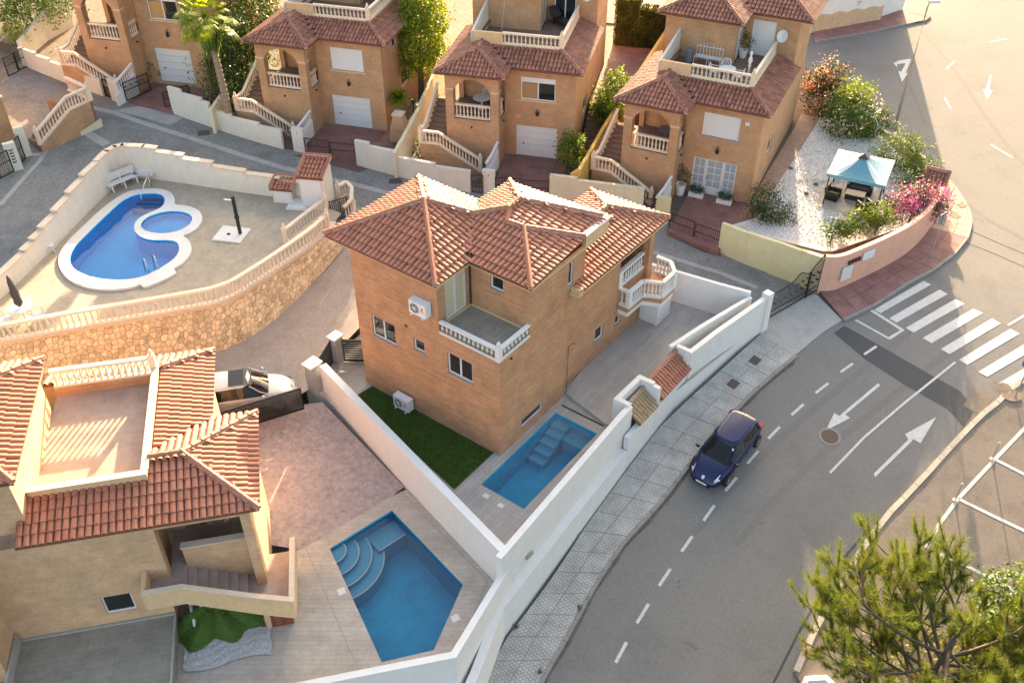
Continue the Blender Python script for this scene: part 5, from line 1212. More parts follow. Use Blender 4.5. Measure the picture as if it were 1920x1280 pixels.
# ================================================================== THE FOUR HOUSES ACROSS THE STREET
def far_house(o, ang, label, mode, shut=True, upper_mode='plain'):
    H_ = empty('brick_house', o, R(ang), label, 'house', 'brick houses across the street'); br = 'brick_far'
    wb = MB()
    # tower with the porch
    wb.box(-3.3, 0, .0, 3.2, -.8, 2.88)
    for u0 in (-3.3, -.5): wb.box(u0, u0+.5, 0, .5, 2.88, 5.75)
    wb.box(-3.3, -3.0, 2.9, 3.2, 2.88, 5.75); wb.box(-3.3, .0, 3.2, 3.4, 2.88, 5.75)
    ar = [(-2.8+2.3*i/12, 4.75+.72*math.sin(PI*i/12)**.8) for i in range(13)]
    for y0 in (0.003, .47):
        for i in range(12): wb.quad((ar[i][0], y0, ar[i][1]), (ar[i+1][0], y0, ar[i+1][1]), (ar[i+1][0], y0, 5.75), (ar[i][0], y0, 5.75))
    for i in range(12): wb.quad((ar[i][0], .003, ar[i][1]), (ar[i+1][0], .003, ar[i+1][1]), (ar[i+1][0], .47, ar[i+1][1]), (ar[i][0], .47, ar[i][1]))
    wb.box(-.4, -.05, .5, 1.6, 5.1, 5.75)
    # main front
    gz = 2.1 if mode == 'garage' else 2.35
    panel(wb, (0, 1.6, -.8), X, NY, 4.35, 6.6, [(.70, 3.32, .8, gz+.8), (.98, 3.12, 4.62, 6.05)], .16)
    panel(wb, (4.35, 1.6, -.8), Vector((0,1,0)), X, 11.4, 6.6, [(1.9, 2.6, 5.55, 6.2), (3.0, 4.3, 2.5, 3.5)], .12)
    wb.quad((-3.3, 3.2, -.8), (-3.3, 13, -.8), (-3.3, 13, 5.8), (-3.3, 3.2, 5.8)); wb.quad((-3.3, 13, -.8), (4.35, 13, -.8), (4.35, 13, 8.75), (-3.3, 13, 8.75))
    wb.quad((0, 1.5, 2.9), (0, 3.2, 2.9), (0, 3.2, 5.8), (0, 1.5, 5.8))
    wb.build('wall', br, H_, recalc=False)
    ub = MB(); panel(ub, (-3.3, 6.5, 5.7), X, NY, 4.4, 3.05); panel(ub, (1.1, 6.5, 5.7), Vector((0,1,0)), X, 2.1, 3.05, [(.45, 1.75, .5, 2.6)]); panel(ub, (1.1, 8.6, 5.7), X, NY, 3.25, 3.05, [(.45, 1.85, .5, 2.65)])
    panel(ub, (4.35, 8.6, 5.7), Vector((0,1,0)), X, 4.4, 3.05); ub.quad((-3.3, 6.5, 5.7), (-3.3, 13, 5.7), (-3.3, 13, 8.75), (-3.3, 6.5, 8.75)); ub.build('upper_wall', br, H_, recalc=False)
    for u0 in (-3.33, -.53): MB().box(u0, u0+.56, -.03, .53, 4.70, 4.80).build('pillar_capital', 'fascia', H_)
    MB().box(-3.28, -.02, .02, 3.2, 2.881, 2.90).build('porch_floor', 'terr_brown', H_)
    if mode == 'garage':
        g_ = shutter_panel(H_, (0, 1.6, 0), X, NY, .70, 3.32, 0, 2.1, 'garage_door', .14, slats=5)
        MB().tube([(1.15, 1.71, .85), (1.15, 1.66, .85)], .05, 8).build('handle', 'black', g_)
    else:
        for a, b_, m_ in ((.70, 1.48, 4), (1.50, 2.52, 4), (2.54, 3.32, 4)):
            d = window(H_, (0, 1.6, 0), X, NY, a, b_, .45 if a == 1.5 else .05, gz, sashes=1, sill=False, name='glazed_door', mull_rows=m_, glass='curtain', ft=.08)
            if a == 1.5: MB().box(1.5, 2.52, 1.67, 1.73, .02, .45).build('door_panel', 'pvc', d); MB().box(1.60, 1.64, 1.62, 1.66, 1.0, 1.2).build('handle', 'steel', d)
    if shut: s_ = shutter_panel(H_, (0, 1.6, 0), X, NY, .98, 3.12, 3.82, 5.25, 'roller_shutter', .1, slats=1)
    else: s_ = window(H_, (0, 1.6, 0), X, NY, .98, 3.12, 3.82, 5.25, sashes=2, sill=False, shutter=.32, glass=['glass_refl_tan', 'glass'])
    q = MB(); q.box(.88, 3.22, 1.54, 1.62, 3.74, 3.815); q.build('sill', 'fascia' if not shut or mode == 'garage' else 'sill', H_)
    window(H_, (4.35, 1.6, -.8), Vector((0,1,0)), X, 1.9, 2.6, 5.55, 6.2, sashes=1, sill=False); window(H_, (4.35, 1.6, -.8), Vector((0,1,0)), X, 3.0, 4.3, 2.5, 3.5, sashes=1, sill=False)
    if upper_mode == 'shut':
        shutter_panel(H_, (1.1, 8.6, 5.7), X, NY, .45, 1.85, .5, 2.65, 'roller_shutter', .1); shutter_panel(H_, (1.1, 6.5, 5.7), Vector((0,1,0)), X, .45, 1.75, .5, 2.6, 'roller_shutter', .1)
    else:
        window(H_, (1.1, 8.6, 5.7), X, NY, .45, 1.85, .5, 2.65, sashes=2, sill=False, name='terrace_door'); window(H_, (1.1, 6.5, 5.7), Vector((0,1,0)), X, .45, 1.75, .5, 2.6, sashes=2, sill=False, name='terrace_door')
    # eaves, roofs, terrace
    f = MB(); f.box(-3.75, .35, -.32, -.02, 5.72, 5.86); f.box(.10, .35, -.02, 1.30, 5.72, 5.86); f.box(.35, 4.72, 1.30, 1.6, 5.72, 5.86); f.box(4.36, 4.72, 1.6, 8.6, 5.72, 5.86); f.box(-3.75, -3.31, -.02, 7, 5.72, 5.86)
    f.box(-3.65, 1.42, 6.2, 6.5, 8.64, 8.80); f.box(1.12, 1.42, 6.5, 8.35, 8.64, 8.80); f.box(1.42, 5.0, 8.35, 8.6, 8.64, 8.80); f.box(4.36, 5.0, 8.6, 13.2, 8.64, 8.80); f.build('eaves_moulding', 'fascia', H_)
    e0, e1 = 5.86, 8.80
    roof(H_, 'roof', [([(-3.85, -.42, e0), (.45, -.42, e0), (-1.7, 1.75, 6.72)], (0, -1)),
                      ([(.45, -.42, e0), (.45, 1.22, e0), (-1.2, 2.9, 6.52), (-1.7, 3.2, 6.72), (-1.7, 1.75, 6.72)], (1, 0)),
                      ([(-3.85, -.42, e0), (-1.7, 1.75, 6.72), (-1.7, 3.1, 6.72), (-2.35, 3.3, 6.46), (-2.35, 7, 6.46), (-3.85, 7, e0)], (-1, 0)),
                      ([(.45, 1.22, e0), (4.8, 1.22, e0), (3.15, 2.9, 6.52), (-1.2, 2.9, 6.52)], (0, -1)),
                      ([(4.8, 1.22, e0), (4.8, 8.6, e0), (3.3, 8.6, 6.46), (3.15, 2.9, 6.52)], (1, 0)),
                      ([(-3.75, 6.1, e1), (1.5, 6.1, e1), (-1.12, 8.7, 9.84)], (0, -1)), ([(1.5, 6.1, e1), (1.5, 8.3, e1), (-.2, 10.0, 9.5), (-1.12, 9.6, 9.84), (-1.12, 8.7, 9.84)], (1, 0)),
                      ([(-3.75, 6.1, e1), (-1.12, 8.7, 9.84), (-1.12, 11, 9.84), (-3.75, 13.4, e1)], (-1, 0)),
                      ([(1.5, 8.3, e1), (5.1, 8.3, e1), (2.9, 10.6, 9.72), (-.5, 10.6, 9.72)], (0, -1)), ([(5.1, 8.3, e1), (5.1, 13.4, e1), (2.9, 10.9, 9.72), (2.9, 10.6, 9.72)], (1, 0)),
                      ([(5.1, 13.4, e1), (-3.75, 13.4, e1), (-1.12, 11, 9.84), (2.9, 10.9, 9.72)], (0, 1))],
         .24, .38, limit=0, smat='tile_d', ridge_mat='tile_d', rr=.085,
         ridges=[((-3.85, -.42, e0), (-1.7, 1.75, 6.72)), ((.45, -.42, e0), (-1.7, 1.75, 6.72)), ((-1.7, 1.75, 6.72), (-1.7, 3.1, 6.72)), ((4.8, 1.22, e0), (3.15, 2.9, 6.52)), ((-3.75, 6.1, e1), (-1.12, 8.7, 9.84)), ((1.5, 6.1, e1), (-1.12, 8.7, 9.84)), ((5.1, 8.3, e1), (2.9, 10.6, 9.72)), ((5.1, 13.4, e1), (2.9, 10.9, 9.72))])
    MB().box(-2.3, 3.2, 2.95, 8.6, 6.1, 6.2).build('terrace_floor', 'terr_brown', H_)
    b = MB(); b.box(-2.35, -.45, 2.85, 3.03, 5.9, 7.28); b.box(-.45, 3.05, 2.86, 3.02, 5.9, 6.6); b.box(3.05, 3.25, 2.86, 8.59, 5.9, 6.6); b.build('terrace_parapet', 'fascia', H_)
    MB().add([(-2.42, 2.85, 5.9), (-2.42, 6.5, 5.9), (-2.42, 6.5, 7.9), (-2.42, 2.85, 7.2), (-2.28, 2.85, 5.9), (-2.28, 6.5, 5.9), (-2.28, 6.5, 7.9), (-2.28, 2.85, 7.2)], [(3,2,1,0),(4,5,6,7),(0,1,5,4),(1,2,6,5),(2,3,7,6),(3,0,4,7)]).build('terrace_side_wall', 'offwhite', H_)
    balustrade(H_, [(-.45, 2.94, 6.6), (3.15, 2.94, 6.6)], .74, 'bal', .25, posts=(-1,), name='terrace_railing', rail_w=.17)
    balustrade(H_, [(3.15, 2.94, 6.6), (3.15, 8.5, 6.6)], .74, 'bal', .25, posts=(), name='terrace_railing', rail_w=.17)
    balustrade(H_, [(-2.8, .25, 2.9), (-.5, .25, 2.9)], .88, 'bal', .22, posts=(), name='porch_railing', rail_w=.17)
    balustrade(H_, [(-.18, .5, 2.9), (-.18, 1.6, 2.9)], .88, 'bal', .22, posts=(), name='porch_railing', rail_w=.17)
    # outside stair
    st = MB(); va, vb_ = -1.0, -.04
    st.add([(-.95, va, -.8), (-3.55, va, -.8), (-3.55, va, 1.5), (-.95, va, .0), (-.95, va+.12, -.8), (-3.55, va+.12, -.8), (-3.55, va+.12, 1.5), (-.95, va+.12, .0)], [(3,2,1,0),(4,5,6,7),(0,1,5,4),(1,2,6,5),(2,3,7,6),(3,0,4,7)])
    st.box(-4.75, -3.55, va, vb_, -.8, 1.5); st.build('stair_base', br, H_)
    sp = MB()
    for k in range(8): sp.box(-.95-.325*(k+1), -.95-.325*k, va+.12, vb_, -.8, .12+.18*k)
    for k in range(8): sp.box(-4.7, -3.32, vb_+.36*k, vb_+.36*(k+1), -.8, 1.5+.175*(k+1))
    sp.build('stair_steps', 'terr_brown', H_)
    balustrade(H_, [(-.95, va+.06, .0), (-3.55, va+.06, 1.5), (-4.7, va+.06, 1.5)], .86, 'bal', .24, posts=(0, -1), name='stair_railing', rail_w=.18)
    balustrade(H_, [(-4.7, va+.06, 1.5), (-4.7, .1, 1.5), (-4.7, 2.9, 2.9)], .86, 'bal', .24, posts=(), name='stair_railing', rail_w=.18)
    wl = MB(); wl.wall([(-.05, -.1), (-.12, -1.2), (-.35, -2.2)], .14, -.8, [1.0, .75, .45]); wl.build('stair_side_wall', 'white', H_)
    balustrade(H_, [(-.05, -.1, 1.0), (-.12, -1.2, .75), (-.3, -2.0, .5)], .72, 'bal_w', .22, posts=(), name='stair_railing', rail_w=.14)
    l = MB(); l.lathe([(.02, 0), (.09, .06), (.11, .26), (.05, .34), (.01, .42)], 6, (2.05, 1.46, 2.85)); l.bar((2.05, 1.46, 3.25), (2.05, 1.6, 3.3), .03, .03); l.build('wall_lamp', 'iron', H_)
    MB().tube([(-.0, .9, 2.65), (.14, .9, 2.62)], .05, 8).build('spout', 'iron_red', H_); MB().tube([(-1.7, -.0, 2.45), (-1.7, -.12, 2.42)], .05, 8).build('spout', 'iron_red', H_)
    return H_
HA = far_house((-25.12, 60.6, 2.5), -13.5, 'leftmost brick house across the street, behind the palm', 'garage', shut=False)
HA.scale = (1, 1, 1.13); HA.location.z += .15
HB = far_house((-12.78, 56.12, 1.65), -15.5, 'brick house across the street with closed white shutter and a yucla'.replace('yucla', 'yucca by its garage'), 'garage')
HC = far_house((-.93, 53.16, 1.0), -13.5, 'brick house across the street with an open two pane window above its garage', 'garage', shut=False, upper_mode='glass')
HD = far_house((9.37, 49.98, .4), -25.5, 'brick house across the street with white glazed doors instead of a garage', 'doors', upper_mode='shut')
s_ = MB(); s_.box(.68, .98, 1.57, 1.60, 2.55, 2.85); s_.build('alarm_sign', plain('pink sign', (.62, .25, .22), .6), HC)
s_ = MB(); s_.box(3.4, 3.65, 1.50, 1.60, 4.95, 5.15); s_.build('alarm_box', 'pvc', HD)
for h, u_, v_, z_ in ((HD, 3.75, 8.58, 7.7), (HC, 4.0, 8.58, 8.0)):
    d = MB(); d.tube([(u_, v_, z_), (u_-.25, v_-.3, z_)], .02, 5); d.lathe([(0, -.10), (.18, -.06), (.36, .03)], 14); 
    r = MB(); r.lathe([(0, -.08), (.2, -.05), (.38, .04)], 14, cap=False); o = r.build('satellite_dish', 'pvc', h, smooth=True, loc=(u_-.28, v_-.34, z_+.05)); o.rotation_euler = (R(68), 0, R(-25))
    a = MB(); a.tube([(u_, v_, z_), (u_-.26, v_-.3, z_)], .025, 5); a.build('dish_arm', 'galv', h)

# fifth house, cut by the left edge
HE = empty('brick_house', (-30.88,54.02,2.6), R(52), 'tan brick house cut by the left edge with a white balustraded stair', 'house')
b = MB(); b.box(-6, .0, .0, 6, -1, 5.6); b.build('wall', 'brick_far', HE)
b = MB(); b.wall([(.2, -2.6), (2.6, -2.6), (4.2, -2.4)], .16, -1.2, [.15, 1.5, 1.5]); b.build('stair_base', 'brick_far', HE)
b = MB(); b.add([(-.2, -2.72, -.6), (4.4, -2.62, -1.0), (4.4, -2.62, .3), (2.2, -2.74, -.1)], [(0, 1, 2, 3)]); b.build('stair_plinth', 'cream', HE)
sp = MB()
for k in range(8): sp.box(.2+.3*k, .2+.3*(k+1), -2.5, -1.2, -1, .15+.17*k)
sp.box(2.6, 4.2, -2.5, 0, -1, 1.5); sp.build('stair_steps', 'terr_brown', HE)
balustrade(HE, [(.2, -2.6, .15), (2.6, -2.6, 1.5), (4.2, -2.4, 1.5)], .9, 'bal', .24, posts=(0, -1), name='stair_railing')
balustrade(HE, [(4.2, -2.4, 1.5), (4.2, 0, 1.5)], .9, 'bal', .24, posts=(), name='stair_railing')
balustrade(HE, [(-2.2, -.1, 2.6), (.0, -.1, 2.6)], .9, 'bal', .24, posts=(), name='porch_railing')
roof(HE, 'roof', [([(-6.4, -.5, 5.65), (.5, -.5, 5.65), (-2.6, 2.9, 6.9)], (0, -1)), ([(.5, -.5, 5.65), (.5, 6.4, 5.65), (-2.6, 2.9, 6.9)], (1, 0)), ([(.5, 6.4, 5.65), (-6.4, 6.4, 5.65), (-2.6, 2.9, 6.9)], (0, 1))], .24, .38, smat='tile_d', ridge_mat='tile_d', ridges=[((.5, -.5, 5.65), (-2.6, 2.9, 6.9)), ((.5, 6.4, 5.65), (-2.6, 2.9, 6.9))])

# ---- lots: soil, red drives, front walls, gates
def lot_ground(name, poly, z, m): o = MB().prism(poly, z-3, z).build(name, m); o['kind'] = 'structure'; return o
def hl(o, ang, u, v): a = R(ang); return (o[0]+math.cos(a)*u-math.sin(a)*v, o[1]+math.sin(a)*u+math.cos(a)*v)
lot_ground('garden', [(-34.32,64.57),(-27.38,60.15),(-25.49,59.57),(-22.37,58.53),(-18.03,56.78)]+[hl((-25.12, 60.6), -13.5, 7.5, 2), hl((-25.12, 60.6), -13.5, 7.5, 20), hl((-25.12, 60.6), -13.5, -9, 20), hl((-25.12, 60.6), -13.5, -9, 4)], 2.42, 'soil')
lot_ground('garden', [(-18.03,56.78),(-14.53,54.79),(-13.12,54.38),(-9.82,53.54),(-7.25,52.18)]+[hl((-12.78, 56.12), -15.5, 6.3, 0), hl((-12.78, 56.12), -15.5, 6.3, 18), hl((-12.78, 56.12), -15.5, -6.8, 18), hl((-12.78, 56.12), -15.5, -6.8, 0)], 1.62, 'soil')
lot_ground('garden', [(-7.25,52.18),(-2.54,50.73),(-1.25,50.53),(2.12,50.37),(3.64,50.01)]+[hl((-.93, 53.16), -13.5, 6.4, 0), hl((-.93, 53.16), -13.5, 6.4, 18), hl((-.93, 53.16), -13.5, -6.5, 18), hl((-.93, 53.16), -13.5, -6.5, 0)], .96, 'soil')
lot_D = ('garden', [(3.64,50.01),(7.62,49.15),(11.75,46.15),(13.88,43.04),(16.04,41.66)]+[(17.13,44.18),(22.2,46.69),(24.54,48.92),(25.37,50.15),(25.25,51.42)]+[(26.15,54.77),(25.48,57.31),(24.24,59.13)]+[hl((9.37, 49.98), -25.5, 9, 18), hl((9.37, 49.98), -25.5, -7, 18), hl((9.37, 49.98), -25.5, -7.2, -1)])
gz2 = lambda x, y: max(.38, ground_z(x, y)+.03 if y > 52 else .38)
o = drape('garden', lot_D[1], 0, 'soil', skirt=3, zf=gz2, kind='structure')
def paving(px, z, m='pav_red', nm='drive'):
    o = MB().prism(px, z-.3, z).build(nm, m); o['kind'] = 'structure'; return o
paving([(-25.49,58.99),(-22.19,57.83)]+[(-21.53,58.04),(-19.81,58.83),(-20.06,61.32),(-21.51,63.51),(-24.67,63.51),(-25.38,61.92)], 2.47, 'pav_red'); paving([(-12.88,53.5),(-9.72,52.68)]+[(-7.4,53.36),(-7.85,56.23),(-8.68,57.59),(-11.76,58.37),(-12.73,56.08)], 1.67)
paving([(-1.24,50.01),(2.1,49.68)]+[(3.09,50.88),(3.21,53.88),(0.03,54.94),(-0.89,53.05)], 1.02); paving([(8.77,46.61),(11.34,44.47),(11.91,45.5),(13.52,46.84),(14.45,48.47),(13.51,50.18),(11.02,51.78),(10.52,50.62)], .43)
for q in ([(-26.03,57.93),(-24.62,58.63),(-22.35,57.68),(-21.41,57.34),(-22.06,56.31),(-23.91,57.13)],): drape('driveway_ramp', q, .03, 'concrete_l', kind='structure')
for q in ([(-13.74,53.31),(-12.88,53.5),(-9.71,52.61),(-8.93,52.06),(-9.46,51.66),(-11.58,52.47)], [(8.92,46.74),(11.4,44.92),(11.55,44.53),(10.63,44.79),(8.72,46.31)]): drape('driveway_ramp', q, .03, 'red_base', kind='structure')
def front_wall(label, foot, tops, m, th=.22, z0=-1.0):
    e = empty('garden_wall', (0, 0, 0), 0, label, 'wall', None)
    for i in range(len(foot)-1): MB().wall([foot[i], foot[i+1]], th, z0, tops[i]).build('wall_section', m, e)
    return e
front_wall('stepped off white garden wall of the leftmost house, beside its stair', [(-34.02,63.77),(-32.49,62.78),(-31.34,62.09),(-30.21,61.42),(-29.25,60.89),(-27.29,59.86)], [4.35, 4.2, 4.05, 3.9, 3.75], 'offwhite', z0=1)
front_wall('off white garden wall right of the open iron gate, below the palm', [(-22.19,57.97),(-21.26,57.42),(-19.77,56.64),(-19.26,56.34),(-17.77,55.58),(-15.84,54.68),(-14.37,54.08)], [4.1, 3.9, 3.72, 3.3, 3.15, 3.0], 'offwhite', z0=1)
front_wall('off white garden wall between the yucca house gate and the next garden', [(-9.61,52.56),(-8.72,52.2),(-7.13,51.53),(-4.68,50.64),(-2.58,50.03)], [3.1, 2.9, 2.55, 2.4], 'offwhite', z0=0)
front_wall('cream garden wall behind the ridge of the main roof', [(2.1,49.68),(3.67,49.33),(7.51,48.37)], [2.35, 2.2], 'cream', z0=-.5)
front_wall('pale yellow garden wall ending at the black scrolled gate', [(11.47,44.97),(12.73,43.93),(14.06,43.04),(15.16,42.2),(16.17,41.48)], [1.98, 2.0, 2.02, 2.05], 'pale_yellow', z0=-1.5)
pk = empty('garden_wall', (0, 0, 0), 0, 'curved salmon pink garden wall along the red corner pavement', 'wall')
PKL = smoothline([(16.17,41.48),(16.93,41.44),(18.22,42.21),(20.34,43.57),(22.28,45.09),(24.08,47.32),(24.71,48.51)], 2)
MB().wall(PKL, .24, -1.8, 2.15).build('wall_body', 'pink', pk)
q = Vector((17.61,42.64,1)); d = (Vector((18.22,42.21,-0.1))-Vector((16.93,41.44,-0.14))); a = math.atan2(d.y, d.x)
t = [(17.51,41.71)][0]; m_ = MB(); m_.cbox((0, 0, 0), .75, .06, .85); o = m_.build('meter_door', 'pvc', pk, loc=(t[0]+.13*math.sin(a), t[1]-.13*math.cos(a), .55), rz=a)
t = [(18.75,42.48)][0]; m_ = MB(); m_.cbox((0, 0, 0), .85, .05, .5); o = m_.build('name_tile', 'ac', pk, loc=(t[0]+.12*math.sin(a), t[1]-.13*math.cos(a), 1.35), rz=a+.02)
t = [(17.83,41.93)][0]; m_ = MB()
for k in range(4): m_.box(-.45+.24*k, -.3+.24*k, -.05, .0, 0, .24)
m_.build('lettering', 'iron_red', pk, loc=(t[0]+.14*math.sin(a), t[1]-.14*math.cos(a), 1.5), rz=a)
def pillar(px, z0, h, m, label, sx=.75, sy=.3, rz=-.25, number=None):
    e = empty('gate_pillar', (px[0], px[1], z0), rz, label, 'pillar', 'street gate pillars')
    MB().box(-sx/2, sx/2, -sy/2, sy/2, -.6, h).build('shaft', m, e)
    if number: txt(number, e, (0, -sy/2-.004, h-.35), .2)
    return e
def txt(s, parent, loc, size, m='iron', rot=(PI/2, 0, 0), nm='number'):
    cu = bpy.data.curves.new(nm, 'FONT'); cu.body = s; cu.size = size; cu.align_x = 'CENTER'; cu.extrude = .002
    o0 = bpy.data.objects.new(nm, cu); C.objects.link(o0); me = bpy.data.meshes.new_from_object(o0); bpy.data.objects.remove(o0)
    me.materials.append(M[m]); o = link(nm, me, parent, loc); o.rotation_euler = rot; return o
pillar((-26.18,59.22,2.48), (-26.18,59.22,2.48)[2], 1.55, 'offwhite', 'off white pillar left of the open iron gate', .8, .3, -.5)
pillar((-13.3,53.85,1.63), (-13.3,53.85,1.63)[2], 1.6, 'offwhite', 'off white pillar between the two iron gates of the yucca house', .8, .3, -.35, '5')
pillar((-1.5,49.99,0.91), (-1.5,49.99,0.91)[2], 1.55, 'offwhite', 'off white numbered pillar in front of the open window house', .75, .3, -.2, '3')
pillar((8.64,48,0.35), (8.64,48,0.35)[2], 1.45, 'pale_yellow', 'pale yellow pillar beside the potted plant', .8, .3, -.4)
def bar_gate(a, b_, h, label, m='iron_red', group='dark barred iron gates', pitch=.11, leafs=2, scroll=False):
    a, b_ = Vector(a), Vector(b_); L = math.hypot(b_.x-a.x, b_.y-a.y); e = empty('iron_gate', tuple(a), math.atan2(b_.y-a.y, b_.x-a.x), label, 'gate', group); sl_ = (b_.z-a.z)
    for i in range(leafs):
        x0, x1 = L*i/leafs+.02, L*(i+1)/leafs-.02; z0 = sl_*(i+.5)/leafs+.06; f = MB()
        f.box(x0, x0+.05, -.025, .025, z0, z0+h); f.box(x1-.05, x1, -.025, .025, z0, z0+h); f.box(x0+.05, x1-.05, -.02, .02, z0+h-.05, z0+h); f.box(x0+.05, x1-.05, -.02, .02, z0, z0+.05); f.box(x0+.05, x1-.05, -.02, .02, z0+h*.52, z0+h*.52+.04)
        o = f.build('gate_leaf', m, e); n_ = int((x1-x0)/pitch); bb = MB()
        for k in range(1, n_): x = x0+(x1-x0)*k/n_; bb.box(x-.010, x+.010, -.008, .008, z0+.05, z0+h-.05)
        if scroll:
            for k in range(0, n_-2, 4): x = x0+(x1-x0)*(k+1.5)/n_; bb.lathe([(.09, -.01), (.09, .01)], 8, (x, 0, z0+h*.75))
        bb.build('gate_bars', m, o)
    return e
bar_gate((-12.96,53.56,1.6), (-9.71,52.86,1.42), 1.1, 'dark red iron driveway gate of the yucca house'); bar_gate((-14.3,54.09,1.69), (-13.71,53.88,1.65), 1.15, 'narrow iron foot gate of the yucca house', leafs=1)
bar_gate((-1.15,49.96,0.89), (2.1,49.62,0.73), 1.1, 'iron driveway gate half hidden behind the main roof ridge'); bar_gate((-2.55,49.98,0.95), (-1.81,49.86,0.91), 1.2, 'narrow iron foot gate beside the numbered pillar', leafs=1)
bar_gate((8.85,46.89,0.29), (11.5,44.97,0.1), 1.15, 'wide dark red iron gate in front of the glazed doors'); bar_gate((7.55,48.37,0.42), (8.3,48.09,0.37), 1.1, 'narrow iron foot gate left of the pale yellow pillar', leafs=1)
a = (-25.58,59.05,2.44); bar_gate(a, (a[0]+1.15, a[1]+1.75, a[2]+.1), 1.25, 'open black iron gate leaf swung inward beside the off white pillar', 'iron', leafs=1, scroll=True)
a = (-21.88,58.5,2.25); bar_gate((a[0]-.9, a[1]-.4, 2.5), (a[0]+.5, a[1]+.9, 2.5), 1.0, 'second open black iron gate leaf at the foot of the palm', 'iron', leafs=1, scroll=True)
a = (-27.2,59.79,2.55); bar_gate(a, (-26.51,59.48,2.51), 1.2, 'narrow black foot gate of the leftmost house', 'iron', leafs=1)
a = (-34.89,62.64,3.04); bar_gate((-34.35,61.82,2.98), (-33.6,63.64,3.03), 1.3, 'black iron gate in the top left corner of the street', 'iron', leafs=2)
# black scrolled gate at the mouth of the side street, standing open
sg = empty('iron_gate', (16.16,41.44,-0.14), 0, 'tall black scrolled iron gate across the mouth of the side street', 'gate'); a, b_ = Vector((16.16,41.44,-0.14)), Vector((12.86,39.04,-0.33)); L = (b_-a).length
sg.rotation_euler = (0, 0, math.atan2(b_.y-a.y, b_.x-a.x)); dz = b_.z-a.z
f = MB(); bb = MB(); n_ = 34
topz = lambda t: 1.55+.75*(max(0, 1-t*4.5))**.7+.35*math.exp(-((t-.42)/.10)**2)
P_ = [(L*i/n_, 0, .1+dz*i/n_+topz(i/n_)) for i in range(n_+1)]; Q_ = [(L*i/n_, 0, .12+dz*i/n_) for i in range(n_+1)]; R__ = [(L*i/n_, 0, .45+dz*i/n_) for i in range(n_+1)]
for t, b0 in ((0, .06), (.22, .09), (1., .06)): x = L*t; f.bar((x, 0, dz*t), (x, 0, dz*t+topz(t)+.1), b0, b0)
f.tube(P_, .028, 5); f.tube(Q_, .035, 5); f.tube(R__, .025, 5); f.build('gate_frame', 'iron', sg)
for i in range(n_+1):
    t = i/n_; x = L*t; bb.box(x-.009, x+.009, -.009, .009, .1+dz*t, .1+dz*t+topz(t))
for i in range(10):
    t = (i+.5)/10; x = L*t; bb.lathe([(.07, -.012), (.10, 0), (.07, .012)], 8, (x, 0, .9+dz*t)); bb.lathe([(.07, -.012), (.10, 0), (.07, .012)], 8, (x, 0, 1.35+dz*t))
bb.build('gate_bars', 'iron', sg)
# gate of the fifth house on the left with chevron post
e = empty('gate_pillar', (-29.44,50.52,2.19), .62, 'white pillar with dark chevrons beside a black gate, left edge', 'pillar'); MB().box(-.32, .32, -.16, .16, -.6, 1.75).build('shaft', 'offwhite', e)
for k in range(5): b = MB(); z = .55+.19*k; b.add([(-.12, -.168, z), (.02, -.168, z-.05), (.12, -.168, z+.06), (.12, -.168, z+.12), (.02, -.168, z+.04), (-.12, -.168, z+.09)], [(0, 1, 2, 3, 4, 5)]); b.build('chevron', 'iron', e)
e = empty('gate_pillar', (-29.44,52.09,2.27), .62, 'plain off white pillar at the foot of the balustraded stair, left edge', 'pillar'); MB().box(-.25, .25, -.16, .16, -.6, 1.9).build('shaft', 'offwhite', e)
bar_gate((-29.38,50.76,2.2), (-29.42,51.79,2.25), 1.5, 'narrow black gate between the two left edge pillars', 'iron', leafs=1); bar_gate((-30.43,48.49,2.13), (-29.5,50.28,2.18), 1.4, 'dark gate cut by the left edge of the photo', 'iron', leafs=2)
# side walls between the gardens
def side_wall(label, pts, tops, m, th=.2, z0=0):
    e = empty('garden_wall', (0, 0, 0), 0, label, 'wall'); MB().wall(pts, th, z0, tops).build('wall_body', m, e); return e
side_wall('ochre side wall climbing between two gardens right of the citrus tree', [(3.3,49.83)]+[(3.82,49.86),(5.55,54.19),(8.15,60.28),(10.69,66.46),(12.43,71.46)], [2.3, 2.6, 3.2, 3.9, 4.4, 4.6], 'yellow')
side_wall('cream side wall climbing left of the open window house', [(-7.15,51.24),(-6.29,54.93),(-5.44,59.48),(-4.45,66.93)], [2.9, 3.3, 3.9, 4.6], 'cream')
side_wall('grey white side wall climbing left of the leftmost house', [(-34.36,64.52)]+[(-33.95,67.74),(-32.95,70.4)], [4.45, 5.0, 5.7], 'offwhite', z0=1)
tb_u = MB().prism([(-34.4,64.42)]+[(-33.99,67.64),(-33.04,70.19)]+[(-50, 96), (-66, 96), (-60, 76)]+[(-35.62,65.51)], 1, 3.9).build('upper_garden', 'soil'); tb_u['kind'] = 'structure'
side_wall('short cream side wall at the palm', [(-19,55.58),(-18.54,59.39)], [3.6, 3.9], 'cream')
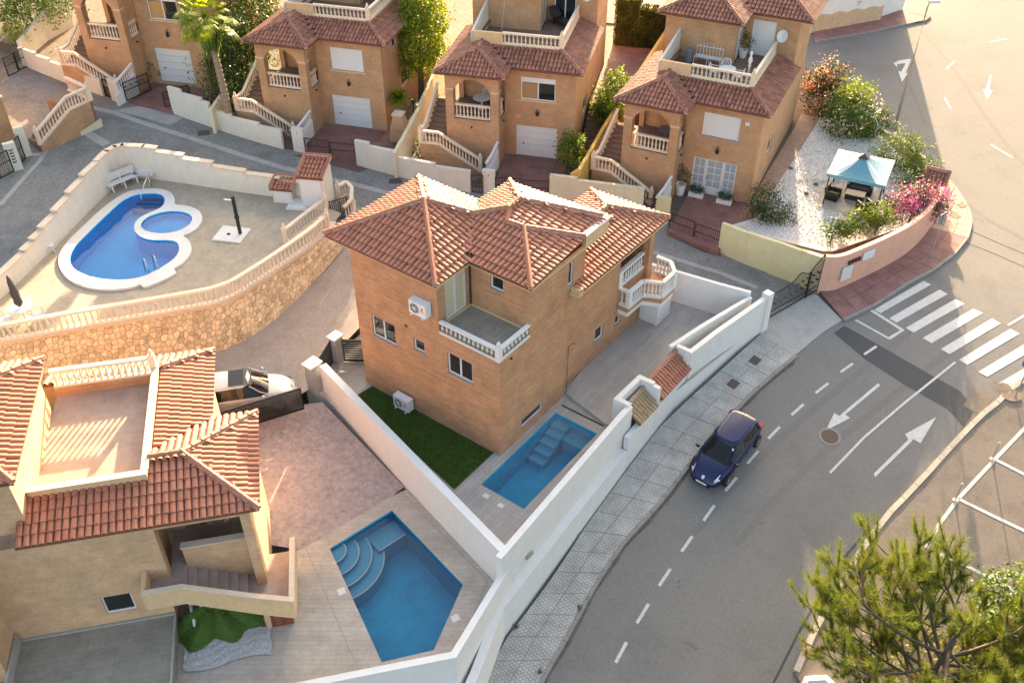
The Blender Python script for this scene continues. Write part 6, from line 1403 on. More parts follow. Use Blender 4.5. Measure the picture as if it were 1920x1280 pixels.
# rear yards higher up, with steps
oC = (-.93, 53.16); yard = [hl(oC, -13.5, 4.45, 6.5), hl(oC, -13.5, 7.6, 6.5), hl(oC, -13.5, 10.2, 17.5), hl(oC, -13.5, 4.45, 17.5)]
o = MB().prism(yard, 0, 2.9).build('rear_yard', 'pav_red'); o['kind'] = 'structure'
e = empty('garden_steps', (*hl(oC, -13.5, 5.3, 2.6), 1.0), R(-13.5), 'brick garden steps up the side of the open window house', 'steps')
for k in range(10): MB().box(-.75, .75, .4*k, .4*(k+1), -.5, .19*(k+1)).build('step', 'terr_brown', e)
e = empty('garden_wall', (0, 0, 0), 0, 'ochre wall closing the rear yard behind the clipped hedge', 'wall'); MB().wall([hl(oC, -13.5, 4.5, 17.6), hl(oC, -13.5, 10.4, 17.6), hl(oC, -13.5, 10.6, 12)], .25, 0, 4.6).build('wall_body', 'yellow', e)
# chimney shaped brick barbecue beside the yucca
e = empty('barbecue', (-7.22,55.38,1.65), -.25, 'tapering brick barbecue with a stone cap below the yucca', 'barbecue')
MB().add([(-.55,-.45,0),(.55,-.45,0),(.55,.45,0),(-.55,.45,0),(-.5,-.4,.9),(.5,-.4,.9),(.5,.4,.9),(-.5,.4,.9),(-.27,-.25,1.75),(.27,-.25,1.75),(.27,.25,1.75),(-.27,.25,1.75)], [(0,1,5,4),(1,2,6,5),(2,3,7,6),(3,0,4,7),(4,5,9,8),(5,6,10,9),(6,7,11,10),(7,4,8,11),(8,9,10,11)]).build('body', 'brick_far', e); MB().box(-.36, .36, -.34, .34, 1.75, 1.85).build('cap', 'stonecap', e)
# terrace and porch furniture
def on(h, u, v, z): a = h.rotation_euler.z; return (h.location.x+math.cos(a)*u-math.sin(a)*v, h.location.y+math.sin(a)*u+math.cos(a)*v, h.location.z+z)
round_table(on(HD, 1.35, 4.2, 6.2), .5, .72, 'white round table on the roof terrace of the glazed door house')
garden_chair(on(HD, 1.05, 4.95, 6.2), -.4, 'white chair behind the terrace table, seen through the railing', group='white terrace chairs'); garden_chair(on(HD, .6, 4.2, 6.2), 1.2, 'white chair left of the terrace table above the tiled roof', group='white terrace chairs'); garden_chair(on(HD, 2.05, 4.1, 6.2), -2.0, 'white chair right of the terrace table above the tiled roof', group='white terrace chairs')
e = empty('garden_bench', on(HD, -.3, 6.0, 6.2), R(-25.5), 'white wire bench against the terrace wall', 'bench'); b = MB()
for k in range(9): b.tube([(-.8+.2*k, .2, .42), (-.8+.2*k, .25, 1.0+.12*math.sin(PI*(k % 4)/4))], .015, 4)
for z_ in (.42, .95): b.tube([(-.8, .22, z_), (.8, .22, z_)], .02, 4)
for x_ in (-.8, 0, .8): b.tube([(x_, .25, 0), (x_, .2, .42), (x_, -.25, .42), (x_, -.3, 0)], .02, 4)
b.build('wire_frame', 'plastic', e); b = MB()
for k in range(5): b.box(-.8, .8, -.24+.09*k, -.2+.09*k, .42, .44)
b.build('seat', 'plastic', e)
e = empty('statue', on(HD, 2.55, 4.4, 6.2), 0, 'slim white urn statue on a stem by the terrace corner', 'statue'); MB().lathe([(.16, 0), (.16, .08), (.06, .14), (.05, .9), (.10, 1.0), (.05, 1.1), (.13, 1.3), (.09, 1.5), (.05, 1.6), (.09, 1.72), (.04, 1.85)], 10).build('stem', 'plastic', e, smooth=True)
e = empty('bin', on(HD, -1.4, 5.6, 6.2), 0, 'dark grey bin in the terrace corner', 'bin'); MB().lathe([(.2, 0), (.24, .8), (.26, .82), (.26, .88)], 10).build('body', 'ac_dark', e)
round_table(on(HC, -1.5, 1.7, 2.9), .55, .72, 'pale round table inside the arched porch'); garden_chair(on(HC, -1.4, 2.4, 2.9), -.1, 'white chair behind the pale porch table', group=None)
garden_chair(on(HC, -.75, 1.6, 2.9), -1.5, 'dark red chair at the right of the porch table', m='seat', group=None)
round_table(on(HD, -1.2, 1.8, 2.9), .5, .72, 'dark table in the porch of the glazed door house', m='ac_dark')
e = empty('garden_chair', on(HC, 2.4, 7.6, 6.2), .6, 'dark lounger in the shaded terrace above the open window', 'chair'); MB().box(-.35, .35, -.8, .8, .3, .38).build('seat', 'black', e); MB().bar((0, .75, .4), (0, 1.25, .95), .7, .06).build('backrest', 'black', e)
for sx in (-.3, .3):
    for sy in (-.7, .7): MB().box(sx-.03, sx+.03, sy-.03, sy+.03, 0, .3).build('leg', 'black', e)
e = empty('mast', on(HC, -.9, 4.2, 6.2), 0, 'thin aerial mast with stay wires on the terrace corner', 'mast'); MB().tube([(0, 0, 0), (.35, .5, 3.4)], .02, 5).build('pole', 'galv', e)
e = empty('mast', on(HD, 3.9, 9.5, 9.4), 0, 'thin aerial mast on the upper roof of the glazed door house', 'mast'); MB().tube([(0, 0, -.6), (.1, .1, 2.6)], .025, 5).build('pole', 'galv', e)

# ================================================================== CORNER GARDEN ON THE RIGHT
gr = drape('gravel_bed', [(12.16,47),(14.2,47.98),(14.77,48.94),(14.17,49.79),(16.02,52.22),(20.59,60.09),(22.69,59.77),(24.26,57.75),(25.1,52.75),(25.03,49.79),(24.74,48.94),(22.34,46.94),(17.72,44.51),(17.13,44.51)], .06, 'gravel', zf=gz2, kind='structure', skirt=.2)
gs = MB(); rr = random.Random(21); GP = [(12.44,46.82),(14.35,47.98),(15.94,51.83),(20.43,59.45),(22.6,59.45),(24.02,57.52),(24.87,52.55),(24.79,49.67),(24.55,48.94),(22.31,47.05),(17.78,44.72)]
xs = [p[0] for p in GP]; ys = [p[1] for p in GP]
for _ in range(30000):
    x, y = rr.uniform(min(xs), max(xs)), rr.uniform(min(ys), max(ys))
    if not pip((x, y), GP): continue
    z = gz2(x, y)+.06; s_ = rr.uniform(.02, .05); a = rr.uniform(0, 6.28); gs.add([(x+s_*math.cos(a), y+s_*math.sin(a), z), (x+s_*math.cos(a+2.1), y+s_*math.sin(a+2.1), z), (x+s_*math.cos(a+4.2), y+s_*math.sin(a+4.2), z), (x, y, z+s_*.9)], [(0, 1, 3), (1, 2, 3), (2, 0, 3)])
tag(gs.build('gravel', mat('white pebbles', (.62, .59, .55), .95, .1, 20., island=.35), gr, recalc=False, uv=False), kind='stuff')
o = drape('side_path', [(14.34,50.06),(15.47,52.45),(18.86,58.94),(19.59,60.53),(20.69,59.97),(17.93,54.85),(15.89,51.33),(14.74,48.84)], .10, 'pav_path', zf=gz2, kind='structure', skirt=.2)
for (x, y), l in zip([(17.38,53.59),(17.7,50.69),(18.54,51.79)], ('dark stone on the white gravel nearest the side path', 'dark stone on the white gravel in the sun streak', 'dark stone on the white gravel nearest the gazebo')):
    e = empty('stone', (x, y, gz2(x, y)+.06), 0, l, 'stone', 'dark stones on the gravel'); MB().lathe([(.0, 0), (.17, .02), (.13, .10), (.03, .15)], 7).build('rock', 'rock', e)
# low wall and kerb towards the road
lw_ = empty('garden_wall', (0, 0, 0), 0, 'low cream wall under the hedge at the road bend', 'wall')
MB().wall([(24.68,49.41),(25.4,50.4),(25.42,51.81)]+[(26.16,54.71),(25.46,57.24),(24.44,58.84),(23.38,61.33)], .22, -.6, .75).build('wall_body', 'cream', lw_)
e = empty('tiled_pillar', (25.09,50.37,0.1), -.5, 'cream pillar with a small red tiled roof behind the bougainvillea', 'pillar')
MB().box(-.55, .55, -.4, .4, -.4, 1.35).build('shaft', 'cream', e)
roof(e, 'roof', [([(-.65, -.55, 1.3), (.65, -.55, 1.3), (.65, .5, 1.85), (-.65, .5, 1.85)], (0, -1))], .2, .34, limit=40, tmat='tile_d', smat='tile_d', ridges=[((-.65, -.5, 1.33), (-.65, .5, 1.86)), ((.65, -.5, 1.33), (.65, .5, 1.86)), ((-.65, .5, 1.86), (.65, .5, 1.86))], rr=.07, ridge_mat='tile_d')
# gazebo
ga = Vector((21.14-18.56, 48.24-49.51)); ga_an = math.atan2(ga.y, ga.x)
gz = empty('gazebo', (20.4, 50.15, .44), ga_an, 'gazebo with a teal and white canopy on thin black posts', 'gazebo')
HX, HY = 1.5, 1.45
for sx in (-1, 1):
    for sy in (-1, 1): MB().box(sx*HX-.04, sx*HX+.04, sy*HY-.04, sy*HY+.04, 0, 2.1).build('post', 'black', gz)
K = 1.65; cn = MB(); vl = MB()
cor = [(-K, -K, 2.12), (K, -K, 2.12), (K, K, 2.12), (-K, K, 2.12)]
for i in range(4):
    a, b = Vector(cor[i]), Vector(cor[(i+1) % 4]); t0 = .16; tp = Vector((0, 0, 2.95)); n_ = 6
    def sag(p, q, t, f): r = p.lerp(q, t); r.z -= .16*math.sin(PI*t); return r
    wh = MB(); wh2 = MB(); L1, L2 = a.lerp(b, t0), a.lerp(b, 1-t0); tt = .86
    for k in range(n_):
        u0, u1 = k/n_*tt, (k+1)/n_*tt
        cn.quad(*[tuple(x) for x in (sag(L1, tp, u0, 0), sag(L2, tp, u0, 0), sag(L2, tp, u1, 0), sag(L1, tp, u1, 0))])
        wh.quad(*[tuple(x) for x in (sag(a, tp, u0, 0), sag(L1, tp, u0, 0), sag(L1, tp, u1, 0), sag(a, tp, u1, 0))]); wh2.quad(*[tuple(x) for x in (sag(L2, tp, u0, 0), sag(b, tp, u0, 0), sag(b, tp, u1, 0), sag(L2, tp, u1, 0))])
    wh.build('canopy_stripe', 'canvas_white', gz, recalc=False); wh2.build('canopy_stripe', 'canvas_white', gz, recalc=False)
    vl.quad(tuple(a), tuple(b), (b.x, b.y, 1.92), (a.x, a.y, 1.92))
cn.build('canopy', 'canvas_teal', gz, recalc=False); vl.build('valance', 'canvas_teal', gz, recalc=False)
t_ = MB(); t_.add([(-.32, -.32, 2.78), (.32, -.32, 2.78), (.32, .32, 2.78), (-.32, .32, 2.78), (0, 0, 3.02)], [(0, 1, 4), (1, 2, 4), (2, 3, 4), (3, 0, 4)]); t_.build('canopy_vent', 'canvas_grey', gz)
rg = gz.matrix_basis
def gpos(x, y, z=0): c, s_ = math.cos(ga_an), math.sin(ga_an); return (20.4+c*x-s_*y, 50.15+s_*x+c*y, .44+z)
e = empty('rug', gpos(0, -.1, .01), ga_an, 'beige outdoor rug under the gazebo furniture', 'rug'); MB().box(-1.9, 1.7, -1.8, 1.4, 0, .02).build('cloth', 'cushion', e)
def wicker(p, rz, wd, label, cat):
    e = empty(cat, p, rz, label, cat); h = wd/2
    MB().box(-h, h, -.35, .35, .03, .30).build('seat_base', 'wicker', e); MB().box(-h+.12, h-.12, -.33, .26, .30, .40).build('seat_cushion', 'canvas_grey', e)
    MB().bar((0, .33, .30), (0, .42, .82), wd, .12).build('backrest', 'wicker', e)
    for s_ in (-1, 1): MB().box(s_*(h-.06)-.06, s_*(h-.06)+.06, -.38, .36, .03, .60).build('armrest', 'wicker', e)
wicker(gpos(.15, .95), ga_an, 1.5, 'black wicker sofa at the back of the gazebo', 'sofa'); wicker(gpos(-1.15, -.55), ga_an+1.45, .8, 'black wicker armchair at the left post of the gazebo', 'armchair'); wicker(gpos(.85, -1.15), ga_an-2.3, .8, 'black wicker armchair at the front of the gazebo', 'armchair')
e = empty('coffee_table', gpos(.05, .0), ga_an, 'low black wicker coffee table with a pale top', 'table'); MB().box(-.55, .55, -.32, .32, .02, .36).build('body', 'wicker', e); MB().box(-.57, .57, -.34, .34, .36, .40).build('tabletop', 'cushion', e)
# trellis arch
e = empty('trellis', (23.12,57.73,0.45), -.75, 'thin pale garden arch among the white flowering shrub', 'trellis')
for y in (-.5, .5): MB().tube([(-.9, y, 0), (-.9, y, 1.6), (-.5, y, 2.1), (.5, y, 2.15), (.9, y, 1.6), (.9, y, 0)], .025, 5).build('arch', 'pvc', e)
for x, z in ((-.9, .6), (-.9, 1.2), (-.5, 2.1), (0, 2.14), (.5, 2.15), (.9, 1.2), (.9, .6)): MB().tube([(x, -.5, z), (x, .5, z)], .016, 5).build('rung', 'pvc', e)
# street lamp
p = (25.46,58.77,0.74); e = empty('street_lamp', p, 0, 'tall tapered street lamp at the road bend', 'street lamp')
MB().tube([(0, 0, 0), (0, 0, 4), (0, 0, 8.0), (.05, .02, 8.45)], .085, 8, .035).build('pole', 'galv', e, smooth=True); MB().box(-.12, .12, -.12, .12, 0, .5).build('base', 'galv', e)
MB().prism([(-.05, -.14), (.55, -.16), (.72, 0), (.55, .16), (-.05, .14)], 8.42, 8.60, bot=True).build('lantern', 'plastic', e)
# signs
p = (22.94,43.91,-0.01); e = empty('road_sign', p, R(38), 'grey backed road sign on a thin pole at the corner pavement', 'road sign'); MB().tube([(0, 0, 0), (0, 0, 3.3)], .03, 6).build('pole', 'galv', e); MB().box(-.32, .32, .03, .05, 2.55, 3.2).build('plate', 'sign_grey', e)
p = (24.01,33.98,-1.04); e = empty('road_sign', p, R(-60), 'blue road sign on a grey pole, cut by the right edge', 'road sign'); MB().tube([(0, 0, 0), (0, 0, 2.6)], .035, 6).build('pole', 'galv', e); MB().box(-.3, .3, -.05, -.03, 1.9, 2.5).build('plate', 'sign_blue', e)
for p, l in (((21.68,30.38,-1.48), 'thin rusty bollard beside the upper parking bay line'), ((19.33,28.23,-1.82), 'thin rusty bollard beside the lower parking bay line')):
    e = empty('bollard', p, 0, l, 'bollard'); MB().tube([(0, 0, 0), (0, 0, 1.0)], .03, 6).build('post', 'galv', e); MB().lathe([(.05, 1.0), (.055, 1.06), (.02, 1.12)], 8).build('cap', 'cream', e); MB().lathe([(.12, 0), (.12, .03), (.06, .05)], 8).build('foot', 'cream', e)
# white building at the top right with a cobbled base
wbd = empty('white_building', (0, 0, 0), 0, 'white building with a wavy cobbled stone base at the top edge', 'building')
w0, w1 = Vector([(23.22,73.7)][0]), Vector([(29.35,76.11)][0]); d = (w1-w0).normalized(); nn_ = Vector((d.y, -d.x)); gz_ = ground_z(*w0)
FT = [w0[:], w1[:], (w1+d*.3-nn_*.0)[:]]; w2 = Vector([(31.77,77.88)][0])
MB().wall([w0[:], w1[:]], .25, gz_-1, gz_+4.6).build('wall', 'white', wbd)
MB().prism([(w0-nn_*7)[:], (w1-nn_*7)[:], (w1-nn_*.5)[:], (w0-nn_*.5)[:]], gz_-1, gz_+4.9).build('wall', 'white', wbd)
MB().prism([(w1-nn_*.2)[:], w2[:], (w2-nn_*11)[:], (w1-nn_*11)[:]], gz_-1, gz_+6.6).build('wall', 'white', wbd)
mb = MB(); L = (w1-w0).length; n_ = 40
for i in range(n_+1):
    t = i/n_; h_ = 1.25+.18*abs(math.sin(t*PI*4.2)); q = w0+d*L*t+nn_*.19
    mb.v += [(q.x, q.y, gz_-.5), (q.x, q.y, gz_+h_), (q.x-nn_.x*.18, q.y-nn_.y*.18, gz_+h_)]
for i in range(n_): mb.f += [(3*i, 3*i+3, 3*i+4, 3*i+1), (3*i+1, 3*i+4, 3*i+5, 3*i+2)]
mb.build('cobbled_base', 'stone_pale', wbd)
q = w0+d*L*.45+nn_*.14; b = MB(); b.cbox((0, 0, 0), .45, .04, .45); b.build('number_plate', 'sign_blue', wbd, loc=(q.x, q.y, gz_+2.3), rz=math.atan2(d.y, d.x))
q = w0+d*L*.62+nn_*.14; txt('27', wbd, (q.x, q.y, gz_+1.75), .35, rot=(PI/2, 0, math.atan2(d.y, d.x)))
# potted plants in front of the glazed doors
def pot_plant(p, r_, h, label, m='leaf_d', lm=None, box=None):
    e = empty('potted_plant', p, R(-25.5), label, 'potted plant')
    if box: MB().box(-box[0], box[0], -box[1], box[1], 0, box[2]).build('planter', 'pot', e); bl = [(-box[0]*.5, 0, box[2]+.15, box[0]*.55, box[1], .2), (box[0]*.5, 0, box[2]+.15, box[0]*.55, box[1], .2)]
    else: MB().lathe([(r_*.7, 0), (r_, h*.9), (r_*1.08, h*.9), (r_*1.08, h), (r_*.9, h), (r_*.85, h*.9)], 14).build('pot', 'pot', e, smooth=False); bl = [(0, 0, h+.55, .42, .42, .6)]
    leaves(MB(), bl, 420, .10, 5).build('foliage', m, e, recalc=False, uv=False); return e
pot_plant(on(HD, .28, .95, 0), .32, .72, 'green plant in a tall white pot left of the glazed doors'); pot_plant(on(HD, 1.25, 1.1, 0), 0, 0, 'white planter box left in front of the glazed doors', box=(.45, .18, .3)); pot_plant(on(HD, 3.0, 1.05, 0), 0, 0, 'white planter box right in front of the glazed doors', box=(.45, .18, .3))
e = empty('ball', on(HD, -.1, .3, 0), 0, 'small yellow ball beside the white pot', 'ball'); MB().lathe([(0, 0), (.12, .04), (.16, .15), (.12, .26), (0, .30)], 10).build('ball_body', 'leaf_y', e, smooth=True)
pot_plant(on(HD, 1.35, 7.9, 6.2), .28, .5, 'plant in a round cream pot beside the upper white shutter')

# ================================================================== TREES AND SHRUBS
def B1(x, y, z, rx, ry, rz): return (x, y, z, rx, ry, rz)
# corner garden
bush('flowering_shrub', (20.97,60.88,0.45), [(0,0,1.5,1.3,1.1,1.5), (.3,.3,2.9,1.0,.9,1.0), (-.3,.6,2.4,.9,.9,1.0)], 4200, .17, 'leaf_d', 'tall oleander covered in pink blossom against the side wall', 'shrub', seed=1, flowers=('fl_pink', 1500, .12))
bush('flowering_shrub', (22.2,57.73,0.45), [(0,0,1.3,1.7,1.3,1.3), (-.6,.6,2.0,1.2,1.1,1.0), (1.3,-.1,1.3,1.2,1.0,1.1)], 5200, .17, 'leaf', 'wide green shrub with pale blossom beside the garden arch', 'shrub', seed=2, flowers=('fl_white', 520, .13))
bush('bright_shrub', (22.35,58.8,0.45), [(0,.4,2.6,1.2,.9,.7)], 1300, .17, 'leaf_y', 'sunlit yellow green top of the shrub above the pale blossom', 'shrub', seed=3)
bush('round_bush', (23.97,53.78,0.4), [(0,0,1.1,1.45,1.2,1.15)], 4200, .10, 'leaf', 'rounded clipped bush behind the teal gazebo', 'bush', seed=4, shell=.8, flowers=('leaf_y', 900, .10))
bush('hedge_bush', (25.31,52.51,0.35), [(0,0,.8,.8,1.0,.8), (.4,-.8,.8,.7,.8,.7), (-.6,.9,.7,.8,.7,.6)], 2400, .11, 'leaf', 'loose green bush along the road bend above the tiled pillar', 'bush', seed=5)
bush('hedge_bush', (23.81,50.78,0.45), [(0,0,.8,.9,.7,.8)], 1300, .11, 'leaf_d', 'small dark bush between the gazebo and the tiled pillar', 'bush', seed=6, flowers=('leaf_y', 200, .1))
bush('bougainvillea', (22.74,47.19,0.5), [(0,0,1.5,1.3,.9,.8), (.95,.25,1.5,.9,.8,.8), (-.9,-.1,1.2,.8,.7,.7), (1.2,-.4,1.0,.6,.5,.7)], 2800, .13, 'leaf_d', 'bougainvillea with magenta flowers spilling over the pink wall', 'shrub', seed=7, flowers=('fl_mag', 1500, .13))
bush('wall_plant', (20.5,46.13,0.45), [(0,0,1.3,1.0,.6,.6), (-1.0,-.4,1.1,.9,.5,.6), (-1.9,-.8,.9,.7,.45,.5)], 2300, .13, 'leaf_y', 'yellow green plant growing along the top of the pink wall', 'shrub', seed=8, flowers=('leaf', 900, .13))
bush('wall_plant', (17.7,45.14,0.45), [(0,0,.9,.6,.5,.45), (.7,.3,1.0,.5,.4,.45)], 500, .16, 'leaf', 'sparse pale plant in the corner of the yellow and pink walls', 'shrub', seed=9)
e = bush('trailing_bush', (14.42,47.81,0.4), [(0,0,1.2,1.0,.8,1.25), (.5,-.3,.8,1.0,.8,.8), (1.2,-.5,.3,.9,.5,.3), (1.6,.2,.2,.7,.4,.2)], 5200, .13, 'leaf_d', 'big dark green bush trailing over the gravel at the house corner', 'bush', seed=10, aspect=3.0)
# along the street
bush('tree', (-6.25,60.07,1.7), [(0,0,4.6,1.7,1.6,1.8), (.6,.5,6.0,1.5,1.4,1.3), (-.8,-.2,3.6,1.2,1.1,1.2), (.9,-.3,3.8,1.0,1.0,1.1), (.2,1.0,7.0,1.3,1.2,1.1), (-.9,.4,5.4,1.1,1.1,1.2)], 10500, .2, 'leaf_y', 'tall bright yellow green tree between two brick houses', 'tree', seed=12, trunk=[([(0,0,-.2),(.1,.1,2.2),(.2,.1,4.5)], .24, .12), ([(.1,.1,2.0),(-.7,-.2,3.6)], .1, .05), ([(.1,.1,2.4),(.9,.2,4.6)], .1, .05)])
bush('citrus_tree', (6.18,56.74,1.6), [(0,0,2.0,1.05,.9,1.3), (.2,.2,3.2,.7,.6,.8), (-.2,0,1.2,.9,.8,.8)], 3000, .16, 'leaf', 'upright citrus tree beside the rear yard steps', 'tree', seed=13, flowers=('leaf_y', 1100, .16), trunk=[([(0,0,-.2),(0,0,1.8)], .09, .05)])
bush('citrus_tree', (3.48,52.42,1), [(0,0,1.4,.75,.65,1.0), (.1,.1,2.1,.5,.5,.5)], 1700, .14, 'leaf', 'young leafy tree at the right edge of a red driveway', 'tree', seed=14, flowers=('leaf_y', 600, .14), trunk=[([(0,0,-.2),(0,0,1.2)], .07, .04)])
bush('small_bush', (3.14,50.46,1), [(0,0,.35,.4,.35,.35)], 500, .1, 'leaf_y', 'tiny yellow green bush behind the cream garden wall', 'bush', seed=15)
bush('garden_shrub', (-4.76,53.92,1), [(0,0,.6,1.3,.7,.6), (-.9,.4,.5,.7,.6,.5)], 2000, .13, 'leaf_d', 'low dark shrub under the stair of the open window house', 'shrub', seed=16)
bush('garden_shrub', (-16.88,58.3,1.7), [(0,0,.8,1.3,.7,.8), (-1.2,.3,1.0,.9,.7,.9)], 2400, .14, 'leaf_d', 'dark shrub under the stair of the yucca house', 'shrub', seed=17)
bush('tall_hedge', (-18.82,58.61,2.2), [(0,.6,2.0,1.1,2.0,2.0), (.4,3.4,2.8,1.3,2.2,2.3), (.5,6.6,3.4,1.8,2.4,2.7), (1.6,1.2,1.3,.9,1.2,1.3)], 15000, .17, 'leaf_d', 'tall dark hedge between the palm and the yucca house', 'hedge', seed=18, flowers=('leaf', 2200, .18))
bush('hedge_tree', (-19.94,71.03,2.6), [(0,0,3.0,2.0,1.8,2.4), (-2.2,1,3.4,2.0,1.6,2.4), (.8,3,4.4,2.4,1.8,2.6)], 6000, .22, 'leaf', 'broad green tree behind the tall dark hedge, top edge', 'tree', seed=19, trunk=[([(0,0,-.3),(0,0,3)], .16, .1)])
bush('door_bush', (-24.72,62.55,2.5), [(0,0,.75,.85,.6,.75)], 1500, .13, 'leaf_d', 'rounded dark bush left of the leftmost garage door', 'bush', seed=20)
bush('door_bush', (-21.45,61.86,2.5), [(0,0,.8,.5,.45,.8), (-.1,0,1.6,.35,.3,.5)], 900, .12, 'leaf', 'thin climbing bush right of the leftmost garage door', 'bush', seed=21, flowers=('fl_pink', 60, .1))
bush('corner_bush', (-34.52,67.7,4.2), [(0,0,1.4,2.3,1.4,1.5), (-2.2,.8,1.7,1.8,1.3,1.6), (1.4,2.0,2.0,2.0,1.5,1.6), (-.5,3.0,2.0,2.6,1.5,1.8)], 9000, .18, 'leaf', 'wide green bush in the top left corner behind the side wall', 'bush', seed=22)
bush('corner_bush', (-34.8,65.48,3.9), [(0,0,.8,.8,.6,.8)], 1000, .14, 'leaf_y', 'small bright bush below the top left corner bush', 'bush', seed=23, flowers=('fl_white', 30, .1))
# clipped cypress hedges in the rear yard
for k, (u0, u1, h, l) in enumerate(((4.5, 6.3, 3.3, 'taller clipped cypress hedge block at the back of the rear yard'), (6.35, 9.6, 2.7, 'lower wide clipped cypress hedge block at the back of the rear yard'))):
    p = hl(oC, -13.5, (u0+u1)/2, 16.6); e = empty('clipped_hedge', (p[0], p[1], 2.9), R(-13.5), l, 'hedge'); rr = random.Random(40+k); mb = MB(); w2_ = (u1-u0)/2
    MB().box(-w2_+.12, w2_-.12, -.55, .55, 0, h-.12).build('twigs', 'leaf_h', e)
    for _ in range(int(2600*w2_)):
        f = rr.random(); x, y, z = rr.uniform(-w2_, w2_), rr.uniform(-.68, .68), rr.uniform(0, h)
        if f < .6: y = -.68+abs(rr.gauss(0, .06))
        elif f < .85: z = h-abs(rr.gauss(0, .08))
        else: x = rr.choice((-w2_, w2_))
        c = Vector((x, y, z)); t = Vector((rr.gauss(0, .3), rr.gauss(0, .3)-.2, 1)).normalized(); s_ = t.orthogonal().normalized(); s_.rotate(Matrix.Rotation(rr.uniform(0, 6.3), 3, t)); L = rr.uniform(.14, .26)
        mb.add([c-s_*.04, c+s_*.04, c+t*L], [(0, 1, 2)])
    mb.build('crown', 'leaf_h', e, recalc=False, uv=False)
# yucca
def spiky(e, m, n, L, W, c, seed, droop=.3, lo=-.2):
    rr = random.Random(seed); mb = MB()
    for i in range(n):
        z = rr.uniform(lo, 1); a = rr.uniform(0, 2*PI); d = Vector((math.cos(a)*math.sqrt(max(0, 1-z*z)), math.sin(a)*math.sqrt(max(0, 1-z*z)), z)).normalized(); s_ = d.cross(Vector((0, 0, 1.01))).normalized(); l = L*rr.uniform(.75, 1.15)
        p0 = Vector(c); p1 = p0+d*l*.55; p2 = p0+d*l+Vector((0, 0, -droop*l*(1-z*.5)))
        mb.add([p0-s_*W*.5, p0+s_*W*.5, p1+s_*W*.6, p1-s_*W*.6, p2], [(0, 1, 2, 3), (3, 2, 4)])
    return mb.build('crown', m, e, recalc=False, uv=False)
e = empty('yucca', (-7.34,56.82,1.9), 0, 'spiky yucca with sunlit yellow leaves above the brick barbecue', 'yucca'); MB().tube([(0, 0, -.3), (.03, 0, 1.6)], .1, 7, .08).build('trunk', 'palm_bark', e); spiky(e, 'leaf_y', 190, .85, .07, (.03, 0, 1.9), 31, .12, -.5)
e = empty('yucca', (-6.56,57.89,1.9), 0, 'thin green succulent stalk in the shaded gap behind the yucca', 'plant'); MB().tube([(0, 0, 0), (.02, 0, 1.0)], .05, 6, .04).build('trunk', 'leaf', e); spiky(e, 'leaf', 40, .45, .05, (.02, 0, 1.0), 32, .1)
# palm
pb = Vector((-17.96,55.86,2.3)); e = empty('palm_tree', pb, 0, 'tall fan palm with a rough trunk, its crown cut by the top edge', 'palm tree')
tk = MB(); rr = random.Random(4); n_ = 46; vs_ = []
for i in range(n_+1):
    t = i/n_; r_ = (.24-.07*t)*(1.13 if i % 2 else .93)
    for j in range(9): a = 2*PI*j/9+.35*(i % 2); vs_.append((r_*math.cos(a)-.25*t*t, r_*math.sin(a), 7.2*t-.2))
tk.add(vs_, [(i*9+j, i*9+(j+1) % 9, (i+1)*9+(j+1) % 9, (i+1)*9+j) for i in range(n_) for j in range(9)]); tk.build('trunk', 'palm_bark', e)
fr_ = MB(); rr = random.Random(77); top = Vector((-.25, 0, 7.1))
for i in range(44):
    el = rr.uniform(-.75, 1.2); a = rr.uniform(0, 2*PI); d = Vector((math.cos(a)*math.cos(el), math.sin(a)*math.cos(el), math.sin(el))); L = rr.uniform(.9, 1.35); c = top+d*L+Vector((0, 0, -.15*L)); s_ = d.cross(Vector((0, 0, 1.01))).normalized(); u = s_.cross(d)
    fr_.bar(top, c, .035, .025)
    for k in range(22):
        b = -1.5+3*k/21; q = d*math.cos(b)+s_*math.sin(b); l = rr.uniform(.7, 1.0)*(.75+.25*math.cos(b)); sw2 = d*math.sin(b)*-1+s_*math.cos(b); m_ = c+q*l*.6; t2 = c+q*l+Vector((0, 0, -.38*l))
        fr_.add([c, m_+sw2*.035, t2, m_-sw2*.035], [(0, 1, 2, 3)])
fr_.build('crown', 'leaf_y', e, recalc=False, uv=False)
sk = MB()
for i in range(420):
    a = rr.uniform(0, 6.28); z = rr.uniform(5.6, 6.9); r_ = rr.uniform(.15, .75)*(1-(6.9-z)*.35); c = Vector((r_*math.cos(a)-.2, r_*math.sin(a), z)); sk.add([c, c+Vector((.05, .02, -.5)), c+Vector((rr.gauss(0, .1), rr.gauss(0, .1), -.95)), c+Vector((-.03, .02, -.5))], [(0, 1, 2, 3)])
sk.build('leaf_skirt', 'leaf', e, recalc=False, uv=False)
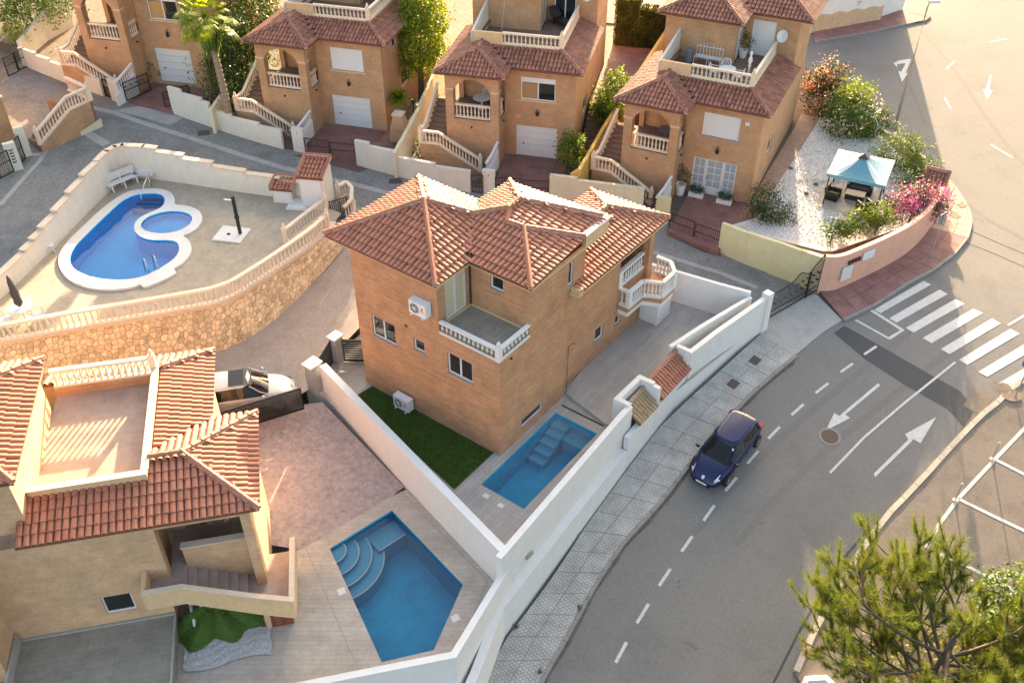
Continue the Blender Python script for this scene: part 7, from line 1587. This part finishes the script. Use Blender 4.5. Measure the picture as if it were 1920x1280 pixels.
# pine in the lower right corner, seen from above
base = Vector((13.3, 16.7, ground_z(13.3, 16.7))); pn = empty('pine_tree', base, 0, 'sprawling pine with tufted needles filling the lower right corner', 'pine tree')
pn.scale = (1.3, 1.3, 1.22); rr = random.Random(2024); wd = MB(); nd = MB(); dr = MB(); tufts = []
Ht = 6.4
wd.tube([(0, 0, -.3), (.15, .1, 2.5), (.1, .3, 4.4), (.3, .5, Ht)], .26, 8, .07)
def branch(p, d, L, r_, lvl):
    pts = [p]; q = p; dd = d.normalized(); k = 5
    for i in range(k):
        dd = (dd+Vector((rr.gauss(0, .13), rr.gauss(0, .13), .05+.05*lvl))).normalized(); q = q+dd*(L/k); pts.append(q)
    wd.tube(pts, r_*.8, 5, r_*.3, cap=False)
    if lvl < 2:
        n_ = 5 if lvl == 0 else 3
        for i in range(n_):
            t = .35+.6*(i+rr.random()*.6)/n_; j = min(int(t*k), k-1); pp_ = pts[j].lerp(pts[j+1], t*k-j); sd_ = dd.cross(Vector((0, 0, 1))).normalized()*(1 if i % 2 else -1)
            branch(pp_, dd*.75+sd_*rr.uniform(.5, 1.0)+Vector((0, 0, rr.uniform(-.05, .35))), L*rr.uniform(.34, .55), r_*.45, lvl+1)
    tufts.append((pts[-1], dd, rr.uniform(.8, 1.15)))
    if lvl >= 1: tufts.append((pts[3], dd, rr.uniform(.6, .95)))
    if lvl == 2: tufts.append((pts[2], dd, rr.uniform(.5, .8)))
for i in range(34):
    z = 2.2+3.9*(i/33)**.8; a = i*2.399+rr.uniform(-.3, .3); L = (4.3-1.8*((z-2.2)/4.2))*rr.uniform(.6, 1.15)
    branch(Vector((.1+.03*z, .07*z, z)), Vector((math.cos(a), math.sin(a), rr.uniform(.0, .3))), L, .07, 0)
branch(Vector((.3, .5, Ht-.3)), Vector((.1, .1, 1)), 1.1, .05, 1)
for c, d, s_ in tufts:
    up = (d+Vector((0, 0, .55))).normalized(); a0 = up.orthogonal().normalized(); b0 = up.cross(a0); m_ = dr if rr.random() < .05 else nd
    for i in range(92):
        t = rr.uniform(-.30, .16)*s_; th_ = rr.uniform(0, 6.283); el = rr.uniform(.35, 1.15)*(1-.35*(t > .08)); o_ = c+up*t; q = (up*math.cos(el)+(a0*math.cos(th_)+b0*math.sin(th_))*math.sin(el)); l = rr.uniform(.20, .33)*s_; w_ = q.orthogonal().normalized()*.0060
        m_.add([o_-w_, o_+w_, o_+q*l], [(0, 1, 2)])
wd.build('trunk', 'bark', pn, recalc=False, smooth=True, uv=False); nd.build('crown', 'pine', pn, recalc=False, uv=False); dr.build('dry_tufts', 'dry', pn, recalc=False, uv=False)
p = Vector((16.69,19.49,3.2)); bush('bright_shrub', (p.x, p.y, ground_z(p.x, p.y)), [(0,0,6.2,1.2,1.0,1.3), (.6,-.7,5.0,1.5,1.3,2.0), (-.1,-1.3,3.6,1.3,1.1,2.0)], 7500, .15, 'leaf', 'bright broad leaved shrub behind the pine at the right edge', 'shrub', seed=61, flowers=('leaf_y', 900, .14))
pl_ = empty('planter_wall', (0, 0, 0), 0, 'low white planter wall under the pine', 'wall'); PWL = [(10.51,19.33),(11.09,20.18),(11.83,20.22),(12.56,19.33)]; MB().wall(PWL, .2, -6, [ground_z(*p)+.45 for p in PWL]).build('wall_body', 'white', pl_)
bush('scrub', (15.34,21.4,-3.01), [(0,0,.5,1.5,1.2,.6), (1.8,-.8,.6,1.4,1.2,.7), (-1.2,-1.2,.4,1.2,.9,.5)], 2600, .16, 'dry', 'low dry scrub on the ground under the pine', 'scrub', seed=71, aspect=4., flowers=('leaf', 900, .12))
# weeds at the foot of the street wall
wm = MB(); rr = random.Random(8); wp = [(2.69,26.6),(0.99,20.62),(2.61,23.24),(0.08,22.42)]
for x, y in wp:
    z = ground_z(x, y)+.12
    for _ in range(26):
        a = rr.uniform(0, 6.28); l = rr.uniform(.08, .2); c = Vector((x+rr.gauss(0, .06), y+rr.gauss(0, .06), z)); t = c+Vector((l*.7*math.cos(a), l*.7*math.sin(a), l)); s_ = Vector((-math.sin(a), math.cos(a), 0))*.018; wm.add([c-s_, c+s_, t], [(0, 1, 2)])
tag(wm.build('weeds', 'leaf', None, recalc=False, uv=False), 'little weeds at the foot of the street wall and kerb', 'weeds', kind='stuff')

# ================================================================== CARS
def car(p, yaw, slope, label, paint, L=4.05, W=1.72, Hh=1.47, suv=False, red_seat=False):
    e = empty('parked_car', p, 0, label, 'car'); e.rotation_mode = 'XYZ'
    fwd = Vector((math.cos(yaw), math.sin(yaw), -slope)).normalized(); lf = Vector((-math.sin(yaw), math.cos(yaw), 0)); up = fwd.cross(lf)
    e.rotation_euler = Matrix((fwd, lf, up)).transposed().to_euler()
    h = W/2; zb = .20; hk = 1.0 if not suv else 1.09
    # lower body: stations along x (rear to front): half width, sill z, belt z, deck z
    st = [(-L/2, .70, .38, .62, .74), (-L/2+.10, .86, .26, .80, .92), (-L/2+.45, .97, zb, .88, .97), (-.9, 1.0, zb, .90, .98), (0, 1.0, zb, .89, .97), (.75, .995, zb, .86, .95), (1.15, .98, zb, .82, .93), (L/2-.55, .94, zb, .72, .84), (L/2-.22, .84, .22, .58, .70), (L/2-.03, .66, .30, .46, .54), (L/2+.02, .5, .34, .42, .46)]
    mb = MB(); ring = []
    for x, k, z0, z1, z2 in st:
        w_ = h*k; z1 *= hk; z2 *= hk
        r_ = [(0, z0), (w_*.8, z0), (w_*.97, z0+.10), (w_, (z0+z1)/2), (w_*.985, z1-.06), (w_*.93, z1+.02), (w_*.80, z2-.02), (w_*.45, z2+.015), (0, z2+.03)]
        r_ = [(y, z) for y, z in r_]+[(-y, z) for y, z in r_[-2:0:-1]]; ring.append([(x, y, z) for y, z in r_])
    n = len(ring[0]); mb.add([q for g_ in ring for q in g_], [(i*n+j, i*n+(j+1) % n, (i+1)*n+(j+1) % n, (i+1)*n+j) for i in range(len(ring)-1) for j in range(n)]+[tuple(range(n)), tuple(range(len(ring)*n-1, (len(ring)-1)*n-1, -1))])
    body = mb.build('body', paint, e, smooth=True, uv=False); m_ = body.modifiers.new('sub', 'SUBSURF'); m_.levels = m_.render_levels = 2
    # greenhouse: plan outlines at belt, mid and roof
    zt = Hh-.03
    def outline(x0, x1, w_, t): return [(x0, -w_*.82), (x0+.12, -w_), (x1-.35, -w_), (x1-.06, -w_*.72), (x1, 0), (x1-.06, w_*.72), (x1-.35, w_), (x0+.12, w_), (x0, w_*.82), (x0-.03, 0)]
    lv = [(outline(-L/2+.22, 1.12, h*.90, 0), .93*hk), (outline(-L/2+.34, .72, h*.82, 0), 1.20*(hk if suv else 1)), (outline(-L/2+.52, .30, h*.70, 0), zt-.03)]
    g_ = MB(); vs_ = [(x, y, z) for o_, z in lv for x, y in o_]; k = 10
    g_.add(vs_, [(i*k+j, i*k+(j+1) % k, (i+1)*k+(j+1) % k, (i+1)*k+j) for i in range(2) for j in range(k)]); gl = g_.build('windows', 'car_glass', e, smooth=True, uv=False)
    r_ = MB(); o2 = outline(-L/2+.40, .34, h*.735, 0); o1 = outline(-L/2+.62, .12, h*.60, 0)
    r_.add([(x, y, zt-.055) for x, y in o2]+[(x, y, zt-.005) for x, y in [(a*.97-.01, b*.95) for a, b in o2]]+[(x, y, zt+.02) for x, y in o1], [(i*k+j, i*k+(j+1) % k, (i+1)*k+(j+1) % k, (i+1)*k+j) for i in range(2) for j in range(k)]+[tuple(range(20, 30))])
    rf = r_.build('roof', paint, e, smooth=True, uv=False)
    if suv: q = MB(); q.add([(.05, -h*.62, zt+.036), (.40, -h*.64, zt-.035), (.40, h*.64, zt-.035), (.05, h*.62, zt+.036), (-.62, h*.62, zt+.038), (-.62, -h*.62, zt+.038)], [(0, 1, 2, 3), (5, 0, 3, 4)]); q.build('sunroof', 'car_glass', rf, uv=False)
    for s_ in (-1, 1):
        q = MB(); q.tube([(1.05, s_*h*.86, .95*hk), (.70, s_*h*.80, 1.2), (.28, s_*h*.70, zt-.04)], .032, 5); q.build('pillar', paint, gl)
        q = MB(); q.bar((-.28, s_*(h*.905), .95*hk), (-.36, s_*h*.715, zt-.05), .07, .03); q.build('pillar', 'trim', gl)
        q = MB(); q.tube([(-L/2+.42, s_*h*.88, .96*hk), (-L/2+.62, s_*h*.72, zt-.05)], .07, 5); q.build('pillar', paint, gl)
        q = MB(); q.lathe([(0, -.07), (.07, -.06), (.10, 0), (.07, .07), (0, .08)], 8); m2 = q.build('mirror', paint, e, smooth=True, uv=False, loc=(.82, s_*(h+.10), 1.0*hk)); m2.scale = (.9, 1.15, 1)
        # headlight, tail light, door seams and handle
        q = MB(); pts = [(L/2-.12, .60), (L/2-.34, .80), (L/2-.72, .84), (L/2-.50, .68)]
        zz_ = lambda x: (.60+.30*(L/2-x))*hk
        q.add([(x, s_*h*y, zz_(x)-.10*(y > .7)+.055) for x, y in pts]+[(x, s_*h*(y+.05), zz_(x)-.20) for x, y in pts[:3]], [(0, 1, 2, 3), (0, 4, 5, 1), (1, 5, 6, 2)]); q.build('headlight', 'lamp_glass', e, uv=False)
        q = MB(); q.box(-L/2+.10, -L/2+.34, min(s_*h*.72, s_*h*.915), max(s_*h*.72, s_*h*.915), .76*hk, .96*hk); q.build('tail_light', 'red_glass', e, uv=False)
        for x_ in (-1.32, -.33, .78): q = MB(); q.box(x_-.008, x_+.008, min(s_*h*.985, s_*(h+.004)), max(s_*h*.985, s_*(h+.004)), .32, .86); q.build('door_seam', 'trim', e, uv=False)
        for x_ in (-.55, -1.25 if suv else -.6):
            q = MB(); q.box(x_-.09, x_+.09, min(s_*h*.98, s_*(h+.022)), max(s_*h*.98, s_*(h+.022)), .80*hk, .83*hk); q.build('door_handle', paint, e, uv=False)
        for x_ in (L/2-.80, -L/2+.69):
            rw = .31 if not suv else .34
            q = MB(); q.add([(x_+(rw+.06)*math.cos(t*PI/8), s_*(h*1.002), rw+(rw+.06)*math.sin(t*PI/8)) for t in range(-1, 10)], [tuple(range(11))]); q.build('wheel_arch', 'trim', e, uv=False)
            q = MB(); q.lathe([(rw*.62, -.11), (rw*.96, -.10), (rw, -.06), (rw, .06), (rw*.96, .10), (rw*.62, .11)], 20, cap=False); wh = q.build('wheel', 'tyre', e, smooth=True, uv=False, loc=(x_, s_*(h-.07), rw)); wh.rotation_euler = (R(90), 0, 0)
            q = MB(); q.lathe([(rw*.64, .07*-s_), (rw*.60, .095*-s_), (rw*.2, .06*-s_), (0, .075*-s_)], 14, cap=False)
            for t in range(5): a = 2*PI*t/5; q.bar((0, 0, .10*-s_), (rw*.6*math.cos(a), rw*.6*math.sin(a), .105*-s_), .075, .02)
            q.build('rim', 'rim', wh, uv=False)
    q = MB(); q.box(L/2-.14, L/2+.035, -.42, .42, .26, .42); q.build('grille', 'trim', e, uv=False); q = MB(); q.box(L/2+.03, L/2+.045, -.26, .26, .36, .46); q.build('number_plate', 'paper', e, uv=False)
    # lion like badge kept as a plain raised shield
    q = MB(); q.add([(L/2-.17, -.07, .655*hk), (L/2-.17, .07, .655*hk), (L/2-.07, .06, .575*hk), (L/2-.02, 0, .54*hk), (L/2-.07, -.06, .575*hk)], [(0, 1, 2, 3, 4)]); ob = q.build('badge', 'steel', e, uv=False); ob.location.z = .05
    q = MB(); q.bar((1.02, .1, .99*hk), (.70, .55, 1.21), .02, .012); q.build('wiper', 'trim', e, uv=False)
    q = MB(); q.tube([(-L/2+.75, 0, zt), (-L/2+.55, 0, zt+.16)], .01, 4); q.build('aerial', 'trim', e, uv=False)
    if red_seat: q = MB(); q.add([(.35, .10, zt-.12), (.40, -.38, zt-.12), (.62, -.42, 1.22), (.56, .05, 1.25)], [(0, 1, 2, 3)]); q.build('sunshade', 'seat', e, uv=False)
    if red_seat: q = MB(); q.add([(.36, .30, zt-.085), (.36, .56, zt-.10), (.44, .57, zt-.16), (.44, .30, zt-.145)], [(0, 1, 2, 3)]); q.build('sticker', 'paper', e, uv=False)
    return e
car((9.6, 30.6, ground_z(9.6, 30.6)+.01), R(231), .13, 'dark navy hatchback parked at the kerb', 'navy', L=4.16, W=1.75, Hh=1.48, red_seat=True)
car((-12.25, 32.5, .02), R(13), 0., 'white silver car with a dark sunroof behind the black slatted gate', 'silver', L=4.4, W=1.82, Hh=1.62, suv=True)
